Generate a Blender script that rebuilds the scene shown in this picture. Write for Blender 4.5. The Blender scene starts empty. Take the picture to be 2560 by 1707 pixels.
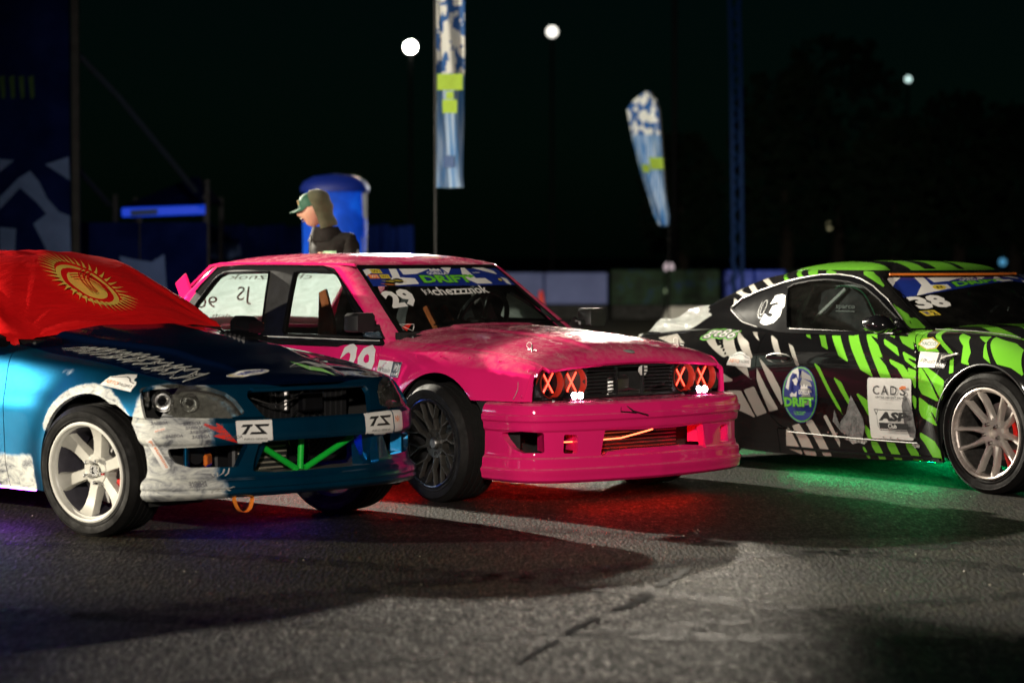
import bpy, bmesh, math, random
import numpy as np
from mathutils import Vector, Matrix
from mathutils.bvhtree import BVHTree
from math import radians as R, sin, cos, pi

random.seed(7)
rng = np.random.default_rng(7)
scene = bpy.context.scene
col = scene.collection

# ------------------------------------------------------------------ camera
cam_d = bpy.data.cameras.new('camera')
cam = bpy.data.objects.new('camera', cam_d)
col.objects.link(cam)
cam.location = (0, 0, 1.326)
cam.rotation_euler = (R(90) - math.atan((853.5 - 634.0) / 6300.0), 0, 0)
cam_d.sensor_width = 36.0
cam_d.lens = 36.0 * 6300.0 / 2560.0
cam_d.clip_start = 0.3
cam_d.clip_end = 1500
cam_d.dof.use_dof = True
cam_d.dof.focus_distance = 13.2
cam_d.dof.aperture_fstop = 2.0
scene.camera = cam

# ------------------------------------------------------------------ night sky
world = bpy.data.worlds.new('World')
scene.world = world
world.use_nodes = True
wn = world.node_tree
bg = wn.nodes['Background']
sky = wn.nodes.new('ShaderNodeTexSky')
sky.sky_type = 'NISHITA'
sky.sun_disc = False
sky.sun_elevation = R(12.0)
sky.sun_rotation = R(200)
tint = wn.nodes.new('ShaderNodeMix'); tint.data_type = 'RGBA'; tint.blend_type = 'MULTIPLY'; tint.inputs[0].default_value = 1
tint.inputs[7].default_value = (.22, 1.0, .95, 1)
wn.links.new(sky.outputs[0], tint.inputs[6]); wn.links.new(tint.outputs[2], bg.inputs[0])
bg.inputs[1].default_value = 0.0004

scene.view_settings.view_transform = 'Standard'
scene.view_settings.look = 'None'
scene.view_settings.gamma = 1.0
scene.view_settings.use_curve_mapping = False
scene.view_settings.exposure = 0.0

# ------------------------------------------------------------------ flood lamps
def lamp(name, loc, aim, energy, color, spot=60, blend=.3, size=.25):
    d = bpy.data.lights.new(name, 'SPOT')
    d.energy = energy; d.color = color; d.spot_size = R(spot); d.spot_blend = blend
    d.shadow_soft_size = size
    o = bpy.data.objects.new(name, d); col.objects.link(o)
    o.location = loc
    o.rotation_euler = (Vector(aim) - Vector(loc)).to_track_quat('-Z', 'Y').to_euler()
    return o
BACK = (-15.6, 33.9, 9.3)      # mast behind the cars, left of the picture
SIDE = (-16.5, 10.9, 3.5)      # portable flood left of the cars
FRONT = (-.8, -6.0, 5.2)       # mast behind the photographer
lamp('flood_light_back', BACK, (0.0, 17.5, 0), 105000, (1.0, .92, .76), 21, .22, .16)
lamp('flood_light_side', SIDE, (.5, 18.5, 1.3), 21000, (1.0, .90, .72), 62, .20, .08)
lamp('flood_light_front', FRONT, (.2, 16, 2.1), 14500, (1.0, .89, .76), 28, 1.0, .30)
lamp('flood_light_blue', (-13.0, 24.0, 5.5), (-2.6, 10.0, 0.0), 900, (.05, .16, 1.0), 34, .8, .3)
# ================================================================== geometry tools (numpy only)
def pchip(xs, ys, x):
    xs = np.asarray(xs, float); ys = np.asarray(ys, float); x = np.asarray(x, float)
    if xs[0] > xs[-1]:
        xs = xs[::-1]; ys = ys[::-1]
    sh = ys.shape[1:]; y = ys.reshape(len(xs), -1)
    h = np.diff(xs)[:, None]; d = np.diff(y, axis=0) / h
    m = np.zeros_like(y)
    if len(xs) > 2:
        w1 = 2 * h[1:] + h[:-1]; w2 = h[1:] + 2 * h[:-1]
        ok = d[:-1] * d[1:] > 0
        with np.errstate(all='ignore'):
            mm = (w1 + w2) / (w1 / d[:-1] + w2 / d[1:])
        m[1:-1] = np.where(ok, mm, 0)
    m[0] = d[0]; m[-1] = d[-1]
    xf = np.clip(x.ravel(), xs[0], xs[-1])
    i = np.clip(np.searchsorted(xs, xf, side='right') - 1, 0, len(xs) - 2)
    hh = h[i]; t = ((xf - xs[i])[:, None]) / hh
    o = (2 * t**3 - 3 * t**2 + 1) * y[i] + (t**3 - 2 * t**2 + t) * hh * m[i] + (-2 * t**3 + 3 * t**2) * y[i + 1] + (t**3 - t**2) * hh * m[i + 1]
    return o.reshape(x.shape + sh)

def catmull(P, n):
    P = np.asarray(P, float)
    Q = np.vstack([2 * P[0] - P[1], P, 2 * P[-1] - P[-2]])
    out = []
    for k in range(len(P) - 1):
        p0, p1, p2, p3 = Q[k:k + 4]
        for t in np.arange(n) / n:
            out.append(.5 * ((2 * p1) + (-p0 + p2) * t + (2 * p0 - 5 * p1 + 4 * p2 - p3) * t * t + (-p0 + 3 * p1 - 3 * p2 + p3) * t**3))
    out.append(P[-1])
    return np.array(out)

def resample(P, n):
    P = np.asarray(P, float)
    s = np.r_[0, np.cumsum(np.linalg.norm(np.diff(P, axis=0), axis=1))]
    t = np.linspace(0, s[-1], n)
    return np.stack([np.interp(t, s, P[:, k]) for k in range(P.shape[1])], 1)

def sstep(a, b, x):
    t = np.clip((x - a) / (b - a), 0, 1)
    return t * t * (3 - 2 * t)

def sdpoly(P, x, y):
    """signed distance to a polygon, positive inside"""
    P = np.asarray(P, float); x = np.asarray(x, float); y = np.asarray(y, float)
    d = np.full(x.shape, 1e9); ins = np.zeros(x.shape, bool)
    n = len(P)
    for i in range(n):
        ax, ay = P[i]; bx, by = P[(i + 1) % n]
        ex, ey = bx - ax, by - ay
        L = ex * ex + ey * ey + 1e-18
        t = np.clip(((x - ax) * ex + (y - ay) * ey) / L, 0, 1)
        d = np.minimum(d, (x - ax - t * ex)**2 + (y - ay - t * ey)**2)
        c = ((ay > y) != (by > y))
        with np.errstate(all='ignore'):
            xi = (bx - ax) * (y - ay) / (by - ay) + ax
        ins ^= c & (x < xi)
    d = np.sqrt(d)
    return np.where(ins, d, -d)

def sdround(P, x, y, r):
    """polygon with corners rounded by r (polygon shrunk by r then grown)"""
    P = np.asarray(P, float)
    a = sum(P[i][0] * P[(i + 1) % len(P)][1] - P[(i + 1) % len(P)][0] * P[i][1] for i in range(len(P)))
    if a < 0: P = P[::-1]
    n = len(P); Q = []
    for i in range(n):
        e1 = P[i] - P[i - 1]; e2 = P[(i + 1) % n] - P[i]
        n1 = np.array([-e1[1], e1[0]]) / np.linalg.norm(e1); n2 = np.array([-e2[1], e2[0]]) / np.linalg.norm(e2)
        b = n1 + n2; b = b / (b @ b) * 2
        Q.append(P[i] + b * r)
    return sdpoly(Q, x, y) + r

class Surf:
    def __init__(s, V, N, F, M=None):
        s.V = np.asarray(V, float).reshape(-1, 3); s.N = np.asarray(N, float).reshape(-1, 3)
        s.F = F; s.M = M if M is not None else [0] * len(F)
    def paint(s, m):
        s.M = [m] * len(s.F); return s
    def flip(s):
        return Surf(s.V * [1, -1, 1], s.N * [1, -1, 1], [f[::-1] for f in s.F], list(s.M))
    def off(s, d):
        return Surf(s.V + s.N * d, s.N, s.F, list(s.M))

def grid(P, out=None):
    """P (a,b,3) -> Surf with smooth normals, outward = away from out"""
    a, b = P.shape[:2]
    du = np.gradient(P, axis=0); dv = np.gradient(P, axis=1)
    N = np.cross(du, dv); L = np.linalg.norm(N, axis=2, keepdims=True)
    N = N / np.maximum(L, 1e-12)
    flip = False
    if out is not None:
        if np.sum(N * (P - np.asarray(out, float))) < 0:
            N = -N; flip = True
    idx = np.arange(a * b).reshape(a, b)
    q = np.stack([idx[:-1, :-1], idx[1:, :-1], idx[1:, 1:], idx[:-1, 1:]], -1).reshape(-1, 4)
    if flip: q = q[:, ::-1]
    return Surf(P.reshape(-1, 3), N.reshape(-1, 3), [tuple(x) for x in q.tolist()])

def compact(V, N, F, M):
    used = sorted({i for f in F for i in f}); mp = {o: k for k, o in enumerate(used)}
    if not used: return Surf(np.zeros((0, 3)), np.zeros((0, 3)), [], [])
    return Surf(V[used], N[used], [tuple(mp[i] for i in f) for f in F], list(M))

def split(S, f):
    """cut S by the zero line of f(V): returns (f>0 side, f<0 side)"""
    val = f(S.V) if callable(f) else f
    val = np.where(np.abs(val) < 1e-7, 1e-7, val)
    pos = val > 0
    V = list(S.V); N = list(S.N); cache = {}
    FP, MP, FN, MN = [], [], [], []
    pl = pos.tolist(); vl = val.tolist()
    def cut(i, j):
        k = (i, j) if i < j else (j, i)
        if k not in cache:
            t = vl[i] / (vl[i] - vl[j])
            V.append(V[i] + (V[j] - V[i]) * t)
            n = N[i] + (N[j] - N[i]) * t; N.append(n / max(1e-9, math.sqrt(n @ n)))
            cache[k] = len(V) - 1
        return cache[k]
    for f_, m in zip(S.F, S.M):
        c = [pl[i] for i in f_]
        if all(c): FP.append(f_); MP.append(m)
        elif not any(c): FN.append(f_); MN.append(m)
        else:
            a, b = [], []
            for q in range(len(f_)):
                i, j = f_[q], f_[(q + 1) % len(f_)]
                (a if pl[i] else b).append(i)
                if pl[i] != pl[j]:
                    k = cut(i, j); a.append(k); b.append(k)
            if len(a) > 2: FP.append(tuple(a)); MP.append(m)
            if len(b) > 2: FN.append(tuple(b)); MN.append(m)
    V = np.array(V); N = np.array(N)
    return compact(V, N, FP, MP), compact(V, N, FN, MN)

def keep(S, *fs):
    for f in fs: S = split(S, f)[0]
    return S
def drop(S, *fs):
    for f in fs: S = split(S, f)[1]
    return S
def join(*Ss):
    V, N, F, M = [], [], [], []; o = 0
    for S in Ss:
        if not len(S.F): continue
        V.append(S.V); N.append(S.N); F += [tuple(i + o for i in f) for f in S.F]; M += list(S.M); o += len(S.V)
    return Surf(np.vstack(V), np.vstack(N), F, M)
def smap(S, g):
    return Surf(g(S.V), S.N, S.F, list(S.M))

class Car:
    """lower body from control points per station, cabin from height contours, nose from a plan curve"""
    def lower(s, X, Vp, side=-1):
        C = pchip(s.xs, s.tab, X)                       # (nx,K,2)
        K = C.shape[1]
        ext = np.concatenate([C, C[:, -2:-1] * [-1, 1]], axis=1)
        out = np.empty((len(X), len(Vp), 3))
        for i in range(len(X)):
            yz = pchip(np.arange(K + 1), ext[i], Vp)
            out[i, :, 0] = X[i]; out[i, :, 1] = yz[:, 0]; out[i, :, 2] = yz[:, 1]
        out[..., 1] += s.flare(out[..., 0], out[..., 2]) * sstep(.35, .6, out[..., 1])
        out[..., 1] *= side
        if getattr(s, 'post', None): out = s.post(out)
        return out
    def flare(s, x, z):
        r = np.hypot(x - s.wx, z - s.wz)
        g = np.exp(-((r - s.ar) / .11)**2) * s.fa
        r2 = np.hypot(x - s.wx2, z - s.wz)
        return g + np.exp(-((r2 - s.ar) / .13)**2) * s.fa
    def ring(s, z, U):
        """half contour at height z, near side, U in 0..4: rear centre - rear corner - side - front corner - front centre"""
        p = pchip(s.cz, s.ct, np.array([z]))[0]
        xf, bf, xr, br, hf, hm, hr, rf, rr = p
        out = np.empty((len(U), 3))
        cf = np.array([xf - bf - rf, hf - rf]); cr = np.array([xr + br + rr, hr - rr])
        for k, u in enumerate(U):
            if u <= 1:
                y = cr[1] * u; q = (xr + br * (y / cr[1])**2, y)
            elif u <= 1.5:
                a = (u - 1) / .5 * pi / 2; q = (cr[0] - rr * cos(a), cr[1] + rr * sin(a))
            elif u <= 2.5:
                t = u - 1.5
                h = (1 - t) * hr + t * hf + (hm - (hr + hf) / 2) * 4 * t * (1 - t)
                q = (cr[0] + (cf[0] - cr[0]) * t, h)
            elif u <= 3:
                a = (u - 2.5) / .5 * pi / 2; q = (cf[0] + rf * sin(a), cf[1] + rf * cos(a))
            else:
                y = cf[1] * (4 - u); q = (xf - bf * (y / cf[1])**2, y)
            out[k] = (q[0], q[1], z)
        return out
    def cabin(s, nz=34, ncap=22):
        U = np.concatenate([np.linspace(0, 1, 20)[:-1], np.linspace(1, 1.5, 9)[:-1], np.linspace(1.5, 2.5, s.nside)[:-1], np.linspace(2.5, 3, 11)[:-1], np.linspace(3, 4, 34)])
        zs = np.linspace(s.cz[0], s.cz[-1], nz)
        rows = [s.ring(z, U) for z in zs]
        top = rows[-1]; cx = s.capx
        for t in np.linspace(0, 1, ncap)[1:]:
            k = 1 - t
            k = k**1.0
            r = top.copy()
            r[:, 0] = cx + (top[:, 0] - cx) * k; r[:, 1] = top[:, 1] * k
            r[:, 2] = top[:, 2] + s.crown * (1 - k**s.capp)
            rows.append(r)
        P = np.array(rows)
        half = P * [1, -1, 1]
        full = np.concatenate([half, P[:, ::-1][:, 1:]], axis=1)
        return grid(full, (s.capx, 0, .9))
    def band(s, Sp, Z):
        """nose: Sp arclength samples along the plan curve (0 = near rear end), Z heights"""
        c = s.plan; n = s.plann
        t = np.clip(Sp, 0, 1) * (len(c) - 1); i = np.minimum(t.astype(int), len(c) - 2); f = (t - i)[..., None]
        p = c[i] * (1 - f) + c[i + 1] * f; q = n[i] * (1 - f) + n[i + 1] * f
        q /= np.linalg.norm(q, axis=-1, keepdims=True)
        o = pchip(s.bz, s.bo, Z) + s.bandoff(Sp, Z)
        xy = p + q * o[..., None]
        return np.concatenate([xy, Z[..., None]], -1)
    def bandoff(s, Sp, Z): return 0 * Z
    def setplan(s, half):
        h = catmull(half, 12)
        full = np.vstack([h, (h * [1, -1])[::-1][1:]])
        full = resample(full, 201)
        s.plan = full
        d = np.gradient(full, axis=0)
        n = np.stack([-d[:, 1], d[:, 0]], 1) * -1.0
        n /= np.linalg.norm(n, axis=1, keepdims=True)
        if n[100, 0] < 0: n = -n
        s.plann = n
    def planin(s, V):
        """positive where the point lies behind the nose surface"""
        q = s.plan[::4]; q = q[q[:, 0] > .47]
        P = np.vstack([[[.44, -1.1]], q, [[.44, 1.1], [-9, 1.1], [-9, -1.1]]])
        return sdpoly(P, V[:, 0], V[:, 1]) + pchip(s.bz, s.bo, V[:, 2])

# ---- pink saloon -------------------------------------------------------
pink = Car()
pink.pos = (0.2217, 14.0229); pink.th = 0.82961
pink.xs = [-3.45, -3.3, -2.7, -2.2, -1.5, -.9, -.55, -.30, 0, .25, .42, .52, .58, .62, .655, .665]
def _row(y0, y2, ysh, yt, ztop, ye, ze, yb, zb, zc, zs=.20):
    return [(y0, zs), (y2 - .012, .34), (y2, .55), (ysh, .69), (yt, ztop), (ye, ze), (yb, zb), (0, zc)]
pink.tab = np.array([
    _row(.70, .72, .71, .68, .80, .64, .84, .30, .86, .86, .30),
    _row(.72, .75, .74, .71, .81, .66, .85, .30, .87, .87, .28),
    _row(.78, .815, .80, .775, .80, .74, .85, .30, .875, .88, .22),
    _row(.79, .825, .812, .79, .795, .765, .840, .30, .875, .88),
    _row(.79, .825, .812, .79, .795, .765, .840, .30, .875, .88),
    _row(.79, .825, .812, .79, .795, .765, .840, .30, .89, .90),
    _row(.79, .825, .812, .79, .795, .735, .842, .34, .905, .913),
    _row(.79, .825, .812, .785, .785, .712, .835, .34, .900, .908),
    _row(.79, .825, .810, .775, .775, .702, .822, .33, .886, .893),
    _row(.79, .820, .805, .765, .760, .695, .806, .31, .868, .876),
    _row(.79, .808, .795, .755, .742, .690, .786, .30, .845, .852),
    _row(.78, .790, .775, .74, .728, .682, .770, .29, .824, .831),
    _row(.76, .768, .752, .72, .716, .670, .755, .28, .804, .811),
    _row(.73, .735, .720, .695, .704, .655, .738, .27, .780, .786),
    _row(.71, .712, .70, .68, .695, .645, .722, .26, .748, .752),
    _row(.70, .700, .69, .67, .690, .640, .714, .26, .734, .736)])
pink.wx, pink.wz, pink.ar, pink.fa, pink.wx2 = 0.0, .315, .375, .035, -2.57
pink.cz = [.80, .88, .98, 1.10, 1.20, 1.245, 1.265]
#            xf     bf    xr     br   hf    hm    hr    rf    rr
pink.ct = np.array([
    [-.36, .075, -3.02, .06, .775, .785, .745, .10, .14],
    [-.465, .08, -2.93, .06, .750, .762, .72, .10, .14],
    [-.600, .085, -2.82, .06, .712, .728, .69, .095, .13],
    [-.760, .09, -2.68, .06, .668, .688, .655, .09, .12],
    [-.893, .095, -2.56, .06, .630, .650, .62, .085, .11],
    [-.955, .10, -2.49, .06, .610, .630, .60, .08, .10],
    [-.985, .10, -2.44, .06, .596, .614, .585, .08, .10]])
pink.nside = 110; pink.capx = -1.72; pink.crown = .062; pink.capp = 3.2
pink.setplan([(.37, -.846), (.50, -.846), (.61, -.832), (.695, -.775), (.75, -.68), (.79, -.53), (.828, -.28), (.845, 0)])
pink.bz = [.135, .150, .165, .205, .215, .262, .272, .29, .40, .412, .452, .462, .486, .494, .515, .540, .552]
pink.bo = [-.012, .008, .010, .018, .008, .004, -.008, -.014, -.016, -.006, .002, .010, .012, .004, .0, -.012, -.035]

# ---- blue saloon -------------------------------------------------------
blue = Car()
blue.pos = (-1.4413, 12.457); blue.th = 0.76376
blue.xs = [-3.5, -3.3, -2.6, -1.5, -.95, -.62, -.45, -.2, 0.06, .25, .40, .50, .60, .68, .76]
def _rb(y0, y1, y2, y3, y4, z4, y5, z5, y6, z6, z7, zs=.19):
    return [(y0, zs), (y1, .34), (y2, .56), (y3, .68), (y4, z4), (y5, z5), (y6, z6), (0, z7)]
blue.tab = np.array([
    _rb(.72, .74, .75, .74, .70, .84, .66, .88, .3, .90, .90, .3),
    _rb(.76, .79, .80, .78, .74, .85, .70, .90, .3, .92, .92, .25),
    _rb(.82, .85, .86, .84, .80, .83, .74, .90, .3, .92, .92),
    _rb(.82, .85, .85, .83, .79, .83, .73, .905, .3, .95, .96),
    _rb(.82, .85, .85, .83, .79, .83, .72, .905, .3, .97, .99),
    _rb(.82, .845, .845, .825, .785, .822, .705, .870, .36, .925, .930),
    _rb(.82, .84, .845, .825, .78, .812, .695, .842, .36, .900, .908),
    _rb(.83, .84, .845, .825, .775, .795, .69, .820, .35, .878, .884),
    _rb(.83, .84, .845, .82, .765, .775, .685, .795, .33, .850, .856),
    _rb(.83, .84, .84, .812, .755, .742, .675, .761, .31, .808, .817),
    _rb(.83, .84, .83, .80, .74, .716, .66, .738, .30, .784, .794),
    _rb(.83, .83, .82, .79, .725, .697, .64, .717, .29, .756, .768),
    _rb(.82, .82, .81, .78, .71, .690, .60, .704, .28, .730, .744),
    _rb(.82, .82, .80, .77, .70, .668, .56, .680, .28, .698, .708),
    _rb(.82, .82, .80, .77, .70, .64, .56, .650, .28, .665, .672)])
blue.wx, blue.wz, blue.ar, blue.fa, blue.wx2 = .07, .31, .362, .032, -2.60
blue.cz = [.84, .92, 1.01, 1.115, 1.205, 1.25, 1.272]
blue.ct = np.array([
    [-.48, .16, -2.95, .1, .76, .78, .70, .14, .16],
    [-.60, .17, -2.83, .1, .735, .757, .68, .14, .16],
    [-.79, .17, -2.70, .1, .700, .722, .66, .13, .15],
    [-1.01, .16, -2.54, .1, .655, .680, .63, .12, .14],
    [-1.22, .15, -2.38, .1, .610, .638, .59, .11, .12],
    [-1.33, .14, -2.28, .1, .588, .616, .57, .10, .11],
    [-1.40, .13, -2.20, .1, .570, .600, .56, .10, .10]])
blue.nside = 70; blue.capx = -1.85; blue.crown = .050; blue.capp = 2.6
blue.setplan([(.26, -.838), (.38, -.838), (.49, -.812), (.580, -.742), (.645, -.64), (.70, -.52), (.737, -.38), (.765, -.19), (.775, 0)])
blue.bz = [.175, .19, .215, .235, .25, .275, .30, .335, .44, .455, .475, .545, .565, .60, .65, .70, .75]
blue.bo = [-.004, .016, .030, .024, .030, .024, -.002, -.012, -.014, .0, .006, .002, -.018, -.040, -.070, -.100, -.14]

# ---- green coupe -------------------------------------------------------
green = Car()
green.pos = (3.2654, 14.4948); green.th = 0.96567
green.xs = [-3.36, -3.30, -3.0, -2.6, -2.2, -1.84, -1.4, -.9, -.45, -.2, .14, .40, .62, .82, .95]
def _rg(y0, y1, y2, y3, y4, z4, y5, z5, y6, z6, z7, zs=.11, z3=.70):
    return [(y0, zs), (y1, .28), (y2, .52), (y3, z3), (y4, z4), (y5, z5), (y6, z6), (0, z7)]
green.tab = np.array([
    _rg(.60, .62, .64, .62, .58, .76, .54, .79, .3, .80, .80, .30),
    _rg(.66, .70, .72, .70, .66, .76, .60, .80, .3, .81, .81, .27),
    _rg(.74, .79, .82, .80, .75, .77, .66, .82, .3, .83, .83, .22),
    _rg(.78, .84, .885, .865, .80, .79, .68, .85, .3, .86, .86, .16),
    _rg(.80, .85, .90, .875, .81, .81, .70, .87, .3, .88, .88, .13),
    _rg(.82, .855, .885, .868, .815, .83, .72, .875, .3, .90, .90, .105),
    _rg(.825, .85, .872, .860, .815, .842, .74, .880, .3, .90, .90),
    _rg(.825, .85, .870, .858, .815, .850, .75, .880, .3, .90, .90, .12),
    _rg(.825, .852, .870, .858, .82, .848, .715, .886, .32, .915, .915, .14),
    _rg(.825, .855, .875, .862, .828, .840, .712, .884, .34, .912, .912, .145),
    _rg(.825, .855, .882, .872, .835, .818, .715, .866, .34, .880, .878, .145),
    _rg(.815, .85, .875, .862, .815, .775, .70, .818, .33, .838, .836, .145),
    _rg(.79, .82, .84, .825, .77, .725, .66, .765, .31, .786, .784, .145),
    _rg(.72, .75, .76, .74, .69, .66, .58, .70, .28, .72, .72, .145),
    _rg(.58, .60, .61, .59, .55, .60, .46, .63, .2, .65, .65, .15)])
green.wx, green.wz, green.ar, green.fa, green.wx2 = .14, .335, .372, .030, -2.43
green.cz = [.84, .90, .98, 1.06, 1.13, 1.175, 1.20]
green.ct = np.array([
    [-.30, .22, -3.30, .2, .80, .81, .68, .12, .25],
    [-.38, .23, -3.16, .2, .775, .785, .66, .12, .25],
    [-.50, .22, -2.95, .2, .738, .752, .64, .12, .22],
    [-.62, .21, -2.73, .2, .700, .716, .62, .12, .2],
    [-.735, .19, -2.50, .18, .668, .682, .60, .12, .18],
    [-.82, .175, -2.30, .15, .645, .660, .585, .12, .16],
    [-.89, .16, -2.12, .12, .620, .638, .57, .12, .15]])
green.nside = 100; green.capx = -1.5; green.crown = .082; green.capp = 3.3
green.setplan([(.60, -.84), (.70, -.80), (.80, -.70), (.88, -.50), (.93, -.25), (.95, 0)])
green.bz = [.12, .2, .4, .6, .7]
green.bo = [.02, .01, .0, -.01, -.04]
# ================================================================== mesh building
class M:
    """plain mesh collector"""
    def __init__(s): s.V = []; s.F = []; s.MI = []
    def add(s, V, F, m=0):
        o = len(s.V); s.V += [tuple(v) for v in V]; s.F += [tuple(i + o for i in f) for f in F]; s.MI += [m] * len(F)
        return s
    def box(s, c, d, rz=0, m=0, rx=0, ry=0, bev=0):
        hx, hy, hz = d[0] / 2, d[1] / 2, d[2] / 2
        if bev:
            b = min(bev, hx * .9, hy * .9, hz * .9)
            V = []
            for sx in (-1, 1):
                for sy in (-1, 1):
                    for sz in (-1, 1):
                        V += [(sx * hx, sy * (hy - b), sz * (hz - b)), (sx * (hx - b), sy * hy, sz * (hz - b)), (sx * (hx - b), sy * (hy - b), sz * hz)]
            bm = bmesh.new()
            for v in V: bm.verts.new(v)
            r = bmesh.ops.convex_hull(bm, input=bm.verts)
            bm.verts.index_update()
            bmesh.ops.dissolve_limit(bm, angle_limit=.02, verts=bm.verts, edges=bm.edges)
            bm.verts.index_update()
            V = [v.co.copy() for v in bm.verts]; F = [[v.index for v in f.verts] for f in bm.faces]
            bm.free()
        else:
            V = [Vector((x * hx, y * hy, z * hz)) for x in (-1, 1) for y in (-1, 1) for z in (-1, 1)]
            F = [(0, 1, 3, 2), (4, 6, 7, 5), (0, 4, 5, 1), (2, 3, 7, 6), (0, 2, 6, 4), (1, 5, 7, 3)]
        T = Matrix.Translation(Vector(c)) @ Matrix.Rotation(rz, 4, 'Z') @ Matrix.Rotation(ry, 4, 'Y') @ Matrix.Rotation(rx, 4, 'X')
        return s.add([T @ Vector(v) for v in V], F, m)
    def tube(s, pts, r, seg=8, m=0, cap=True, closed=False):
        P = [Vector(p) for p in pts]; n = len(P)
        rr = r if hasattr(r, '__len__') else [r] * n
        V = []; F = []; up = None
        for i in range(n):
            if closed: t = P[(i + 1) % n] - P[i - 1]
            else: t = P[min(i + 1, n - 1)] - P[max(i - 1, 0)]
            t.normalize()
            if up is None:
                up = Vector((0, 0, 1)) if abs(t.z) < .9 else Vector((1, 0, 0))
            a = t.cross(up)
            if a.length < 1e-5: a = t.cross(Vector((0, 1, 0)))
            a.normalize(); b = a.cross(t); up = b.copy()
            for k in range(seg):
                an = 2 * pi * k / seg
                V.append(P[i] + (a * cos(an) + b * sin(an)) * rr[i])
        for i in range(n if closed else n - 1):
            j = (i + 1) % n
            for k in range(seg):
                l = (k + 1) % seg
                F.append((i * seg + k, i * seg + l, j * seg + l, j * seg + k))
        if cap and not closed:
            F.append(tuple(range(seg))[::-1]); F.append(tuple((n - 1) * seg + k for k in range(seg)))
        return s.add(V, F, m)
    def lathe(s, prof, seg=48, m=0, ax='y', close=False):
        """prof list of (r, h) revolved about the axis"""
        V = []; F = []; n = len(prof)
        for r, h in prof:
            for k in range(seg):
                a = 2 * pi * k / seg
                if ax == 'y': V.append((r * cos(a), h, r * sin(a)))
                elif ax == 'z': V.append((r * cos(a), r * sin(a), h))
                else: V.append((h, r * cos(a), r * sin(a)))
        for i in range(n - 1 if not close else n):
            j = (i + 1) % n
            for k in range(seg):
                l = (k + 1) % seg
                F.append((i * seg + k, i * seg + l, j * seg + l, j * seg + k))
        return s.add(V, F, m)
    def prism(s, poly, a, b, ax='x', m=0):
        """polygon in the plane across ax, from a to b along ax"""
        def p3(q, h):
            return {'x': (h, q[0], q[1]), 'y': (q[0], h, q[1]), 'z': (q[0], q[1], h)}[ax]
        n = len(poly)
        V = [p3(q, a) for q in poly] + [p3(q, b) for q in poly]
        F = [tuple(range(n))[::-1], tuple(range(n, 2 * n))] + [(i, (i + 1) % n, n + (i + 1) % n, n + i) for i in range(n)]
        return s.add(V, F, m)
    def loft(s, rings, m=0, cap=True, closed=True):
        n = len(rings[0]); V = [p for r in rings for p in r]; F = []
        for i in range(len(rings) - 1):
            for k in range(n if closed else n - 1):
                l = (k + 1) % n
                F.append((i * n + k, i * n + l, (i + 1) * n + l, (i + 1) * n + k))
        if cap and closed:
            F.append(tuple(range(n))[::-1]); F.append(tuple((len(rings) - 1) * n + k for k in range(n)))
        return s.add(V, F, m)
    def xf(s, T):
        s.V = [tuple(T @ Vector(v)) for v in s.V]; return s
    def warp(s, g):
        s.V = [tuple(g(Vector(v))) for v in s.V]; return s

def link(o, parent=None):
    col.objects.link(o)
    if parent is not None: o.parent = parent
    return o

def make(name, m, mats, parent=None, sharp=35, fixn=True, kind=None, label=None):
    """M or Surf -> one mesh object"""
    me = bpy.data.meshes.new(name)
    if not isinstance(mats, (list, tuple)): mats = [mats]
    for x in mats: me.materials.append(x)
    if isinstance(m, M):
        me.from_pydata(m.V, [], m.F)
        me.polygons.foreach_set('material_index', m.MI)
        if fixn:
            bm = bmesh.new(); bm.from_mesh(me)
            bmesh.ops.recalc_face_normals(bm, faces=bm.faces); bm.to_mesh(me); bm.free()
        me.polygons.foreach_set('use_smooth', [True] * len(me.polygons))
        me.set_sharp_from_angle(angle=R(sharp))
    else:
        me.from_pydata(m.V.tolist(), [], m.F)
        me.polygons.foreach_set('material_index', m.M)
        me.polygons.foreach_set('use_smooth', [True] * len(me.polygons))
        li = np.empty(len(me.loops), np.int32); me.loops.foreach_get('vertex_index', li)
        me.normals_split_custom_set(m.N[li].tolist())
    me.update()
    o = bpy.data.objects.new(name, me)
    if kind: o['kind'] = kind
    if label: o['label'] = label
    return link(o, parent)

def flange(S, depth, m=None):
    """turned-in edge along the open border of a panel"""
    cnt = {}
    for f in S.F:
        for q in range(len(f)):
            a, b = f[q], f[(q + 1) % len(f)]
            k = (min(a, b), max(a, b)); cnt[k] = None if k in cnt else (a, b)
    V, N, F = [], [], []
    for k, e in cnt.items():
        if e is None: continue
        a, b = e
        p, q = S.V[a], S.V[b]
        p2, q2 = p - S.N[a] * depth, q - S.N[b] * depth
        n = np.cross(q - p, p2 - p); L = math.sqrt(n @ n)
        if L < 1e-12: continue
        n = n / L
        i = len(V); V += [p, p2, q2, q]; N += [-n] * 4; F.append((i, i + 1, i + 2, i + 3))
    if not F: return S
    mm = S.M[0] if m is None else m
    return join(S, Surf(V, N, F, [mm] * len(F)))

def thing(name, label, cat, loc=(0, 0, 0), rz=0, group=None):
    o = bpy.data.objects.new(name, None); col.objects.link(o)
    o.location = loc; o.rotation_euler = (0, 0, rz)
    o['label'] = label; o['category'] = cat
    if group: o['group'] = group
    return o
def tag(o, label=None, cat=None, group=None, kind=None):
    if label: o['label'] = label
    if cat: o['category'] = cat
    if group: o['group'] = group
    if kind: o['kind'] = kind
    return o

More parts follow.
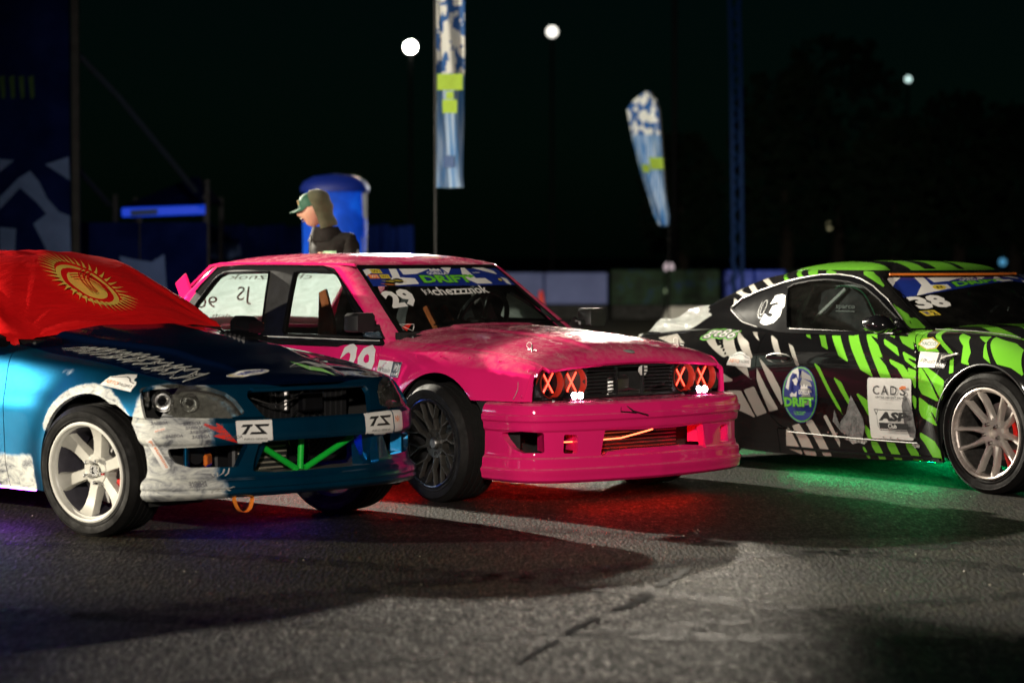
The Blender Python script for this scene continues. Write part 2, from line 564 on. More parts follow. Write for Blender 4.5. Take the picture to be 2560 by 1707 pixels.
# ================================================================== materials
def nodes(name):
    m = bpy.data.materials.new(name); m.use_nodes = True
    nt = m.node_tree; b = nt.nodes['Principled BSDF']
    return m, nt, b
def N_(nt, t, **k):
    n = nt.nodes.new(t)
    for a, v in k.items(): setattr(n, a, v)
    return n
def noise(nt, scale, detail=4, rough=.55, vec=None, dim='3D', dist=0):
    n = N_(nt, 'ShaderNodeTexNoise'); n.noise_dimensions = dim
    n.inputs['Scale'].default_value = scale; n.inputs['Detail'].default_value = detail
    n.inputs['Roughness'].default_value = rough; n.inputs['Distortion'].default_value = dist
    if vec is not None: nt.links.new(vec, n.inputs['Vector'])
    return n
def ramp(nt, src, stops):
    r = N_(nt, 'ShaderNodeValToRGB'); e = r.color_ramp.elements
    while len(e) < len(stops): e.new(.5)
    for k, (p, c) in enumerate(stops):
        e[k].position = p; e[k].color = c if len(c) == 4 else (*c, 1)
    nt.links.new(src, r.inputs[0]); return r
def coords(nt, scale=(1, 1, 1)):
    t = N_(nt, 'ShaderNodeTexCoord'); mp = N_(nt, 'ShaderNodeMapping')
    mp.inputs['Scale'].default_value = scale
    nt.links.new(t.outputs['Object'], mp.inputs[0]); return mp.outputs[0]
def mix(nt, fac, a, b, mode='MIX'):
    n = N_(nt, 'ShaderNodeMix', data_type='RGBA', blend_type=mode)
    for s, v in ((0, fac), (6, a), (7, b)):
        if isinstance(v, (int, float)): n.inputs[s].default_value = v
        elif isinstance(v, tuple): n.inputs[s].default_value = v if len(v) == 4 else (*v, 1)
        else: nt.links.new(v, n.inputs[s])
    return n.outputs[2]
def math_(nt, op, a, b=0.0, clamp=False):
    n = N_(nt, 'ShaderNodeMath', operation=op, use_clamp=clamp)
    for s, v in ((0, a), (1, b)):
        if isinstance(v, (int, float)): n.inputs[s].default_value = v
        else: nt.links.new(v, n.inputs[s])
    return n.outputs[0]
def bump(nt, b, h, strength=.2, dist=.01):
    n = N_(nt, 'ShaderNodeBump'); n.inputs['Strength'].default_value = strength; n.inputs['Distance'].default_value = dist
    nt.links.new(h, n.inputs['Height']); nt.links.new(n.outputs[0], b.inputs['Normal']); return n

def plain(name, c, rough=.5, metal=0, coat=0, var=.12, vscale=9, bmp=0, bscale=80, spec=.5, emit=None, es=0, sheen=0, coatr=.06):
    m, nt, b = nodes(name)
    b.inputs['Base Color'].default_value = (*c, 1); b.inputs['Roughness'].default_value = rough
    b.inputs['Metallic'].default_value = metal; b.inputs['Coat Weight'].default_value = coat
    b.inputs['Coat Roughness'].default_value = coatr; b.inputs['Specular IOR Level'].default_value = spec
    b.inputs['Sheen Weight'].default_value = sheen
    if emit:
        b.inputs['Emission Color'].default_value = (*emit, 1); b.inputs['Emission Strength'].default_value = es
    if var:
        n = noise(nt, vscale, 5, .6, coords(nt))
        r = ramp(nt, n.outputs[0], [(.3, tuple(x * (1 - var * 1.6) for x in c)), (.7, tuple(min(1, x * (1 + var)) for x in c))])
        nt.links.new(r.outputs[0], b.inputs['Base Color'])
        rr = ramp(nt, n.outputs[0], [(.3, (rough * (1 + var),) * 3), (.75, (rough * (1 - var),) * 3)])
        nt.links.new(rr.outputs[0], b.inputs['Roughness'])
    if bmp:
        n2 = noise(nt, bscale, 4, .6, coords(nt)); bump(nt, b, n2.outputs[0], bmp, .004)
    return m

def paint(name, c, metal=0, dust=.25, dustc=(.30, .27, .22), rough=.34, coat=1.0, orange=.05, film=.38):
    """car paint: lacquered, with dust lying on upward faces and faint smears"""
    m, nt, b = nodes(name)
    v = coords(nt)
    n1 = noise(nt, 3.1, 8, .68, v); n2 = noise(nt, 22, 6, .7, v, dist=.6)
    geo = N_(nt, 'ShaderNodeNewGeometry'); sx = N_(nt, 'ShaderNodeSeparateXYZ'); nt.links.new(geo.outputs['Normal'], sx.inputs[0])
    up = ramp(nt, sx.outputs[2], [(.55, (0, 0, 0)), (.92, (1, 1, 1))]).outputs[0]
    d = math_(nt, 'MULTIPLY', n1.outputs[0], n2.outputs[0])
    dr = ramp(nt, d, [(.16, (0, 0, 0)), (.42, (1, 1, 1))])
    f = math_(nt, 'MULTIPLY', math_(nt, 'MULTIPLY', dr.outputs[0], up), dust, True)
    c1 = mix(nt, f, tuple(c), tuple(dustc))
    nt.links.new(c1, b.inputs['Base Color'])
    b.inputs['Metallic'].default_value = metal; b.inputs['Specular IOR Level'].default_value = 0.0
    rr = math_(nt, 'ADD', math_(nt, 'MULTIPLY', dr.outputs[0], .12), rough)
    nt.links.new(rr, b.inputs['Roughness'])
    b.inputs['Coat Weight'].default_value = coat
    cr = math_(nt, 'ADD', math_(nt, 'MULTIPLY', math_(nt, 'MULTIPLY', dr.outputs[0], up), film), .045)
    nt.links.new(cr, b.inputs['Coat Roughness'])
    n3 = noise(nt, 7.0, 3, .5, v); bump(nt, b, n3.outputs[0], orange, .02)
    return m

def glass(name, tint=(.55, .62, .62), rough=.02, haze=.10):
    """thin pane: mostly see-through with mirror reflection"""
    m = bpy.data.materials.new(name); m.use_nodes = True; nt = m.node_tree
    nt.nodes.remove(nt.nodes['Principled BSDF']); out = nt.nodes['Material Output']
    tr = N_(nt, 'ShaderNodeBsdfTransparent'); tr.inputs[0].default_value = (*tint, 1)
    gl = N_(nt, 'ShaderNodeBsdfGlossy'); gl.inputs['Roughness'].default_value = rough
    df = N_(nt, 'ShaderNodeBsdfDiffuse'); df.inputs[0].default_value = (.30, .29, .26, 1)
    fr = N_(nt, 'ShaderNodeFresnel'); fr.inputs[0].default_value = 1.5
    n = noise(nt, 6, 6, .7, coords(nt, (1, 1, 2.5))); r = ramp(nt, n.outputs[0], [(.42, (haze * .3,) * 3), (.75, (haze,) * 3)])
    m1 = N_(nt, 'ShaderNodeMixShader'); m2 = N_(nt, 'ShaderNodeMixShader')
    nt.links.new(r.outputs[0], m2.inputs[0]); nt.links.new(tr.outputs[0], m2.inputs[1]); nt.links.new(df.outputs[0], m2.inputs[2])
    nt.links.new(fr.outputs[0], m1.inputs[0]); nt.links.new(m2.outputs[0], m1.inputs[1]); nt.links.new(gl.outputs[0], m1.inputs[2])
    nt.links.new(m1.outputs[0], out.inputs[0])
    return m

def emis(name, c, s):
    m, nt, b = nodes(name)
    b.inputs['Base Color'].default_value = (*[x * .5 for x in c], 1)
    b.inputs['Emission Color'].default_value = (*c, 1); b.inputs['Emission Strength'].default_value = s
    return m

MT = dict(
    black=plain('black_plastic', (.012, .012, .013), .42, var=.2),
    rubber=plain('rubber_trim', (.005, .005, .005), .6, var=.25, spec=.12),
    dark=plain('underbody_dark', (.008, .008, .008), .8, var=.3),
    gloss=plain('gloss_black', (.005, .005, .006), .12, coat=.3, var=.1, spec=.35),
    tyre=plain('tyre_rubber', (.0065, .006, .0058), .7, spec=.22, var=.35, vscale=14, bmp=.25, bscale=60),
    steel=plain('steel', (.42, .41, .40), .38, 1, var=.2),
    chrome=plain('polished_metal', (.75, .75, .75), .15, 1, var=.05),
    white=plain('white_vinyl', (.72, .71, .68), .38, var=.06),
    print_black=plain('black_vinyl', (.012, .012, .014), .4, var=.1),
    print_blue=plain('blue_vinyl', (.012, .03, .22), .36, var=.1),
    print_green=plain('green_vinyl', (.13, .52, .03), .36, var=.1),
    print_dgreen=plain('dark_green_vinyl', (.02, .16, .07), .4, var=.1),
    print_yellow=plain('yellow_vinyl', (.62, .48, .05), .4, var=.1),
    print_orange=plain('orange_vinyl', (.72, .17, .02), .42, var=.1),
    print_red=plain('red_vinyl', (.6, .02, .012), .42, var=.1),
    print_grey=plain('grey_vinyl', (.30, .30, .29), .4, var=.1),
    seat=plain('seat_fabric', (.02, .02, .022), .9, var=.3, sheen=.3),
    seat_orange=plain('orange_seat_fabric', (.42, .09, .01), .8, var=.2),
    red=plain('red_enamel', (.55, .012, .01), .32, coat=.4, var=.1),
)

# ================================================================== lettering and decals
def text_mesh(s, size=1.0, bold=0.0, shear=0.0, align='CENTER', space=1.0):
    cu = bpy.data.curves.new('lettering', 'FONT'); cu.body = s; cu.size = size
    cu.align_x = align; cu.align_y = 'CENTER'; cu.offset = bold; cu.shear = shear; cu.space_character = space
    cu.resolution_u = 2
    o = bpy.data.objects.new('lettering', cu); col.objects.link(o)
    dg = bpy.context.evaluated_depsgraph_get(); dg.update()
    me = bpy.data.meshes.new_from_object(o.evaluated_get(dg))
    V = [tuple(v.co) for v in me.vertices]; F = [tuple(p.vertices) for p in me.polygons]
    bpy.data.objects.remove(o); bpy.data.curves.remove(cu); bpy.data.meshes.remove(me)
    m = M(); m.add(V, F); return m

def fit(m, w, h=None):
    """scale flat lettering so that it spans w by h, centred"""
    a = np.array(m.V)
    if not len(a): return m
    lo, hi = a.min(0), a.max(0); c = (lo + hi) / 2
    sx = w / max(1e-6, hi[0] - lo[0]); sy = sx if h is None else h / max(1e-6, hi[1] - lo[1])
    m.V = [((v[0] - c[0]) * sx, (v[1] - c[1]) * sy, 0) for v in m.V]
    return m
def tri_dense(m, mx):
    """cut flat faces so that they can follow a curved panel"""
    bm = bmesh.new()
    vs = [bm.verts.new(v) for v in m.V]
    for f, mi in zip(m.F, m.MI):
        try: bm.faces.new([vs[i] for i in f]).material_index = mi
        except ValueError: pass
    bmesh.ops.triangulate(bm, faces=bm.faces)
    for _ in range(4):
        es = [e for e in bm.edges if e.calc_length() > mx]
        if not es: break
        bmesh.ops.subdivide_edges(bm, edges=es, cuts=1, use_grid_fill=False)
        bmesh.ops.triangulate(bm, faces=[f for f in bm.faces if len(f.verts) > 3])
    bm.verts.index_update()
    r = M(); r.V = [tuple(v.co) for v in bm.verts]; r.F = [tuple(v.index for v in f.verts) for f in bm.faces]; r.MI = [f.material_index for f in bm.faces]
    bm.free(); return r
def quadmap(q):
    """unit square -> bilinear quad given as 4 corners (lower left, lower right, upper right, upper left)"""
    q = [Vector(p) for p in q]
    return lambda u, v: q[0] * (1 - u) * (1 - v) + q[1] * u * (1 - v) + q[2] * u * v + q[3] * (1 - u) * v
def bvh(*Ss):
    S = join(*Ss)
    return BVHTree.FromPolygons(S.V.tolist(), S.F)
def lay(m, fn, tree, direction, off=.0015, name='decal', mats=None, parent=None, dense=.05, label=None):
    """lay flat print (x,y in 0..1) through fn onto a body panel"""
    m = tri_dense(m, dense) if dense else m
    d = Vector(direction).normalized(); V = []; bad = set()
    for v in m.V:
        p = fn(v[0], v[1])
        h = tree.ray_cast(p - d * 1.2, d)
        if h[0] is None:
            h = tree.find_nearest(p); q = h[0] - p
            if (q - d * q.dot(d)).length > .025: bad.add(len(V))
        V.append(h[0] - d * (off + v[2]))
    ok_ = [k for k, f in enumerate(m.F) if not bad.intersection(f)]
    r = M(); r.V = [tuple(v) for v in V]; r.F = [m.F[k] for k in ok_]; r.MI = [m.MI[k] for k in ok_]
    me = bpy.data.meshes.new(name)
    for x in (mats if isinstance(mats, (list, tuple)) else [mats]): me.materials.append(x)
    me.from_pydata(r.V, [], r.F); me.polygons.foreach_set('material_index', r.MI)
    me.polygons.foreach_set('use_smooth', [True] * len(me.polygons))
    o = bpy.data.objects.new(name, me)
    if label: o['label'] = label
    return link(o, parent)
def placed(m, cx, cy, w, h=None, rot=0):
    """put flat lettering into the unit square"""
    fit(m, w, h); c, s_ = cos(rot), sin(rot)
    m.V = [(cx + v[0] * c - v[1] * s_, cy + v[0] * s_ + v[1] * c, 0) for v in m.V]
    return m
def merge(*ms):
    """flat layers, each (mesh, material index); later ones lie on top (tiny lift in z is kept as layer order)"""
    r = M()
    for k, (m, mi) in enumerate(ms): r.add([(v[0], v[1], k * .0007) for v in m.V], m.F, mi)
    return r
def poly2(pts): 
    m = M(); m.add([(x, y, 0) for x, y in pts], [tuple(range(len(pts)))]); return m
def ellipse(cx, cy, rx, ry, n=40): return poly2([(cx + rx * cos(2 * pi * k / n), cy + ry * sin(2 * pi * k / n)) for k in range(n)])
def outline(pts, w, closed=True):
    """flat ribbon along a polyline"""
    P = [Vector((*p, 0)) for p in pts]; n = len(P); m = M(); V = []
    for i in range(n):
        a = P[i - 1] if (closed or i) else P[i]; b = P[(i + 1) % n] if (closed or i < n - 1) else P[i]
        t = (b - a).normalized(); nn = Vector((-t.y, t.x, 0)) * (w / 2)
        V += [P[i] + nn, P[i] - nn]
    F = [(2 * i, 2 * i + 1, 2 * ((i + 1) % n) + 1, 2 * ((i + 1) % n)) for i in range(n if closed else n - 1)]
    m.add(V, F); return m
# ================================================================== wheels (axis = local y, outer face towards -y)
def tyre_mesh(r, w, rim, seg=80, grooves=4):
    hw = w / 2
    p = [(rim - .012, -hw + .012), (rim + .004, -hw + .002), (rim + .016, -hw - .004), (rim + .017, -hw - .007), (rim + .022, -hw - .007), (rim + .024, -hw - .004),
         (rim + (r - rim) * .45, -hw - .008), (rim + (r - rim) * .62, -hw - .008), (rim + (r - rim) * .64, -hw - .010), (rim + (r - rim) * .68, -hw - .010), (rim + (r - rim) * .70, -hw - .006),
         (r - .018, -hw + .002), (r - .006, -hw + .012)]
    tr = [(r, -hw + .024)]
    for k in range(grooves):
        c = -hw + .024 + (w - .048) * (k + 1) / (grooves + 1)
        tr += [(r, c - .006), (r - .008, c - .004), (r - .008, c + .004), (r, c + .006)]
    tr += [(r, hw - .024)]
    q = [(a, -b) for a, b in p[::-1]]
    m = M().lathe(p + tr + q, seg)
    return m
def tread_blocks(r, w, n=54):
    """short cross grooves cut look: thin dark ribs standing in the shoulder"""
    m = M()
    for k in range(n):
        a = 2 * pi * k / n
        for s in (-1, 1):
            m2 = M().box((0, s * (w / 2 - .030), r + .0005), (.012, .040, .004))
            m2.xf(Matrix.Rotation(a + s * .02, 4, 'Y')); m.add(m2.V, m2.F)
    return m
def sweep_spoke(path, widths, thick, faces, side=.6):
    """spoke along path [(x,z)], per-point width, front face y and thickness; bevelled front"""
    rings = []
    P = [Vector((x, 0, z)) for x, z in path]
    for i, p in enumerate(P):
        t = (P[min(i + 1, len(P) - 1)] - P[max(i - 1, 0)]).normalized()
        n = Vector((t.z, 0, -t.x)); w = widths[i] / 2; y = faces[i]; d = thick[i]
        rings.append([p + n * (-w) + Vector((0, y + d, 0)), p + n * (-w) + Vector((0, y + d * .3, 0)), p + n * (-w * side) + Vector((0, y, 0)),
                      p + n * (w * side) + Vector((0, y, 0)), p + n * w + Vector((0, y + d * .3, 0)), p + n * w + Vector((0, y + d, 0))])
    return M().loft(rings)
def wheel(kind, r, w, rim, parent, loc, steer, camber, outer, mats, brake=None, seg=72):
    """hub Empty-free: the wheel is a part (tyre) whose children are rim and spokes"""
    hw = w / 2
    T = make('wheel', M().lathe([(rim + .002, -hw + .014), (rim - .022, -hw + .03), (rim - .03, 0), (rim - .022, hw - .03), (rim + .002, hw - .014)], seg), mats['barrel'], parent)
    ty = make('tyre', tyre_mesh(r, w, rim), MT['tyre'], T, 25)
    rp = [(rim + .004, -hw + .012), (rim + .006, -hw - .004), (rim - .002, -hw - .008), (rim - .010, -hw - .004), (rim - .013, -hw + .012), (rim - .020, -hw + .018), (rim - .022, -hw + .050)]
    make('rim', M().lathe(rp, seg), mats['lip'], T, 30)
    f0 = -hw
    if kind == 'six':
        hubp = [(.0, f0 + .075), (.033, f0 + .075), (.036, f0 + .062), (.066, f0 + .062), (.078, f0 + .070), (.082, f0 + .12), (0, f0 + .12)]
        make('hub', M().lathe(hubp, 40), mats['face'], T, 30)
        for k in range(6):
            a0 = 2 * pi * k / 6 + .22
            path = [(0, z) for z in (.055, .09, .13, .165, .195, rim - .018)]
            m = sweep_spoke(path, [.062, .056, .058, .066, .082, .105], [.05, .05, .045, .04, .04, .04], [f0 + .066, f0 + .063, f0 + .058, f0 + .050, f0 + .038, f0 + .022], .82)
            m.xf(Matrix.Rotation(a0, 4, 'Y')); make('spoke', m, mats['face'], T, 30)
        for k in range(5):
            a = 2 * pi * k / 5 + .5
            make('wheel_nut', M().lathe([(0, f0 + .035), (.009, f0 + .036), (.011, f0 + .045), (.011, f0 + .066)], 6).xf(Matrix.Rotation(a, 4, 'Y') @ Matrix.Translation((0, 0, .055))), MT['chrome'], T)
        make('centre_cap', M().lathe([(0, f0 + .058), (.016, f0 + .058), (.018, f0 + .050), (.026, f0 + .050), (.029, f0 + .058), (.029, f0 + .08)], 28), MT['chrome'], T)
    if kind == 'mesh':
        make('hub', M().lathe([(0, f0 + .030), (.030, f0 + .030), (.034, f0 + .038), (.060, f0 + .034), (.076, f0 + .030), (.080, f0 + .07), (0, f0 + .07)], 40), mats['face'], T, 30)
        make('centre_cap', M().lathe([(0, f0 + .018), (.024, f0 + .018), (.028, f0 + .022), (.030, f0 + .034)], 28), mats['cap'], T)
        for k in range(10):
            a0 = 2 * pi * k / 10 + .1
            m = sweep_spoke([(0, .07), (0, .10), (0, .135)], [.030, .020, .020], [.03] * 3, [f0 + .030, f0 + .026, f0 + .020], .5)
            for s in (-1, 1):
                m2 = sweep_spoke([(0, .13), (s * .018, .165), (s * .040, rim - .012)], [.016, .013, .015], [.025] * 3, [f0 + .020, f0 + .013, f0 + .004], .5)
                m.add(m2.V, m2.F)
            m.xf(Matrix.Rotation(a0, 4, 'Y')); make('spoke', m, mats['face'], T, 30)
        for k in range(5):
            a = 2 * pi * k / 5 + .5
            make('bolt_hole', M().lathe([(.0, f0 + .0335), (.012, f0 + .0335), (.013, f0 + .029)], 16).xf(Matrix.Rotation(a, 4, 'Y') @ Matrix.Translation((0, 0, .056))), MT['dark'], T)
    if kind == 'pairs':
        make('hub', M().lathe([(.0, f0 + .075), (.030, f0 + .075), (.031, f0 + .055), (.052, f0 + .05), (.070, f0 + .048), (.084, f0 + .055), (.086, f0 + .09), (0, f0 + .09)], 40), mats['face'], T, 30)
        for k in range(5):
            a0 = 2 * pi * k / 5 + mats.get('rot', 0)
            for s in (-1, 1):
                path = [(s * x, z) for x, z in ((.020, .060), (.030, .090), (.045, .130), (.064, .170), (.082, .200), (.092, rim * .93))]
                m = sweep_spoke(path, [.052, .034, .026, .023, .023, .028], [.04, .042, .045, .048, .05, .05], [f0 + .050, f0 + .046, f0 + .038, f0 + .026, f0 + .012, f0 + .002], .45)
                m.xf(Matrix.Rotation(a0, 4, 'Y')); make('spoke', m, mats['face'], T, 30)
            make('wheel_nut', M().lathe([(0, f0 + .040), (.006, f0 + .040), (.006, f0 + .030), (.010, f0 + .030), (.011, f0 + .052)], 12).xf(Matrix.Rotation(a0 + .63, 4, 'Y') @ Matrix.Translation((0, 0, .054))), MT['steel'], T)
    make('brake_disc', M().lathe([(0, f0 + .13), (.07, f0 + .13), (.075, f0 + .145), (.165, f0 + .145), (.165, f0 + .17), (0, f0 + .17)], 48), MT['steel'], T, 30)
    if brake:
        for a0, n in brake[1]:
            m = M()
            R_ = []
            for k in range(7):
                a = a0 - n / 2 + n * k / 6; e = .012 if k in (0, 6) else 0
                R_.append([((.120 + e) * cos(a), f0 + .088 + e, (.120 + e) * sin(a)), ((.212 - e) * cos(a), f0 + .088 + e, (.212 - e) * sin(a)), ((.212 - e) * cos(a), f0 + .20, (.212 - e) * sin(a)), ((.120 + e) * cos(a), f0 + .20, (.120 + e) * sin(a))])
            m.loft(R_); make('brake_caliper', m, brake[0], T, 40)
    T.location = loc
    flip = pi if outer > 0 else 0
    T.rotation_euler = (R(camber), 0, R(steer) + flip)
    return T
def copy_tree(o, parent):
    c = o.copy(); col.objects.link(c); c.parent = parent
    for ch in o.children: copy_tree(ch, c)
    return c
# ================================================================== shared car building
def body_parts(car, root, paintm, zcut, arch=True):
    """near and far lower sides, returns side surfaces before panel cuts"""
    X = np.unique(np.r_[np.linspace(car.xs[0], -.7, 120), np.linspace(-.7, car.xs[-1], 150)])
    V = np.unique(np.r_[np.linspace(0, 5, 86)])
    S = grid(car.lower(X, V, -1), (-1, 0, .5))
    return S
def archcut(car, r=None):
    r = r or car.ar
    def f(P):
        a = np.maximum(car.wz - .6, 0)
        d1 = np.hypot(P[:, 0] - car.wx, np.maximum(P[:, 2] - car.wz, -.02 * 0) * 1.0) - r
        d1 = np.where(P[:, 2] < car.wz, np.abs(P[:, 0] - car.wx) - r, d1)
        d2 = np.hypot(P[:, 0] - car.wx2, P[:, 2] - car.wz) - r
        d2 = np.where(P[:, 2] < car.wz, np.abs(P[:, 0] - car.wx2) - r, d2)
        return np.minimum(d1, d2)
    return f
def arch_liner(car, root, side):
    for wx in (car.wx, car.wx2):
        prof = []
        for k in range(25):
            a = pi * k / 24
            prof.append((wx + (car.ar + .012) * cos(a), car.wz + (car.ar + .012) * sin(a)))
        prof = [(prof[0][0], .16)] + prof + [(prof[-1][0], .16)]
        rings = [[(x, side * y, z) for x, z in prof] for y in (.80, .48)]
        m = M().loft(rings, cap=False, closed=False)
        m.add(rings[1], [tuple(range(len(prof)))])
        make('arch_liner', m, MT['dark'], root)
def seat(parent, x, y, mat1, mat2, belts=None):
    m = M()
    prof = []
    for z, w, xx, d in ((.30, .24, .10, .34), (.36, .25, .02, .40), (.45, .24, -.06, .16), (.62, .25, -.12, .13), (.80, .26, -.17, .12), (.95, .20, -.21, .11), (1.07, .13, -.24, .10), (1.13, .10, -.25, .08)):
        prof.append([(x + xx + d / 2, y - w, z), (x + xx - d / 2, y - w * .9, z), (x + xx - d / 2, y + w * .9, z), (x + xx + d / 2, y + w, z), (x + xx + d * .2, y + w * .55, z), (x + xx + d * .2, y - w * .55, z)])
    m.loft(prof)
    s = make('racing_seat', m, mat1, parent, 50)
    if belts:
        for o in (-.07, .07):
            b = M().tube([(x - .12, y + o, 1.0), (x + .0, y + o, .85), (x + .04, y + o * .9, .62), (x + .10, y + o * .6, .45)], [.022] * 4, 6)
            make('seat_belt', b, belts, s)
    return s
def steering_wheel(parent, x, y, z, mat):
    m = M(); m.tube([(0.185 * cos(a), 0.185 * sin(a), 0) for a in np.linspace(0, 2 * pi, 29)[:-1]], .016, 8, closed=True)
    for a in (0, 2.1, 4.2): m.box((.09 * cos(a), .09 * sin(a), 0), (.18, .03, .01), rz=a)
    m.xf(Matrix.Translation((x, y, z)) @ Matrix.Rotation(R(-68), 4, 'Y'))
    return make('steering_wheel', m, mat, parent)
def bar(P, r=.02, seg=8): return M().tube(P, r, seg)

# ================================================================== PINK SALOON
PK = thing('race_car', 'hot pink boxy drift saloon with glowing red cross headlights and number 29', 'car', (pink.pos[0], pink.pos[1], 0), -pink.th, 'drift cars parked side by side')
PP = paint('pink_paint', (.70, .014, .140), dust=.5, dustc=(.62, .50, .44), rough=.38)
PPw = paint('pink_door_paint', (.50, .016, .15), dust=.3, dustc=(.62, .50, .44), rough=.4)
GLS = glass('window_glass', haze=.035); 
# interior shell (dark) just under the panels
X = np.linspace(-3.4, .56, 60)
inner = pink.lower(X, np.linspace(.3, 6.999, 40), -1)
Si = drop(grid(inner, (-1, 0, .5)).off(-.022), lambda P: -archcut(pink, .38)(P))
Si = drop(Si, lambda P: np.minimum(np.minimum(P[:, 2] - .70, -.52 - P[:, 0]), P[:, 0] + 2.9))
Sj = Si.flip(); make('inner_structure', join(Si, Sj), MT['dark'], PK)
make('floor_pan', M().box((-1.35, 0, .22), (3.0, 1.45, .05), bev=.02).box((.25, 0, .42), (.6, 1.0, .3)), MT['dark'], PK)
make('firewall', M().box((-.50, 0, .58), (.04, 1.4, .62)), MT['dark'], PK); make('rear_bulkhead', M().box((-2.8, 0, .6), (.04, 1.4, .5)), MT['dark'], PK)

side = body_parts(pink, PK, PP, .2)
# openings: arches, cabin side above the belt
side = keep(side, archcut(pink), lambda P: .624 - P[:, 0])
side = drop(side, lambda P: np.minimum(np.minimum(P[:, 2] - .828, -.552 - P[:, 0] + 0 * P[:, 1]), P[:, 0] + 3.05))
side = drop(side, lambda P: np.minimum(.556 - P[:, 2], P[:, 0] - .12))          # bumper covers the front lower wing
g = .0035
def seam(f, S):
    a = split(S, lambda P: f(P) - g)[0]; b = split(S, lambda P: f(P) + g)[1]
    return a, b
fen, rest = seam(lambda P: P[:, 0] + .545, side)
dF, rest = seam(lambda P: P[:, 0] + 1.585 + 0 * P[:, 2], rest)
dR, quarter = seam(lambda P: P[:, 0] + 2.50 - .12 * sstep(.45, .75, P[:, 2]) + .32 * (1 - sstep(.2, .62, P[:, 2])) * 0, rest)
sillc = lambda P: P[:, 2] - .255
for sd in (-1, 1):
    tr_ = (lambda S: S) if sd < 0 else (lambda S: S.flip())
    def add_(nm, S, mt=None):
        return make(nm, tr_(flange(S, .018)), mt or PP, PK)
    # wing split: bolt-on wide arch panel
    pnl = [(.585, .53), (.612, .70), (.600, .738), (.560, .750), (.397, .779), (.20, .792), (-.013, .797), (-.25, .786), (-.421, .766), (-.50, .70), (-.56, .60), (-.56, .1), (.585, .1)]
    w_in, w_out = split(fen, lambda P: sdround(pnl, P[:, 0], P[:, 2], .02))
    fp = w_in.off(.006)
    fo = make('front_wing', tr_(flange(w_out, .018)), PP, PK)
    ap = make('wide_arch_panel', tr_(flange(fp, .008)), PP, PK)
    if sd < 0:
        tw = bvh(fp)
        for (x, z) in ((.588, .583), (.590, .715), (.395, .758), (.19, .772), (-.01, .776), (-.22, .768), (-.40, .748)):
            h = tw.ray_cast(Vector((x, -2, z)), Vector((0, 1, 0)))[0]
            make('rivet', M().lathe([(0, -.006), (.006, -.005), (.010, 0)], 10).xf(Matrix.Translation(h)), PP, ap)
    df = add_('front_door', drop(dF, lambda P: .26 - P[:, 2])); dr = add_('rear_door', drop(dR, lambda P: .26 - P[:, 2])); add_('rear_wing', quarter)
    sl = drop(join(split(dF, lambda P: .252 - P[:, 2])[0], split(dR, lambda P: .252 - P[:, 2])[0]), lambda P: 0 * P[:, 0] - 1)
    add_('side_skirt', sl)
    arch_liner(pink, PK, sd)
    if sd < 0: NEAR_DOOR, NEAR_WING = df, fo
    # recessed handle
    for hx, dd in ((-1.45, df), (-2.36, dr)):
        make('door_handle', M().box((hx, sd * .836, .735), (.15, .018, .03), bev=.008), MT['black'], dd)
# bonnet
Xb = np.unique(np.r_[np.linspace(-.50, .50, 90), np.linspace(.50, .662, 24)])
hb = pink.lower(Xb, np.r_[np.linspace(5.03, 7, 44)], -1)
hb2 = (hb * [1, -1, 1])[:, ::-1][:, 1:]
bon = grid(np.concatenate([hb, hb2], axis=1), (0, 0, 0))
# raised centre with crisp shoulders and a kicked-up trailing edge
def bonn(V):
    V = V.copy(); ay = np.abs(V[:, 1]); e = .30 - .06 * sstep(-.5, .65, V[:, 0])
    V[:, 2] += .010 * (1 - sstep(e - .012, e + .018, ay)) * (1 - .7 * sstep(.45, .62, V[:, 0]))
    V[:, 2] += .010 * (1 - sstep(-.50, -.43, V[:, 0])) * (1 - sstep(.50, .64, ay))
    return V
def rebuild(P, out): return grid(P, out)
Pb = np.concatenate([hb, hb2], axis=1); sh = Pb.shape
Pb = bonn(Pb.reshape(-1, 3)).reshape(sh); bon = grid(Pb, (0, 0, 0))
bonnet = make('bonnet', flange(bon, .02), PP, PK)
Tb = bvh(bon)
# cowl
make('cowl', M().box((-.51, 0, .862), (.16, 1.30, .03), bev=.008), MT['black'], PK)
# rear deck and tail
Xd = np.linspace(-3.44, -2.62, 24)
hd = pink.lower(Xd, np.r_[np.linspace(5.02, 7, 14)], -1)
make('boot_lid', flange(grid(np.concatenate([hd, (hd * [1, -1, 1])[:, ::-1][:, 1:]], 1), (-2, 0, 0)), .02), PP, PK)
tp = pink.lower(np.array([-3.445]), np.linspace(0, 7, 20), -1)[0]
make('tail_panel', M().add([tuple(p) for p in tp] + [(p[0], -p[1], p[2]) for p in tp[::-1][1:]], [tuple(range(39))]), PP, PK)
make('rear_spoiler', M().box((-2.68, -.60, 1.12), (.13, .02, .13), ry=R(-30), bev=.01).box((-3.25, 0, 1.02), (.22, 1.35, .03), bev=.01).box((-3.2, -.45, .95), (.12, .02, .16)).box((-3.2, .45, .95), (.12, .02, .16)), PP, PK)
